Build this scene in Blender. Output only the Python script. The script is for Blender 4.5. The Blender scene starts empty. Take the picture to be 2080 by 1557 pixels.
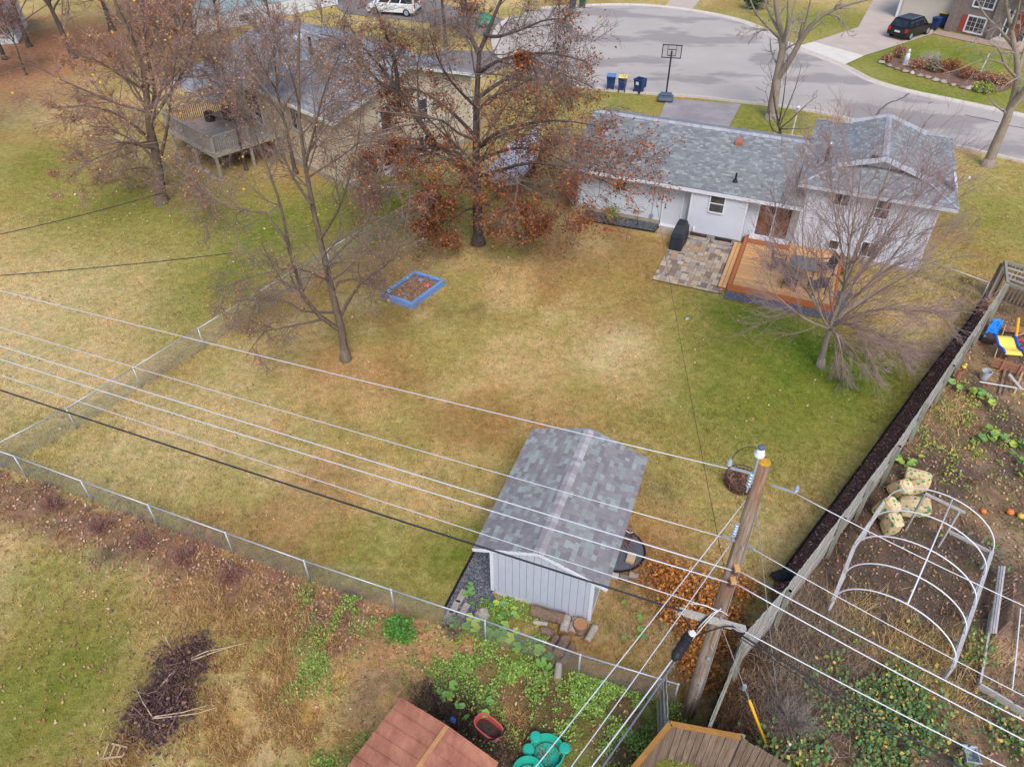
import bpy, math, random
import numpy as np
from mathutils import Matrix, Vector
R = math.radians
rng = np.random.default_rng(7)
random.seed(7)
SC = bpy.context.scene
COL = SC.collection

# ---------------------------------------------------------------- camera, sky, sun, exposure
CAM_H, PITCH, FPX = 18.5, R(40.25), 1494.0
cam_data = bpy.data.cameras.new('camera')
cam_data.sensor_fit = 'HORIZONTAL'
cam_data.sensor_width = 36.0
cam_data.lens = FPX / 2080.0 * 36.0
cam_data.clip_start = 0.1
cam_data.clip_end = 2000.0
cam = bpy.data.objects.new('camera', cam_data)
COL.objects.link(cam)
cam.location = (0, 0, CAM_H)
cam.rotation_euler = (R(90) - PITCH, 0, 0)
SC.camera = cam

SUN_ELEV, SUN_AZ = R(50), R(172)      # azimuth clockwise from +Y; soft light from behind the camera
world = bpy.data.worlds.new('World')
SC.world = world
world.use_nodes = True
wn = world.node_tree
for n in list(wn.nodes):
    wn.nodes.remove(n)
w_out = wn.nodes.new('ShaderNodeOutputWorld')
w_bg = wn.nodes.new('ShaderNodeBackground')
w_sky = wn.nodes.new('ShaderNodeTexSky')
w_sky.sky_type = 'NISHITA'
w_sky.sun_disc = False
w_sky.sun_elevation = SUN_ELEV
w_sky.sun_rotation = SUN_AZ
w_sky.altitude = 0
w_sky.air_density = 1.0
w_sky.dust_density = 1.8
w_sky.ozone_density = 0.6
w_bg.inputs['Strength'].default_value = 0.125
wn.links.new(w_sky.outputs[0], w_bg.inputs['Color'])
wn.links.new(w_bg.outputs[0], w_out.inputs['Surface'])

sun_data = bpy.data.lights.new('sun', 'SUN')
sun_data.energy = 1.3
sun_data.angle = R(25)
sun_data.color = (1.0, 0.98, 0.96)
sun = bpy.data.objects.new('sun', sun_data)
COL.objects.link(sun)
sd = Vector((math.sin(SUN_AZ) * math.cos(SUN_ELEV), math.cos(SUN_AZ) * math.cos(SUN_ELEV), math.sin(SUN_ELEV)))
sun.rotation_euler = sd.to_track_quat('Z', 'Y').to_euler()
sun.location = (0, 0, 60)

SC.view_settings.view_transform = 'Standard'
SC.view_settings.look = 'None'
SC.view_settings.gamma = 1.0
SC.view_settings.use_curve_mapping = False
SC.view_settings.exposure = 0.66
SC.render.engine = 'CYCLES'
SC.cycles.max_bounces = 4
SC.cycles.diffuse_bounces = 2
SC.cycles.glossy_bounces = 2
SC.cycles.transparent_max_bounces = 4

# ---------------------------------------------------------------- survey helpers: photo pixel -> point of the place
_cp, _sp = math.cos(PITCH), math.sin(PITCH)
def ray(u, v):
    x = (u - 1040.0) / FPX; y = (v - 778.5) / FPX
    return np.array([x, _cp - y * _sp, -_sp - y * _cp])
def G(u, v, z=0.0):
    d = ray(u, v); t = (z - CAM_H) / d[2]
    return np.array([d[0] * t, d[1] * t, z])
def AY(u, v, Y):
    d = ray(u, v); t = Y / d[1]
    return np.array([d[0] * t, Y, CAM_H + d[2] * t])

# ---------------------------------------------------------------- mesh builder
def lin(c):
    c = np.asarray(c, float) / 255.0
    return np.where(c <= 0.04045, c / 12.92, ((c + 0.055) / 1.055) ** 2.4)
def rgba(c):
    l = lin(c); return (float(l[0]), float(l[1]), float(l[2]), 1.0)

class Frame:
    """local frame: x to the right, y away, z up, turned by an azimuth about its origin"""
    def __init__(s, o, az_deg=0.0):
        a = R(az_deg); s.az = a
        s.o = np.array([o[0], o[1], o[2] if len(o) > 2 else 0.0], float)
        s.M = np.array([[math.cos(a), math.sin(a), 0], [-math.sin(a), math.cos(a), 0], [0, 0, 1.0]])
    def __call__(s, x, y, z=0.0):
        return s.o + s.M @ np.array([x, y, z], float)
    def arr(s, P):
        return np.asarray(P, float) @ s.M.T + s.o
    def mat4(s, x=0, y=0, z=0):
        m = Matrix.Identity(4)
        for i in range(3):
            for j in range(3): m[i][j] = s.M[i, j]
        p = s(x, y, z); m.translation = Vector(p); return m

ORIGIN = {}
def org(o):
    while o.parent is not None: o = o.parent
    return ORIGIN.get(o.name, np.zeros(3))

class MB:
    def __init__(s, fr=None):
        s.V = []; s.F = []; s.n = 0; s.fr = fr; s.C = []
    def add(s, V, *Fs, col=None):
        V = np.asarray(V, float).reshape(-1, 3)
        if s.fr is not None: V = s.fr.arr(V)
        for F in Fs:
            F = np.asarray(F, int)
            if F.size: s.F.append(F.reshape(-1, F.shape[-1]) + s.n)
        s.V.append(V); s.n += len(V)
        if col is not None: s.C.append(np.broadcast_to(np.asarray(col, float), (len(V), 3)))
        return s
    def box(s, x0, x1, y0, y1, z0, z1):
        V = [(x0, y0, z0), (x1, y0, z0), (x1, y1, z0), (x0, y1, z0), (x0, y0, z1), (x1, y0, z1), (x1, y1, z1), (x0, y1, z1)]
        return s.add(V, [(0, 3, 2, 1), (4, 5, 6, 7), (0, 1, 5, 4), (1, 2, 6, 5), (2, 3, 7, 6), (3, 0, 4, 7)])
    def rbox(s, x0, x1, y0, y1, z0, z1, b=0.02):
        """box with chamfered edges"""
        V = []
        for (zz, ins) in ((z0, b), (z0 + b, 0), (z1 - b, 0), (z1, b)):
            X0, X1, Y0, Y1 = x0 + ins, x1 - ins, y0 + ins, y1 - ins
            c = b * 0.7
            V += [(X0 + c, Y0, zz), (X1 - c, Y0, zz), (X1, Y0 + c, zz), (X1, Y1 - c, zz), (X1 - c, Y1, zz), (X0 + c, Y1, zz), (X0, Y1 - c, zz), (X0, Y0 + c, zz)]
        F = []
        for k in range(3):
            for i in range(8):
                j = (i + 1) % 8; F.append((k * 8 + i, k * 8 + j, k * 8 + 8 + j, k * 8 + 8 + i))
        s.add(V, F)
        s.F.append(np.array([[7, 6, 5, 4, 3, 2, 1, 0]]) + s.n - 32)
        s.F.append(np.array([[0, 1, 2, 3, 4, 5, 6, 7]]) + s.n - 8)
        return s
    def beam(s, p, q, w, h, up=(0, 0, 1)):
        p = np.asarray(p, float); q = np.asarray(q, float)
        d = q - p; d = d / (np.linalg.norm(d) + 1e-9)
        up = np.asarray(up, float)
        if abs(d @ up) > 0.98: up = np.array([0, 1.0, 0])
        sd_ = np.cross(d, up); sd_ /= np.linalg.norm(sd_); u2 = np.cross(sd_, d)
        a = sd_ * w / 2; b = u2 * h / 2
        V = [p - a - b, p + a - b, p + a + b, p - a + b, q - a - b, q + a - b, q + a + b, q - a + b]
        return s.add(V, [(0, 1, 2, 3), (7, 6, 5, 4), (0, 4, 5, 1), (1, 5, 6, 2), (2, 6, 7, 3), (3, 7, 4, 0)])
    def tube(s, P, r, n=6, cap=True):
        P = np.asarray(P, float); K = len(P)
        r = np.broadcast_to(np.asarray(r, float), (K,))
        V, F = tubes(P[None], r[None], n)
        s.add(V, F)
        if cap and n > 2:
            s.F.append(np.array([list(range(n))[::-1]]) + s.n - len(V))
            s.F.append(np.array([list(range(n))]) + s.n - n)
        return s
    def lathe(s, prof, c=(0, 0, 0), n=16, sx=1.0, sy=1.0, cap=True):
        c = np.asarray(c, float); V = []
        for (r, z) in prof:
            for i in range(n):
                a = 2 * math.pi * i / n
                V.append((c[0] + r * sx * math.cos(a), c[1] + r * sy * math.sin(a), c[2] + z))
        F = [(k * n + i, k * n + (i + 1) % n, (k + 1) * n + (i + 1) % n, (k + 1) * n + i) for k in range(len(prof) - 1) for i in range(n)]
        s.add(V, F)
        if cap and prof[-1][0] > 1e-4: s.F.append(np.array([list(range(n))]) + s.n - n)
        if cap and prof[0][0] > 1e-4: s.F.append(np.array([list(range(n))[::-1]]) + s.n - len(V))
        return s
    def prism(s, poly, vec):
        poly = np.asarray(poly, float); vec = np.asarray(vec, float); k = len(poly)
        V = np.vstack([poly, poly + vec])
        s.add(V, [(i, (i + 1) % k, k + (i + 1) % k, k + i) for i in range(k)])
        s.F.append(np.array([list(range(k))[::-1]]) + s.n - 2 * k)
        s.F.append(np.array([list(range(k))]) + s.n - k)
        return s
    def quad(s, a, b, c, d):
        return s.add([a, b, c, d], [(0, 1, 2, 3)])
    def mesh(s, name, mat=None, off=None, smooth=False):
        V = np.vstack(s.V) if s.V else np.zeros((0, 3))
        if off is not None: V = V - off
        me = bpy.data.meshes.new(name)
        me.vertices.add(len(V)); me.vertices.foreach_set('co', V.astype(np.float32).ravel())
        tot = np.concatenate([np.full(len(F), F.shape[1]) for F in s.F]) if s.F else np.zeros(0, int)
        li = np.concatenate([F.ravel() for F in s.F]) if s.F else np.zeros(0, int)
        me.loops.add(len(li)); me.loops.foreach_set('vertex_index', li.astype(np.int32))
        me.polygons.add(len(tot))
        st = np.concatenate([[0], np.cumsum(tot)[:-1]]) if len(tot) else tot
        me.polygons.foreach_set('loop_start', st.astype(np.int32))
        me.polygons.foreach_set('use_smooth', np.full(len(tot), bool(smooth)))
        if s.C:
            C = np.vstack(s.C)
            at = me.color_attributes.new('tint', 'FLOAT_COLOR', 'POINT')
            at.data.foreach_set('color', np.hstack([C, np.ones((len(C), 1))]).astype(np.float32).ravel())
        me.update(calc_edges=True)
        if mat is not None: me.materials.append(mat)
        return me
    def build(s, name, mat, parent=None, smooth=False, label=None):
        off = org(parent) if parent is not None else None
        o = bpy.data.objects.new(name, s.mesh(name, mat, off, smooth))
        COL.objects.link(o)
        if parent is not None: o.parent = parent
        if label: o['label'] = label
        return o
    def single(s, name, mat, label, cat, loc=None, group=None, smooth=False, kind=None):
        """a thing or a piece of the setting that is one mesh; loc = its base point"""
        off = np.asarray(loc, float) if loc is not None else None
        o = bpy.data.objects.new(name, s.mesh(name, mat, off, smooth)); COL.objects.link(o)
        if off is not None:
            o.location = off
        ORIGIN[o.name] = off if off is not None else np.zeros(3)
        if label: o['label'] = label
        if cat: o['category'] = cat
        if group: o['group'] = group
        if kind: o['kind'] = kind
        return o

def tubes(P, Rr, n):
    """P (N,K,3), Rr (N,K): N tubes of n sides -> verts, quads"""
    N, K, _ = P.shape
    T = np.empty_like(P)
    T[:, 1:-1] = P[:, 2:] - P[:, :-2]; T[:, 0] = P[:, 1] - P[:, 0]; T[:, -1] = P[:, -1] - P[:, -2]
    T /= np.linalg.norm(T, axis=2, keepdims=True) + 1e-9
    mean = P[:, -1] - P[:, 0]; mean = mean / (np.linalg.norm(mean, axis=1, keepdims=True) + 1e-9)
    ref = np.where(np.abs(mean[:, 2:3]) > 0.8, np.array([[1.0, 0.13, 0]]), np.array([[0.07, 0.05, 1.0]]))
    A = np.cross(T, ref[:, None, :]); A /= np.linalg.norm(A, axis=2, keepdims=True) + 1e-9
    B = np.cross(T, A)
    ang = np.arange(n) * 2 * math.pi / n
    V = P[:, :, None, :] + Rr[:, :, None, None] * (A[:, :, None, :] * np.cos(ang)[None, None, :, None] + B[:, :, None, :] * np.sin(ang)[None, None, :, None])
    idx = np.arange(N * K * n).reshape(N, K, n)
    a = idx[:, :-1, :]; b = np.roll(idx, -1, axis=2)[:, :-1, :]; c = np.roll(idx, -1, axis=2)[:, 1:, :]; d = idx[:, 1:, :]
    F = np.stack([a, b, c, d], axis=-1).reshape(-1, 4)
    return V.reshape(-1, 3), F

def thing(name, label, cat, loc, group=None, kind=None):
    o = bpy.data.objects.new(name, None); COL.objects.link(o)
    o.empty_display_size = 0.3
    loc = np.asarray(loc, float); o.location = loc
    ORIGIN[o.name] = loc
    o['label'] = label; o['category'] = cat
    if group: o['group'] = group
    if kind: o['kind'] = kind
    return o
def piece(name, me, parent, M):
    """one alike piece that shares its mesh; M = its matrix in the place"""
    o = bpy.data.objects.new(name, me); COL.objects.link(o)
    o.parent = parent
    o.matrix_basis = Matrix.Translation(-Vector(org(parent))) @ M
    return o
def copy_tree(o, parent=None):
    c = o.copy(); COL.objects.link(c)
    if parent is not None: c.parent = parent
    for ch in list(o.children): copy_tree(ch, c)
    return c
def M4(o, ex, ey, ez):
    m = Matrix.Identity(4)
    for i in range(3):
        m[i][0] = ex[i]; m[i][1] = ey[i]; m[i][2] = ez[i]; m[i][3] = o[i]
    return m

# ---------------------------------------------------------------- value noise for layouts and soil colours
_lat = rng.random((64, 64, 8))
def vnoise(x, y, sc, k=0):
    x = np.asarray(x) / sc + 17.3 * k; y = np.asarray(y) / sc + 9.1 * k
    xi = np.floor(x).astype(int); yi = np.floor(y).astype(int)
    fx = x - xi; fy = y - yi
    fx = fx * fx * (3 - 2 * fx); fy = fy * fy * (3 - 2 * fy)
    L = _lat[:, :, k % 8]
    g = lambda i, j: L[(xi + i) % 64, (yi + j) % 64]
    return (g(0, 0) * (1 - fx) + g(1, 0) * fx) * (1 - fy) + (g(0, 1) * (1 - fx) + g(1, 1) * fx) * fy
def fbm(x, y, sc, k=0, o=3):
    s_, a, t = 0, 1.0, 0
    for i in range(o):
        s_ = s_ + a * vnoise(x, y, sc / 2.07 ** i, k + i); t += a; a *= 0.55
    return s_ / t
def inpoly(x, y, poly):
    poly = np.asarray(poly, float)[:, :2]
    ins = np.zeros(np.shape(x), bool)
    x0, y0 = poly[-1]
    for x1, y1 in poly:
        c = ((y1 > y) != (y0 > y)) & (x < (x0 - x1) * (y - y1) / (y0 - y1 + 1e-12) + x1)
        ins ^= c; x0, y0 = x1, y1
    return ins
def GP(*pts):
    return [G(u, v)[:2] for u, v in pts]
def smooth(e0, e1, x):
    t = np.clip((x - e0) / (e1 - e0), 0, 1); return t * t * (3 - 2 * t)

# ---------------------------------------------------------------- materials
class NT:
    def __init__(s, name):
        s.m = bpy.data.materials.new(name); s.m.use_nodes = True
        s.t = s.m.node_tree; s.b = s.t.nodes['Principled BSDF']
    def n(s, typ, **kw):
        nd = s.t.nodes.new(typ)
        for k, v in kw.items():
            if k in nd.inputs: nd.inputs[k].default_value = v
            else: setattr(nd, k, v)
        return nd
    def l(s, a, b): s.t.links.new(a, b)
    def coord(s, scale=1.0, kind='Object', rot=None):
        tc = s.n('ShaderNodeTexCoord'); mp = s.n('ShaderNodeMapping')
        mp.inputs['Scale'].default_value = (scale, scale, scale) if np.isscalar(scale) else scale
        if rot: mp.inputs['Rotation'].default_value = rot
        s.l(tc.outputs[kind], mp.inputs['Vector']); return mp.outputs[0]
    def noise(s, vec, scale, detail=4, rough=0.6):
        nd = s.n('ShaderNodeTexNoise', Scale=scale, Detail=detail, Roughness=rough); s.l(vec, nd.inputs['Vector']); return nd.outputs['Fac']
    def ramp(s, fac, stops):
        nd = s.n('ShaderNodeValToRGB'); cr = nd.color_ramp
        while len(cr.elements) < len(stops): cr.elements.new(0.5)
        for e, (p, c) in zip(cr.elements, stops): e.position = p; e.color = c if len(c) == 4 else (*c, 1)
        s.l(fac, nd.inputs['Fac']); return nd.outputs['Color']
    def mix(s, fac, a, b, mode='MIX'):
        nd = s.n('ShaderNodeMix', data_type='RGBA', blend_type=mode)
        for sock, val in ((nd.inputs[0], fac), (nd.inputs[6], a), (nd.inputs[7], b)):
            if hasattr(val, 'is_output'): s.l(val, sock)
            else: sock.default_value = val
        return nd.outputs[2]
    def math(s, op, a, b=None):
        nd = s.n('ShaderNodeMath', operation=op)
        for sock, val in zip(nd.inputs, (a, b)):
            if val is None: continue
            if hasattr(val, 'is_output'): s.l(val, sock)
            else: sock.default_value = val
        return nd.outputs[0]
    def bump(s, h, strength=0.3, dist=0.02):
        nd = s.n('ShaderNodeBump', Strength=strength, Distance=dist); s.l(h, nd.inputs['Height']); s.l(nd.outputs[0], s.b.inputs['Normal'])
    def rand(s):
        g = s.n('ShaderNodeNewGeometry'); o = s.n('ShaderNodeObjectInfo')
        return s.math('FRACT', s.math('ADD', g.outputs['Random Per Island'], o.outputs['Random']))
    def done(s, col=None, rough=0.8, metal=0.0, spec=None):
        if col is not None:
            if hasattr(col, 'is_output'): s.l(col, s.b.inputs['Base Color'])
            else: s.b.inputs['Base Color'].default_value = col
        s.b.inputs['Roughness'].default_value = rough
        s.b.inputs['Metallic'].default_value = metal
        if spec is not None: s.b.inputs['Specular IOR Level'].default_value = spec
        return s.m
MAT = {}
def mat(name, c, var=0.18, scale=6.0, rough=0.8, metal=0.0, bump=0.15, c2=None, stretch=None, island=0.0, spec=0.3):
    """a painted or natural surface: base colour, blotchy wear, fine relief"""
    if name in MAT: return MAT[name]
    t = NT(name); v = t.coord(1.0 if stretch is None else stretch)
    f = t.noise(v, scale, 5, 0.65)
    a = np.array(rgba(c)); b = np.array(rgba(c2)) if c2 is not None else None
    if b is None:
        lo = np.clip(a * (1 - var), 0, 1); hi = np.clip(a * (1 + var), 0, 1)
    else: lo, hi = a, b
    lo[3] = hi[3] = 1
    colr = t.ramp(f, [(0.3, tuple(lo)), (0.7, tuple(hi))])
    if island > 0:
        r = t.rand(); k = t.ramp(r, [(0, (1 - island,) * 3), (1, (1 + island * 0.6,) * 3)])
        colr = t.mix(1.0, colr, k, 'MULTIPLY')
    if bump: t.bump(t.noise(v, scale * 6, 3, 0.6), bump, 0.01)
    MAT[name] = t.done(colr, rough, metal, spec); return MAT[name]
def pmat(name, cols, rough=0.85, jitter=0.12, scale=30.0, bump=0.2, spec=0.2):
    """pieces of several colours: each piece or island picks one"""
    if name in MAT: return MAT[name]
    t = NT(name); r = t.rand(); k = len(cols)
    nd = t.n('ShaderNodeValToRGB'); nd.color_ramp.interpolation = 'CONSTANT'
    cr = nd.color_ramp
    while len(cr.elements) < k: cr.elements.new(0.5)
    for i, (e, c) in enumerate(zip(cr.elements, cols)): e.position = i / k; e.color = rgba(c)
    t.l(r, nd.inputs['Fac'])
    v = t.coord(1.0); f = t.noise(v, scale, 4, 0.7)
    kk = t.ramp(f, [(0.25, (1 - jitter,) * 3), (0.75, (1 + jitter,) * 3)])
    if bump: t.bump(f, bump, 0.006)
    MAT[name] = t.done(t.mix(1.0, nd.outputs['Color'], kk, 'MULTIPLY'), rough, 0, spec); return MAT[name]
def glass(name, c, rough=0.06):
    if name in MAT: return MAT[name]
    t = NT(name); v = t.coord((1, 1, 0.6)); f = t.noise(v, 2.5, 3, 0.6)
    a = np.array(rgba(c)); lo = a * 0.45; hi = a * 1.5; lo[3] = hi[3] = 1
    MAT[name] = t.done(t.ramp(f, [(0.35, tuple(lo)), (0.65, tuple(hi))]), rough, 0.0, 0.6); return MAT[name]
def tintmat(name, noise=0.15, scale=14, rough=0.9, bump=0.0, bscale=60, sub=0.0):
    if name in MAT: return MAT[name]
    t = NT(name); at = t.n('ShaderNodeAttribute'); at.attribute_name = 'tint'
    v = t.coord(1.0); f = t.noise(v, scale, 6, 0.7)
    kk = t.ramp(f, [(0.25, (1 - noise,) * 3), (0.75, (1 + noise,) * 3)])
    if bump: t.bump(t.noise(v, bscale, 4, 0.7), bump, 0.03)
    MAT[name] = t.done(t.mix(1.0, at.outputs['Color'], kk, 'MULTIPLY'), rough, 0, 0.15); return MAT[name]
# ================================================================ the ground
def c_(r, g, b): return lin((r, g, b))
TAN, STRAW, OLIVE, GREEN = c_(194, 167, 116), c_(210, 188, 144), c_(148, 140, 68), c_(104, 124, 42)
BROWN, RUST, SOIL, MULCHC = c_(160, 122, 78), c_(172, 126, 78), c_(104, 88, 76), c_(82, 58, 54)

FENCE_TOP = [(2044.5, 574.5), (1934, 737), (1823.5, 900), (1712, 1046), (1600, 1192), (1507, 1296)]
WOODF = [G(u, v, 1.9)[:2] for u, v in FENCE_TOP]
W_END = G(1440, 1474, 1.8)[:2]
CL_FRONT = [G(u, v, 1.0)[:2] for u, v in ((-60, 896), (28, 926), (164, 976), (300, 1024.7), (457, 1081), (617, 1138), (794, 1197), (985, 1260), (1179, 1329), (1378, 1389))]
ZONE_GARDEN = [tuple(WOODF[0]), tuple(WOODF[2]), tuple(WOODF[4]), tuple(WOODF[5]), tuple(W_END)] + GP((1420, 1600), (2400, 1700), (2500, 560), (2060, 560))
ZONE_ALLEY = [tuple(p) for p in CL_FRONT] + GP((1420, 1440), (1420, 1700), (-400, 1700), (-300, 900))
ZONE_MULCH = GP((2010, 590), (1960, 662), (1893, 747), (1818, 850), (1723, 981), (1656, 1071), (1600, 1146), (1572, 1180)) + [tuple(WOODF[4]), tuple(WOODF[3]), tuple(WOODF[2]), tuple(WOODF[1]), tuple(WOODF[0])]

def blob(x, y, u, v, r, k=1.0, ex=1.0):
    p = G(u, v)
    d = np.hypot((x - p[0]) / ex, y - p[1]) / r
    return k * np.exp(-d * d)

def ground_colour(x, y):
    """albedo of the lawn and soil at (x, y): dry, green and bare patches"""
    wx = x + (fbm(x, y, 1.3, 3) - 0.5) * 1.3; wy = y + (fbm(x, y, 1.3, 5) - 0.5) * 1.3
    n1 = fbm(x, y, 3.2, 0, 4); n2 = fbm(x, y, 1.1, 2, 4); n3 = fbm(x, y, 5.5, 4, 3); n4 = fbm(x, y, 0.35, 6, 3)
    dry = smooth(0.35, 0.65, n1)
    C = TAN[None] * dry[:, None] + (OLIVE * 0.6 + TAN * 0.4)[None] * (1 - dry)[:, None]
    def put(col, k):
        nonlocal C
        k = np.clip(k, 0, 1)[:, None]; C = C * (1 - k) + col[None] * k
    put(STRAW, smooth(0.55, 0.75, n2) * 0.3)
    put(BROWN, smooth(0.5, 0.68, n3) * 0.6)
    # green of the yard: around the trees, right half of the yard, strips along fences
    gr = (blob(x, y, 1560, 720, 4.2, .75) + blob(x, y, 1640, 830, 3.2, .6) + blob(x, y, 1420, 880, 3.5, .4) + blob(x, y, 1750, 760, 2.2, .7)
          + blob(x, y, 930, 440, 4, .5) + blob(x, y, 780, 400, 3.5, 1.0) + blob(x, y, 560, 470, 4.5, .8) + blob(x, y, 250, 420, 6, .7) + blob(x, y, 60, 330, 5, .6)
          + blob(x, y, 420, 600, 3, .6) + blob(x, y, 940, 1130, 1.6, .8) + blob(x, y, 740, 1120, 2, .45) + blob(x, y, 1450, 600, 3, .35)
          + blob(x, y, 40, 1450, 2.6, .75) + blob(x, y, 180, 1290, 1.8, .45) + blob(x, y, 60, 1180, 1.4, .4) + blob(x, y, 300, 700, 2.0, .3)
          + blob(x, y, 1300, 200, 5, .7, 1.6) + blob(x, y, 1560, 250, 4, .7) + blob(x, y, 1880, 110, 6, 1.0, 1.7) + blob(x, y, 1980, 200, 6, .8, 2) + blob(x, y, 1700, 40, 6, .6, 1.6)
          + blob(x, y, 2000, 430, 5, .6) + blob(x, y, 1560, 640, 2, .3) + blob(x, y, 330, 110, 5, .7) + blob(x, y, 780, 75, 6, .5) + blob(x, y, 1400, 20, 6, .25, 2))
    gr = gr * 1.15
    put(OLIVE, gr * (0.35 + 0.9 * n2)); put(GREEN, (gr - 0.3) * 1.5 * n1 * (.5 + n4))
    put(c_(168, 122, 90), blob(x, y, 80, 115, 9, .8) + blob(x, y, 220, 60, 8, .5) + blob(x, y, -60, 160, 8, .5))
    # worn and burnt patches, then a few darker ones
    put(RUST, blob(x, y, 1120, 860, 3.0, .5) * n2 * 1.6 + blob(x, y, 1300, 1120, 1.8, .8) + blob(x, y, 1180, 560, 2.5, .45) + blob(x, y, 1480, 480, 2, .5) + blob(x, y, 700, 770, 2.5, .4) + blob(x, y, 1380, 205, 2, .6))
    put(STRAW, blob(x, y, 1265, 690, 1.3, .75) + blob(x, y, 1215, 735, 1.0, .5) + blob(x, y, 60, 620, 5, .55) + blob(x, y, 380, 860, 4, .4) + blob(x, y, 60, 780, 3, .4))
    put(c_(120, 104, 70), (blob(x, y, 950, 630, 1.0, .6, 1.4) + blob(x, y, 1335, 1000, .7, .6) + blob(x, y, 1290, 1180, .6, .8) + blob(x, y, 1270, 1250, .6, .8)) * smooth(.35, .6, n4))

    ln = np.array(GP((285, 800), (420, 705), (560, 610), (700, 520), (850, 425)))     # rust strip under the left fence
    for a, b in zip(ln[:-1], ln[1:]):
        d = np.hypot(x - (a[0] + b[0]) / 2, y - (a[1] + b[1]) / 2); put(BROWN, np.exp(-(d / 1.2) ** 2) * .35 * n2 * 1.6)
    # front alley below the chain link fence: leaf litter, straw, weeds, bare sand
    al = inpoly(wx, wy, ZONE_ALLEY)
    fx = np.array(CL_FRONT); dist = np.full(len(x), 1e3)
    for a, b in zip(fx[:-1], fx[1:]):
        ab = b - a; t = np.clip(((x - a[0]) * ab[0] + (y - a[1]) * ab[1]) / (ab @ ab), 0, 1)
        dist = np.minimum(dist, np.hypot(x - a[0] - t * ab[0], y - a[1] - t * ab[1]))
    left = 1 - smooth(-2.0, 0.5, x)
    k = al * (1 - smooth(1.1, 2.0, dist + (n2 - .5) * 1.6)) * left
    put(c_(146, 112, 92), k * 0.85)
    put(c_(104, 88, 80), k * smooth(.5, .7, n4) * .6)
    k = al * smooth(-4.8, -3.2, x + (n1 - .5) * 2.5) * (1 - smooth(-.6, .4, x))
    put(c_(198, 160, 108), k * .75); put(c_(150, 120, 92), k * smooth(.5, .65, n2) * .7)
    put(c_(206, 158, 92), al * (blob(x, y, 630, 1450, .35) + blob(x, y, 455, 1470, .45) + blob(x, y, 690, 1380, .25)))
    k = al * smooth(-.8, .3, x + (n2 - .5) * 1.5)
    put(c_(116, 102, 70), k * .9); put(c_(128, 138, 66), k * smooth(.4, .6, n2) * .8)
    put(c_(90, 76, 72), al * (blob(x, y, 350, 1360, .6, .7) + blob(x, y, 310, 1450, .6, .7) + blob(x, y, 730, 1430, .7, .5, .6) + blob(x, y, 215, 1125, .5, .7) + blob(x, y, 950, 1470, .9, .8)))
    # neighbour's garden right of the wooden fence
    gz = inpoly(x, y, ZONE_GARDEN)
    put(SOIL, gz * 1.0)
    put(c_(148, 122, 96), gz * smooth(.42, .62, n2) * .75); put(c_(176, 146, 104), gz * smooth(.55, .7, n1) * .6)
    put(c_(96, 82, 74), gz * (blob(x, y, 1840, 1180, 1.9, .9) + blob(x, y, 2000, 950, 2.2, .5)))
    put(c_(150, 146, 78), gz * (blob(x, y, 1900, 830, 1.3, .35) + blob(x, y, 1740, 900, .8, .4)))
    put(c_(180, 150, 122), gz * (blob(x, y, 2060, 1330, .9, .9) + blob(x, y, 1990, 935, .5, .7) + blob(x, y, 2060, 1100, .8, .5)))
    put(c_(90, 76, 64), gz * (blob(x, y, 1500, 1440, 1.2, .9) + blob(x, y, 1620, 1500, 1.2, .7)))
    mz = inpoly(x + (n4 - .5) * .06, y, ZONE_MULCH); put(MULCHC, mz * 1.0)
    # strip between pole and fence, strewn with oak leaves
    put(c_(168, 128, 86), (~gz) * (blob(x, y, 1400, 1180, 1.3, .6) + blob(x, y, 1440, 1280, .9, .6)))
    return C

def axis2(cuts, far):
    a = []
    for lo, hi, st in cuts: a += list(np.arange(lo, hi - 1e-6, st))
    a.append(cuts[-1][1]); d = cuts[-1][2]
    while a[-1] < far: d *= 1.4; a.append(a[-1] + d)
    d = cuts[0][2]
    while a[0] > -far: d *= 1.4; a.insert(0, a[0] - d)
    return np.array(a)
xs, ys = axis2([(-62, -22, .45), (-22, 24, .26), (24, 56, .5)], 700), axis2([(6.5, 38, .26), (38, 84, .45)], 700)
gx, gy = np.meshgrid(xs, ys)
X, Y = gx.ravel(), gy.ravel()
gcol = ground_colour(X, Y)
Z = np.zeros(len(X))
near = (np.abs(X) < 60) & (Y < 90) & (Y > -10)
Z[near] = (fbm(X[near], Y[near], 2.2, 1, 2) - 0.5) * 0.05 - 0.025
m = MB(); nx = len(xs); ii = np.arange(len(X)).reshape(len(ys), nx)
m.add(np.column_stack([X, Y, Z]), np.stack([ii[:-1, :-1], ii[:-1, 1:], ii[1:, 1:], ii[1:, :-1]], -1).reshape(-1, 4), col=gcol)
def turfmat():
    t = NT('soil_and_turf'); at = t.n('ShaderNodeAttribute'); at.attribute_name = 'tint'; v = t.coord(1.0)
    f1 = t.noise(v, 3.2, 10, .78); f2 = t.noise(t.coord((1, 1.6, 1), rot=(0, 0, .6)), 26, 4, .75)
    c1 = t.ramp(f1, [(.36, (.70, .76, .58)), (.46, (1.0, 1.02, .98)), (.54, (1.2, 1.17, 1.24)), (.64, (1.5, 1.44, 1.6))])
    c2 = t.ramp(f2, [(.3, (.68, .66, .6)), (.5, (1, 1, 1)), (.72, (1.36, 1.32, 1.24))])
    f3 = t.noise(v, .9, 6, .7); c3 = t.ramp(f3, [(.35, (1.06, .96, .86)), (.5, (1, 1, 1)), (.65, (.90, 1.0, .82))])
    col = t.mix(1.0, t.mix(1.0, t.mix(1.0, at.outputs['Color'], c1, 'MULTIPLY'), c2, 'MULTIPLY'), c3, 'MULTIPLY')
    t.bump(t.noise(v, 30, 6, .8), .8, .05); return t.done(col, .95, 0, .1)
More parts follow.
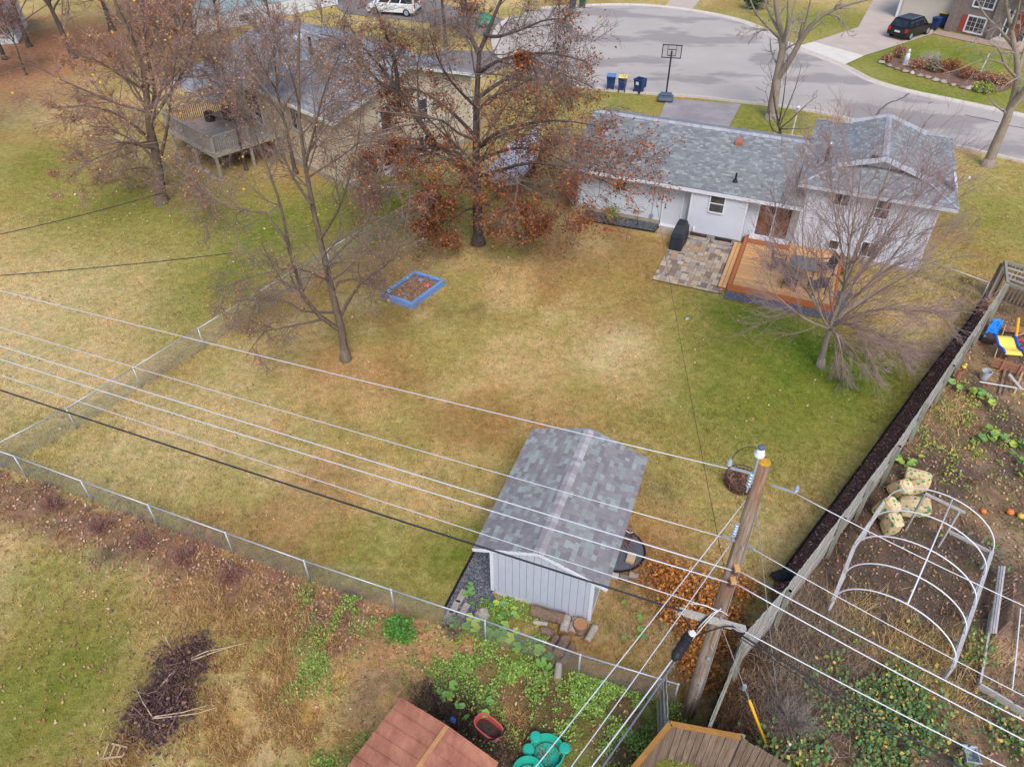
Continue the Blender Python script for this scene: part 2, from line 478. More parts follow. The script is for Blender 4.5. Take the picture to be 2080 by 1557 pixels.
ground = m.single('ground', turfmat(), None, None, kind='structure', smooth=True)

# flat sheets that lie on the ground ---------------------------------------------------------
def sheet(name, pts, z, mat_, parent=None, kind='structure'):
    P = np.array([(p[0], p[1], z) for p in pts])
    m = MB(); m.add(P); m.F.append(np.array([list(range(len(P)))]))
    if parent is not None: return m.build(name, mat_, parent)
    return m.single(name, mat_, None, None, kind=kind)
def smoothline(P, n=6, closed=False):
    P = np.asarray(P, float); K = len(P); out = []
    for i in range(K if closed else K - 1):
        p0 = P[(i - 1) % K] if closed or i > 0 else P[i]; p1 = P[i]; p2 = P[(i + 1) % K]; p3 = P[(i + 2) % K] if closed or i + 2 < K else P[i + 1]
        for t in np.arange(n) / n:
            out.append(0.5 * ((2 * p1) + (p2 - p0) * t + (2 * p0 - 5 * p1 + 4 * p2 - p3) * t * t + (3 * p1 - p0 - 3 * p2 + p3) * t ** 3))
    if not closed: out.append(P[-1])
    return np.array(out)

def asphalt_mat():
    t = NT('asphalt'); v = t.coord(1.0)
    f = t.noise(v, 0.16, 5, 0.62); f2 = t.noise(v, 22, 4, 0.7); f3 = t.noise(t.coord((0.55, 1.1, 1), rot=(0, 0, 0.35)), 0.24, 4, 0.55)
    damp = t.ramp(f3, [(0.50, (0, 0, 0)), (0.57, (.8, .8, .8))])
    base = t.ramp(f, [(0.3, rgba((178, 167, 158))), (0.7, rgba((194, 183, 174)))])
    col = t.mix(damp, base, rgba((152, 141, 138)))
    k = t.ramp(f2, [(0.3, (0.88,) * 3), (0.7, (1.1,) * 3)])
    t.bump(f2, 0.25, 0.01)
    return t.done(t.mix(1.0, col, k, 'MULTIPLY'), 0.85, 0, 0.25)
ASPH = asphalt_mat()
ROAD_FAR = GP((1100, 18), (1184, 13), (1236, 11), (1308, 12), (1389, 20), (1476, 36), (1533, 54), (1577, 79), (1621, 99), (1709, 134), (1762, 162), (1808, 177), (1854, 189), (1942, 207), (2016, 223), (2080, 237), (2300, 285), (2700, 370))
ROAD_NEAR = GP((2700, 460), (2300, 378), (2080, 328), (1961, 301), (1820, 266), (1678, 231), (1591, 216), (1505, 207), (1424, 197), (1351, 192), (1308, 189), (1230, 182), (1146, 171), (1100, 158), (1050, 140), (1015, 115), (1005, 80), (1020, 50), (1060, 28))
road_line = np.vstack([smoothline(ROAD_FAR, 5), smoothline(ROAD_NEAR, 5)])
def tri_sheet(name, pts, z, mat_):
    import mathutils
    P = [Vector((p[0], p[1], 0)) for p in pts]
    T = mathutils.geometry.tessellate_polygon([P])
    m = MB(); m.add(np.array([(p.x, p.y, z) for p in P]), np.array(T)); return m.single(name, mat_, None, None, kind='structure')
tri_sheet('road', road_line, 0.012, ASPH)
CONC = mat('kerb_concrete', (205, 192, 180), 0.12, 3.0, 0.85, bump=0.1)
def kerb(pts, name):
    pts = np.asarray(pts); root = bpy.data.objects.new(name, None); COL.objects.link(root); root['kind'] = 'structure'
    base = np.array([pts[0][0], pts[0][1], 0]); root.location = base; ORIGIN[root.name] = base
    seg = np.linalg.norm(np.diff(pts, axis=0), axis=1); s = np.concatenate([[0], np.cumsum(seg)])
    L = 3.0; k = int(s[-1] // L)
    for i in range(k):
        q = np.linspace(i * L + 0.012, (i + 1) * L - 0.012, 4)
        px = np.interp(q, s, pts[:, 0]); py = np.interp(q, s, pts[:, 1])
        if not (-20 < px[1] < 45): continue
        d = np.gradient(np.column_stack([px, py]), axis=0); d /= np.linalg.norm(d, axis=1, keepdims=True)
        nrm = np.column_stack([-d[:, 1], d[:, 0]])
        prof = [(-0.30, 0.0), (-0.30, 0.016), (0.06, 0.03), (0.14, 0.11), (0.30, 0.12), (0.30, -0.02)]
        V = [(px[j] + nrm[j, 0] * a, py[j] + nrm[j, 1] * a, z) for j in range(4) for a, z in prof]
        F = [(j * 6 + a, j * 6 + a + 1, j * 6 + 6 + a + 1, j * 6 + 6 + a) for j in range(3) for a in range(5)]
        m = MB(); m.add(V, F); m.F.append(np.array([[0, 1, 2, 3, 4, 5]])); m.F.append(np.array([[23, 22, 21, 20, 19, 18]]))
        m.build('kerb_block', CONC, root)
kerb(smoothline(ROAD_FAR, 5), 'far_kerb')
kerb(smoothline(ROAD_NEAR, 5), 'near_kerb')
DARKASPH = mat('driveway_asphalt', (130, 121, 118), 0.16, 0.8, 0.85, bump=0.2)
DRIVE = mat('worn_driveway_asphalt', (138, 128, 130), 0, 0.45, 0.85, bump=0.2, c2=(176, 166, 164))
PALE = mat('pale_concrete', (222, 212, 198), 0.08, 1.5, 0.85, bump=0.1)
WARM = mat('stained_concrete', (196, 178, 164), 0.1, 0.8, 0.85, bump=0.1)
sheet('driveway', GP((1355, 200), (1505, 212), (1481, 257), (1440, 330), (1285, 306), (1340, 237)), 0.010, DRIVE)
sheet('neighbour_driveway', GP((640, -20), (700, 28), (860, 45), (960, 62), (1012, 92), (1012, 60), (1030, 40), (900, 8), (860, -20)), 0.010, DARKASPH)
sheet('beige_house_driveway', GP((830, 118), (900, 102), (1010, 104), (1034, 132), (975, 160), (880, 150)), 0.010, DARKASPH)
sheet('driveway_apron', GP((1622, 94), (1653, 85.5), (1755, 114), (1709, 135)), 0.030, PALE)
sheet('concrete_driveway', GP((1653, 85), (1743, 55.5), (1768, 10), (1790, -30), (1880, -30), (1900, 40), (1894, 69), (1808, 97), (1755, 113.6)), 0.016, WARM)
sheet('garden_walk', GP((1893, 69), (1905, 62), (2300, 135), (2300, 150), (2080, 108)), 0.016, mat('tan_walk', (178, 152, 138), 0.15, 2, 0.9))
sheet('front_path', GP((1345, 18), (1405, 20), (1440, -20), (1380, -20)), 0.014, WARM)

# road cracks: tar seams raised a little over the asphalt
tar = mat('tar_seam', (104, 98, 104), 0.1, 5, 0.7)
for ln in (((1845, 191), (1825, 203), (1800, 213), (1779, 235)), ((1960, 234), (2028, 249)), ((2040, 254), (2085, 262)), ((1885, 211), (1893, 208))):
    P = smoothline([np.append(G(u, v)[:2], 0.014) for u, v in ln], 4); P[:, :2] += (rng.random((len(P), 2)) - .5) * 0.12
    MB().tube(P, 0.07 if len(ln) > 2 else 0.035, 4).single('tar_seam', tar, None, None, kind='structure')

# ---------------------------------------------------------------- turf blades, leaf litter, weeds: masses nobody could count
def blades(x, y, col, h, w, per=3, spread=0.03, lean=0.7):
    N = len(x); m = MB()
    x = np.repeat(x, per) + rng.normal(0, spread, N * per); y = np.repeat(y, per) + rng.normal(0, spread, N * per)
    h = np.repeat(h, per) * rng.uniform(0.6, 1.2, N * per); a = rng.uniform(0, 6.283, N * per); b = rng.uniform(0, 6.283, N * per)
    C = np.repeat(col, per, axis=0) * rng.uniform(0.6, 1.45, (N * per, 1))
    dx, dy = np.cos(a) * w / 2, np.sin(a) * w / 2
    l_ = h * lean * rng.random(N * per)
    z0 = -0.03
    P = np.stack([np.column_stack([x - dx, y - dy, np.full_like(x, z0)]), np.column_stack([x + dx, y + dy, np.full_like(x, z0)]), np.column_stack([x + np.cos(b) * l_, y + np.sin(b) * l_, h])], 1)
    m.add(P.reshape(-1, 3), np.arange(N * per * 3).reshape(-1, 3), col=np.repeat(C, 3, axis=0)); return m
HOUSE_F = Frame(G(1168, 424), 22.9)
SHED_F = Frame(G(999.5, 1203), 20.1)
def fpoly(fr, *pts): return [tuple(fr(x, y)[:2]) for x, y in pts]
KEEPOUT = [fpoly(HOUSE_F, (-.1, -.1), (-.1, 8), (17, 8), (17, .0), (13.8, -.2), (13.9, -5.2), (5.6, -5.4), (5.6, -1.5), (.6, -1.1)), fpoly(SHED_F, (-.6, -.2), (-.6, 5), (3, 5), (3, -.2)),
           ZONE_MULCH, ZONE_GARDEN, road_line, GP((1355, 200), (1508, 210), (1440, 330), (1285, 306), (1340, 237)), GP((640, -20), (700, 28), (860, 45), (960, 62), (1012, 92), (1012, 60), (900, 8), (860, -20)),
           GP((830, 118), (900, 102), (1010, 104), (1034, 132), (975, 160), (880, 150)), GP((1622, 94), (1653, 85), (1743, 55), (1768, 0), (1900, 0), (1894, 69), (1808, 97), (1709, 135))]
def keep(x, y):
    k = np.ones(len(x), bool)
    for p in KEEPOUT: k &= ~inpoly(x, y, p)
    return k
def in_view(x, y, pad=0.05):
    d = y * _cp + CAM_H * _sp; u = x / d; v = (y * _sp - CAM_H * _cp) / d      # camera axes
    return (np.abs(u) < 0.70 + pad) & (np.abs(v) < 0.53 + pad) & (d > 0)
def scatter(n, x0, x1, y0, y1):
    x = rng.uniform(x0, x1, n); y = rng.uniform(y0, y1, n); k = in_view(x, y); return x[k], y[k]
x, y = scatter(600000, -30, 34, 6.5, 52)
k = keep(x, y) & (rng.random(len(x)) < np.clip(1.2 - y / 44, 0, 1)); x, y = x[k], y[k]
al = inpoly(x, y, ZONE_ALLEY)
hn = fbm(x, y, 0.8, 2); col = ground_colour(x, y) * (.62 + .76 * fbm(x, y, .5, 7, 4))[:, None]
litter_zone = al & (x < -1.5) & (rng.random(len(x)) < 0.55)
k = ~litter_zone; x, y, col, hn = x[k], y[k], col[k], hn[k]
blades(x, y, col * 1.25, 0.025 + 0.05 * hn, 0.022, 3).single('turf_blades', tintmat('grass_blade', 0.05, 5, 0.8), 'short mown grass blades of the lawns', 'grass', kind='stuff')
# ================================================================ building kit
SHING = pmat('roof_shingle', [(138, 140, 141), (129, 131, 132), (149, 152, 152), (134, 133, 136), (123, 125, 129), (141, 145, 145), (132, 135, 138), (158, 161, 161), (136, 138, 140)], 0.9, 0.1, 60, 0)
SHING2 = pmat('shed_shingle', [(145, 139, 140), (136, 130, 132), (152, 156, 153), (141, 135, 137), (129, 125, 127), (147, 151, 149), (148, 142, 143), (160, 165, 161), (139, 133, 135)], 0.9, 0.1, 60, 0)
SIDING = mat('white_siding', (204, 207, 216), 0.05, 1.2, 0.55, bump=0.05)
TRIM = mat('white_trim', (222, 222, 228), 0.05, 2.0, 0.5, bump=0.05)
SOFFIT = mat('grey_fascia', (190, 192, 200), 0.06, 2.0, 0.6, bump=0.05)
FOUND = mat('foundation_block', (170, 156, 138), 0.15, 4, 0.9, bump=0.3)
PANE = glass('window_glass', (70, 66, 68))
def wedge():
    m = MB(); m.add([(0, 0, 0), (1, 0, 0), (1, 1, 0), (0, 1, 0), (0, 0, 1), (1, 0, 1), (1, 1, .3), (0, 1, .3)], [(4, 5, 6, 7), (0, 1, 5, 4), (1, 2, 6, 5), (2, 3, 7, 6), (3, 0, 4, 7)]); return m
WEDGE_V = wedge().V[0]; WEDGE_F = wedge().F[0]
def tabs(P0, a, b, La, Lb, tab=0.2, exp=0.14, inside=None, th=0.014):
    """list of (origin, ex, ey, ez) of the shingle tabs of one roof plane"""
    P0 = np.asarray(P0, float); a = np.asarray(a, float); b = np.asarray(b, float); n = np.cross(a, b); out = []
    if n[2] < 0: n = -n
    for r in range(int(math.ceil(Lb / exp))):
        t = r * exp; s = -rng.random() * tab
        e = min(exp * 1.12, Lb - t)
        while s < La:
            w = tab * rng.uniform(0.6, 1.7); s0 = max(s, 0); s1 = min(s + w, La); s += w
            if s1 - s0 < 0.03: continue
            if inside is not None and not inside((s0 + s1) / 2, t + e / 2): continue
            out.append((P0 + a * s0 + b * t, a * (s1 - s0 - 0.007), b * e, n * (th * rng.uniform(0.7, 1.5))))
    return out
def tabs_mesh(m, T):
    for o, ex, ey, ez in T: m.add(o + WEDGE_V[:, :1] * ex + WEDGE_V[:, 1:2] * ey + WEDGE_V[:, 2:] * ez, WEDGE_F)
def siding(m, p0, d, nrm, z0, z1, span, e=0.115, lap=0.022):
    """lap siding courses on a wall: p0 start, d along, nrm outward (local coordinates)"""
    p0 = np.asarray(p0, float); d = np.asarray(d, float); nrm = np.asarray(nrm, float); z = z0
    while z < z1 - 0.01:
        zt = min(z + e, z1); s0, s1 = span(z); s2, s3 = span(zt)
        if s1 - s0 > 0.02:
            lo = nrm * lap
            A, B = p0 + d * s0 + lo + [0, 0, z], p0 + d * s1 + lo + [0, 0, z]
            D, C = p0 + d * s2 + nrm * 0.002 + [0, 0, zt], p0 + d * s3 + nrm * 0.002 + [0, 0, zt]
            A0, B0 = p0 + d * s0 + [0, 0, z], p0 + d * s1 + [0, 0, z]
            m.add([A, B, C, D, A0, B0], [(0, 1, 2, 3), (4, 5, 1, 0)])
        z = zt
def window(parent, fr, p, d, nrm, w, h, mull='h', name='window', fm=None, pm=None, t=0.06, lites=None, label=None):
    """framed window standing proud of a wall; p = lower left corner in local coordinates"""
    fm = fm or TRIM; pm = pm or PANE
    p = np.asarray(p, float); d = np.asarray(d, float); n = np.asarray(nrm, float); u = np.array([0, 0, 1.0])
    m = MB(fr)
    def bar(a0, a1, b0, b1, o0, o1):
        q = lambda a, b, o: p + d * a + u * b + n * o
        m.add([q(a0, b0, o0), q(a1, b0, o0), q(a1, b1, o0), q(a0, b1, o0), q(a0, b0, o1), q(a1, b0, o1), q(a1, b1, o1), q(a0, b1, o1)],
              [(0, 1, 2, 3), (7, 6, 5, 4), (0, 4, 5, 1), (1, 5, 6, 2), (2, 6, 7, 3), (3, 7, 4, 0)])
    bar(-t, 0, -t, h + t, -.02, .045); bar(w, w + t, -t, h + t, -.02, .045); bar(0, w, h, h + t, -.02, .045); bar(-t * .2, w + t * .2, -t, 0, -.02, .07)
    if 'h' in mull: bar(0, w, h / 2 - .022, h / 2 + .022, -.01, .036)
    if 'v' in mull: bar(w / 2 - .022, w / 2 + .022, 0, h, -.01, .036)
    if lites:
        for i in range(1, lites[0]): bar(w * i / lites[0] - .008, w * i / lites[0] + .008, 0, h, .012, .03)
        for i in range(1, lites[1]): bar(0, w, h * i / lites[1] - .008, h * i / lites[1] + .008, .012, .03)
    o = m.build(name, fm, parent, label=label)
    m = MB(fr); q = lambda a, b: p + d * a + u * b + n * 0.012
    m.add([q(0, 0), q(w, 0), q(w, h), q(0, h)], [(0, 1, 2, 3)]); m.build('pane', pm, o)
    return o
def ridge_caps(m, P, Q, a1, a2, w=0.15, step=0.16, th=0.02):
    """folded cap pieces along a ridge; a1, a2 = downslope unit vectors"""
    P = np.asarray(P, float); Q = np.asarray(Q, float); L = np.linalg.norm(Q - P); d = (Q - P) / L; k = int(L / step); up = np.array([0, 0, 1.0])
    for i in range(k):
        o = P + d * (i * step); e = d * step * 1.08; h0 = up * (th * rng.uniform(1.3, 1.9)); h1 = up * th * 0.7
        m.add([o + a1 * w + up * .008, o + h0, o + a2 * w + up * .008, o + e + a1 * w + up * .004, o + e + h1, o + e + a2 * w + up * .004, o + a1 * w + h0, o + a2 * w + h0, o + e + a1 * w + h1, o + e + a2 * w + h1, o + h0 + up * .012, o + e + h1 + up * .012],
              [(6, 10, 11, 8), (10, 7, 9, 11), (0, 1, 10, 6), (1, 2, 7, 10), (0, 6, 8, 3), (7, 2, 5, 9)])

# ================================================================ white split-level house
F = HOUSE_F
house = thing('house', 'white lap sided split level house with grey shingle roof behind the back lawn', 'house', F(0, 0))
SL = 1 / 3.0; cs = 1 / math.hypot(1, SL); 
EY, EZ = -0.52, 2.55          # rear eave of the low wing
RY = 3.8; RZ = EZ + (RY - EY) * SL; FY = RY * 2 - EY
# low wing walls
m = MB(F); m.box(0, 11.3, 0.1, 7.5, 0.22, 2.45); m.box(6.1, 8.85, -0.48, 0.2, 0.25, 2.44)
m.add([(0, .1, 2.45), (0, 7.5, 2.45), (0, RY, RZ - .1), (.2, .1, 2.45), (.2, 7.5, 2.45), (.2, RY, RZ - .1)], [(0, 1, 2), (5, 4, 3)], [(0, 2, 5, 3), (2, 1, 4, 5)])
wall = m.build('wall', SIDING, house)
m = MB(F)
siding(m, (0, .1, 0), (1, 0, 0), (0, -1, 0), .22, 2.45, lambda z: (0, 4.66)); siding(m, (0, .1, 0), (1, 0, 0), (0, -1, 0), .22, 2.45, lambda z: (5.72, 6.1)); siding(m, (0, .1, 0), (1, 0, 0), (0, -1, 0), 2.12, 2.45, lambda z: (4.66, 5.72))
siding(m, (8.85, .1, 0), (1, 0, 0), (0, -1, 0), .22, 2.45, lambda z: (0, 2.5))
siding(m, (6.1, -.48, 0), (1, 0, 0), (0, -1, 0), .25, 2.44, lambda z: (0, 2.75)); siding(m, (6.1, .1, 0), (0, -1, 0), (-1, 0, 0), .25, 2.44, lambda z: (0, .58)); siding(m, (8.85, -.48, 0), (0, 1, 0), (1, 0, 0), .25, 2.44, lambda z: (0, .58))
siding(m, (0, 7.5, 0), (0, -1, 0), (-1, 0, 0), .22, RZ - .15, lambda z: (0, 7.4) if z < 2.45 else ((z - 2.45) * 3.05, 7.4 - (z - 2.45) * 3.05))
m.build('siding', SIDING, wall)
m = MB(F)
for x, y, dx in ((0, .1, 0), (6.1, -.48, 0), (8.85, -.48, -.07)): MB(F).box(x + dx - .005, x + dx + .075, y - .022, y + .05, .2, 2.44).build('corner_board', TRIM, house)
MB(F).box(-.03, 11.2, .07, 7.53, -.05, .22).box(6.06, 8.89, -.46, .3, -.05, .25).build('foundation', FOUND, house)
# two storey wing walls
WX0, WX1 = 11.3, 16.95; E2 = 3.6
m = MB(F); m.box(WX0, WX1, 0.1, 7.8, .2, 3.5); m.box(12.7, 15.6, 1.75, 6.3, 3.4, 4.2)
wall2 = m.build('wall', SIDING, house)
m = MB(F); siding(m, (WX0, .1, 0), (1, 0, 0), (0, -1, 0), .2, 3.5, lambda z: (0, WX1 - WX0)); siding(m, (WX1, .1, 0), (0, 1, 0), (1, 0, 0), .2, 3.5, lambda z: (0, 7.7)); siding(m, (WX0, 3, 0), (0, -1, 0), (-1, 0, 0), 2.4, 3.5, lambda z: (0, 2.9))
m.build('siding', SIDING, wall2)
MB(F).box(WX1 - .07, WX1 + .02, .075, .15, .2, 3.5).build('corner_board', TRIM, house)
MB(F).box(WX0 - .02, WX1 + .03, .07, 7.83, -.05, .2).build('foundation', FOUND, house)
# low roof
def slab(m, P, up=0.09):
    P = np.asarray(P, float); m.prism(P - [0, 0, up], (0, 0, up))
X0, X1 = -0.45, 11.28
m = MB(F); slab(m, [(X0, EY, EZ), (X1, EY, EZ), (X1, RY, RZ), (X0, RY, RZ)]); slab(m, [(X0, RY, RZ), (X1, RY, RZ), (X1, FY, EZ), (X0, FY, EZ)])
roof = m.build('roof', mat('roof_deck', (110, 112, 120), 0.1, 8, 0.9), house)
def fdir(v): return F.M @ np.asarray(v, float)
UB = fdir((0, cs, SL * cs)); UF = fdir((0, -cs, SL * cs)); AX = fdir((1, 0, 0))
TT = tabs(F(X0, EY, EZ), AX, UB, X1 - X0, (RY - EY) / cs, 0.17, 0.135) + tabs(F(X0, FY, EZ), AX, UF, X1 - X0, (RY - EY) / cs, 0.17, 0.135)
m = MB(); tabs_mesh(m, TT); m.build('shingles', SHING, roof)['kind'] = 'stuff'
CAPM = pmat('ridge_cap', [(172, 170, 178), (160, 160, 170), (178, 178, 184), (166, 158, 168)], 0.9, 0.1, 40, 0.2)
m = MB(); ridge_caps(m, F(X0, RY, RZ + .01), F(X1 - .4, RY, RZ + .01), -UB, -UF, .2, .16); o = m.build('ridge_caps', CAPM, roof)
o['kind'] = 'stuff'
m = MB(F); m.box(X0, X1 - .05, EY - .11, EY - .003, EZ - .16, EZ - .15); m.box(X0, X1 - .05, EY - .12, EY - .105, EZ - .16, EZ - .035); m.box(X0, X1 - .05, EY - .016, EY - .004, EZ - .155, EZ - .02)
m.build('gutter', TRIM, house)
MB(F).box(X0 + .03, 11.2, EY + .02, .1, EZ - .16, EZ - .13).box(X0 + .02, X0 + .1, EY, RY, EZ - .16, EZ - .1).build('soffit', SOFFIT, house)
m = MB(F); m.tube([(-.1, EY - .06, EZ - .1), (-.1, -.02, 2.2), (-.1, .02, .5), (-.1, -.25, .1)], .045, 6); m.build('downspout', mat('grey_metal', (150, 152, 156), .1, 4, .5), house)
# two storey roof: hip skirts with small gables front and back
HX0, HX1, HY0, HY1 = 10.85, 17.55, -0.38, 8.25
RX = (HX0 + HX1) / 2; RZ2 = E2 + (RX - HX0) * SL
GY0, GY1 = HY0 + 1.75, HY1 - 1.75; GZ = E2 + 1.75 * SL; GX0, GX1 = HX0 + 1.75, HX1 - 1.75
m = MB(F)
slab(m, [(HX0, HY0, E2), (HX0 + 1.75, GY0, GZ), (RX, GY0 - .3, RZ2), (RX, GY1 + .3, RZ2), (HX0 + 1.75, GY1, GZ), (HX0, HY1, E2)])
slab(m, [(HX1, HY1, E2), (HX1 - 1.75, GY1, GZ), (RX, GY1 + .3, RZ2), (RX, GY0 - .3, RZ2), (HX1 - 1.75, GY0, GZ), (HX1, HY0, E2)])
slab(m, [(HX1, HY0, E2), (GX1, GY0, GZ), (GX0, GY0, GZ), (HX0, HY0, E2)]); slab(m, [(HX0, HY1, E2), (GX0, GY1, GZ), (GX1, GY1, GZ), (HX1, HY1, E2)])
roof2 = m.build('roof', MAT['roof_deck'], house)
m = MB(F)
for gy, sg in ((GY0, 1), (GY1, -1)):
    MB(F).add([(GX0, gy + .12 * sg, GZ - .02), (GX1, gy + .12 * sg, GZ - .02), (RX, gy + .12 * sg, RZ2 - .08)], [(0, 1, 2)]).build('gable_wall', SIDING, house)
m = MB(F)
siding(m, (GX0, GY0 + .12, 0), (1, 0, 0), (0, -1, 0), GZ, RZ2 - .1, lambda z: ((z - GZ) * 3, GX1 - GX0 - (z - GZ) * 3), .1)
m.build('gable_siding', SIDING, house)
m = MB(F)      # rake boards over the little gables
for gy, o in ((GY0, -.32), (GY1, .32)):
    for sx, gxx in ((1, GX0), (-1, GX1)):
        MB(F).beam((gxx - .35 * sx, gy + o, GZ - .35 * SL + .06), (RX, gy + o, RZ2 + .03), .09, .2).build('rake_board', SOFFIT, house)
MB(F).box(13.6, 13.95, GY0 + .06, GY0 + .14, GZ + .18, GZ + .5).build('gable_vent', mat('dark_vent', (70, 62, 62), .2, 9), house)
TT = []
UR = fdir((cs, 0, SL * cs)); UL = fdir((-cs, 0, SL * cs)); AY_ = fdir((0, 1, 0)); LS = (RX - HX0) / cs
def hip(s, t): 
    k = t * cs; return (k < s < HY1 - HY0 - k) if k < 1.75 else (1.45 < s < HY1 - HY0 - 1.45)
TT += tabs(F(HX0, HY0, E2), AY_, UR, HY1 - HY0, LS, .17, .135, hip); TT += tabs(F(HX1, HY0, E2), AY_, UL, HY1 - HY0, LS, .17, .135, hip)
hp = lambda s, t: t * cs < s < HX1 - HX0 - t * cs
TT += tabs(F(HX0, HY0, E2), AX, UB, HX1 - HX0, 1.72 / cs, .17, .135, hp); TT += tabs(F(HX0, HY1, E2), AX, UF, HX1 - HX0, 1.72 / cs, .17, .135, hp)
m = MB(); tabs_mesh(m, TT); m.build('shingles', SHING, roof2)['kind'] = 'stuff'
m = MB(); ridge_caps(m, F(RX, GY0 - .3, RZ2 + .01), F(RX, GY1 + .3, RZ2 + .01), -UR, -UL, .16, .16)
for (ax, ay, bx, by) in ((HX0, HY0, GX0, GY0), (HX1, HY0, GX1, GY0), (HX0, HY1, GX0, GY1), (HX1, HY1, GX1, GY1)):
    ridge_caps(m, F(ax, ay, E2 + .012), F(bx, by, GZ + .012), fdir((math.copysign(.7, RX - ax) * -1 * 0 + (.7 if ay < 4 else .7) * (1 if ax > RX else -1), 0, -.22)), fdir((0, -.7 if ay < 4 else .7, -.22)), .13, .16)
m.build('ridge_caps', CAPM, roof2)['kind'] = 'stuff'
MB(F).box(HX0, HX1, HY0 - .022, HY0 - .002, E2 - .17, E2 - .01).box(HX0 - .022, HX0 - .002, HY0, HY1, E2 - .17, E2 - .01).box(HX1 + .002, HX1 + .022, HY0, HY1, E2 - .17, E2 - .01).build('fascia', SOFFIT, house)
MB(F).box(HX0 + .02, HX1 - .02, HY0 + .02, HY1 - .02, E2 - .16, E2 - .13).build('soffit', SOFFIT, house)
# doors and windows
d = MB(F); d.box(4.75, 5.62, .02, .09, .1, 2.09)
for a, b, c, e in ((4.87, 5.5, 1.15, 1.95), (4.87, 5.5, .25, 1.0)):
    d.box(a, b, .008, .021, c, c + .03); d.box(a, b, .008, .021, e - .03, e); d.box(a, a + .03, .008, .021, c, e); d.box(b - .03, b, .008, .021, c, e)
door = d.build('door', mat('grey_white_door', (206, 208, 216), .05, 2, .5), house)
MB(F).lathe([(.03, 0), (.035, .03), (.0, .05)], (0, 0, 0), 8).n
MB(F).box(4.80, 4.86, -.035, .02, 1.0, 1.06).build('handle', mat('black_metal', (34, 34, 38), .2, 8, .45), door); MB(F).box(4.80, 4.85, -.02, .02, 1.17, 1.22).build('lock', MAT['black_metal'], door)
MB(F).box(4.66, 4.745, -.01, .11, .08, 2.18).box(5.63, 5.72, -.01, .11, .08, 2.18).box(4.745, 5.63, -.01, .11, 2.1, 2.18).box(4.66, 5.72, -.22, .11, .02, .1).build('door_frame', TRIM, house)
MB(F).box(4.75, 5.6, -.9, -.2, -.02, .09).build('door_step', mat('step_concrete', (176, 160, 140), .12, 4, .9), house)
fx, fn = (1, 0, 0), (0, -1, 0)
window(house, F, (2.13, .086, 1.5), fx, fn, .5, .5, 'v', lites=(2, 3))
window(house, F, (7.07, -.496, 1.52), fx, fn, .66, .88, 'h')
window(house, F, (12.56, .086, 2.7), fx, fn, .62, .66, 'v'); window(house, F, (14.4, .086, 2.4), fx, fn, .56, .9, 'h')
window(house, F, (12.92, .086, .46), fx, fn, .42, .42, ''); window(house, F, (14.35, .086, .4), fx, fn, .66, .7, 'v')
BROWNPANE = glass('brown_door_glass', (104, 72, 58), .1)
sl = window(house, F, (9.4, .086, .46), fx, fn, 1.5, 1.68, 'v', name='sliding_door', pm=BROWNPANE, t=.09)
MB(F).box(9.2, 11.1, -.35, .08, .36, .44).build('sill', TRIM, sl)
MB(F).box(10.92, 11.25, .0, .08, .46, 2.14).build('door_screen', mat('grey_screen', (150, 148, 150), .1, 4, .6), house)
# wall light, meter, dryer vent, window wells
m = MB(F); m.lathe([(.05, 0), (.07, .03), (.05, .07), (0, .09)], (4.36, -.02, 1.95), 8); m.lathe([(.05, 0), (.06, .04), (0, .08)], (4.46, -.06, 1.9), 8); m.build('flood_light', TRIM, house, smooth=True)
MB(F).tube([(4.18, -.005, 2.4), (4.18, -.005, .3)], .012, 5).box(4.1, 4.25, -.04, .09, .35, .5).build('cable_conduit', mat('grey_metal', 0), house)
MB(F).tube([(6.5, -.5, .52), (6.5, -.62, .5), (6.5, -.64, .38)], .05, 7).build('dryer_vent', TRIM, house)
GALV = mat('galvanised_steel', (190, 196, 202), .1, 6, .4, .7, .05)
for xc in (6.78, 8.03):
    wl = MB(F); prof = []
    for r_, h_ in ((.56, .16), (.52, .16), (.52, -.04)):
        P = [(xc - r_, -.47), (xc - r_, -.75), (xc - r_ * .85, -.95), (xc - r_ * .5, -1.05), (xc + r_ * .5, -1.05), (xc + r_ * .85, -.95), (xc + r_, -.75), (xc + r_, -.47)]
        prof.append([(a if True else 0, b + (0.04 if r_ < .55 else 0), h_) for a, b in P])
    V = [p for row in prof for p in row] + [(a, b, -.02) for a, b, _ in prof[0]]
    Fq = [(k * 8 + i, k * 8 + i + 1, k * 8 + 9 + i, k * 8 + 8 + i) for k in range(2) for i in range(7)] + [(24 + i, 25 + i, i + 1, i) for i in range(7)]
    wl.add(V, Fq); w_ = wl.build('window_well', GALV, house)
    MB(F).box(xc - .5, xc + .5, -.98, -.475, -.06, .008).build('well_floor', mat('dark_gravel', (70, 72, 80), .3, 40, .9, bump=.5), w_)
    MB(F).box(xc - .42, xc + .42, -.494, -.484, .02, .2).build('basement_pane', PANE, w_)
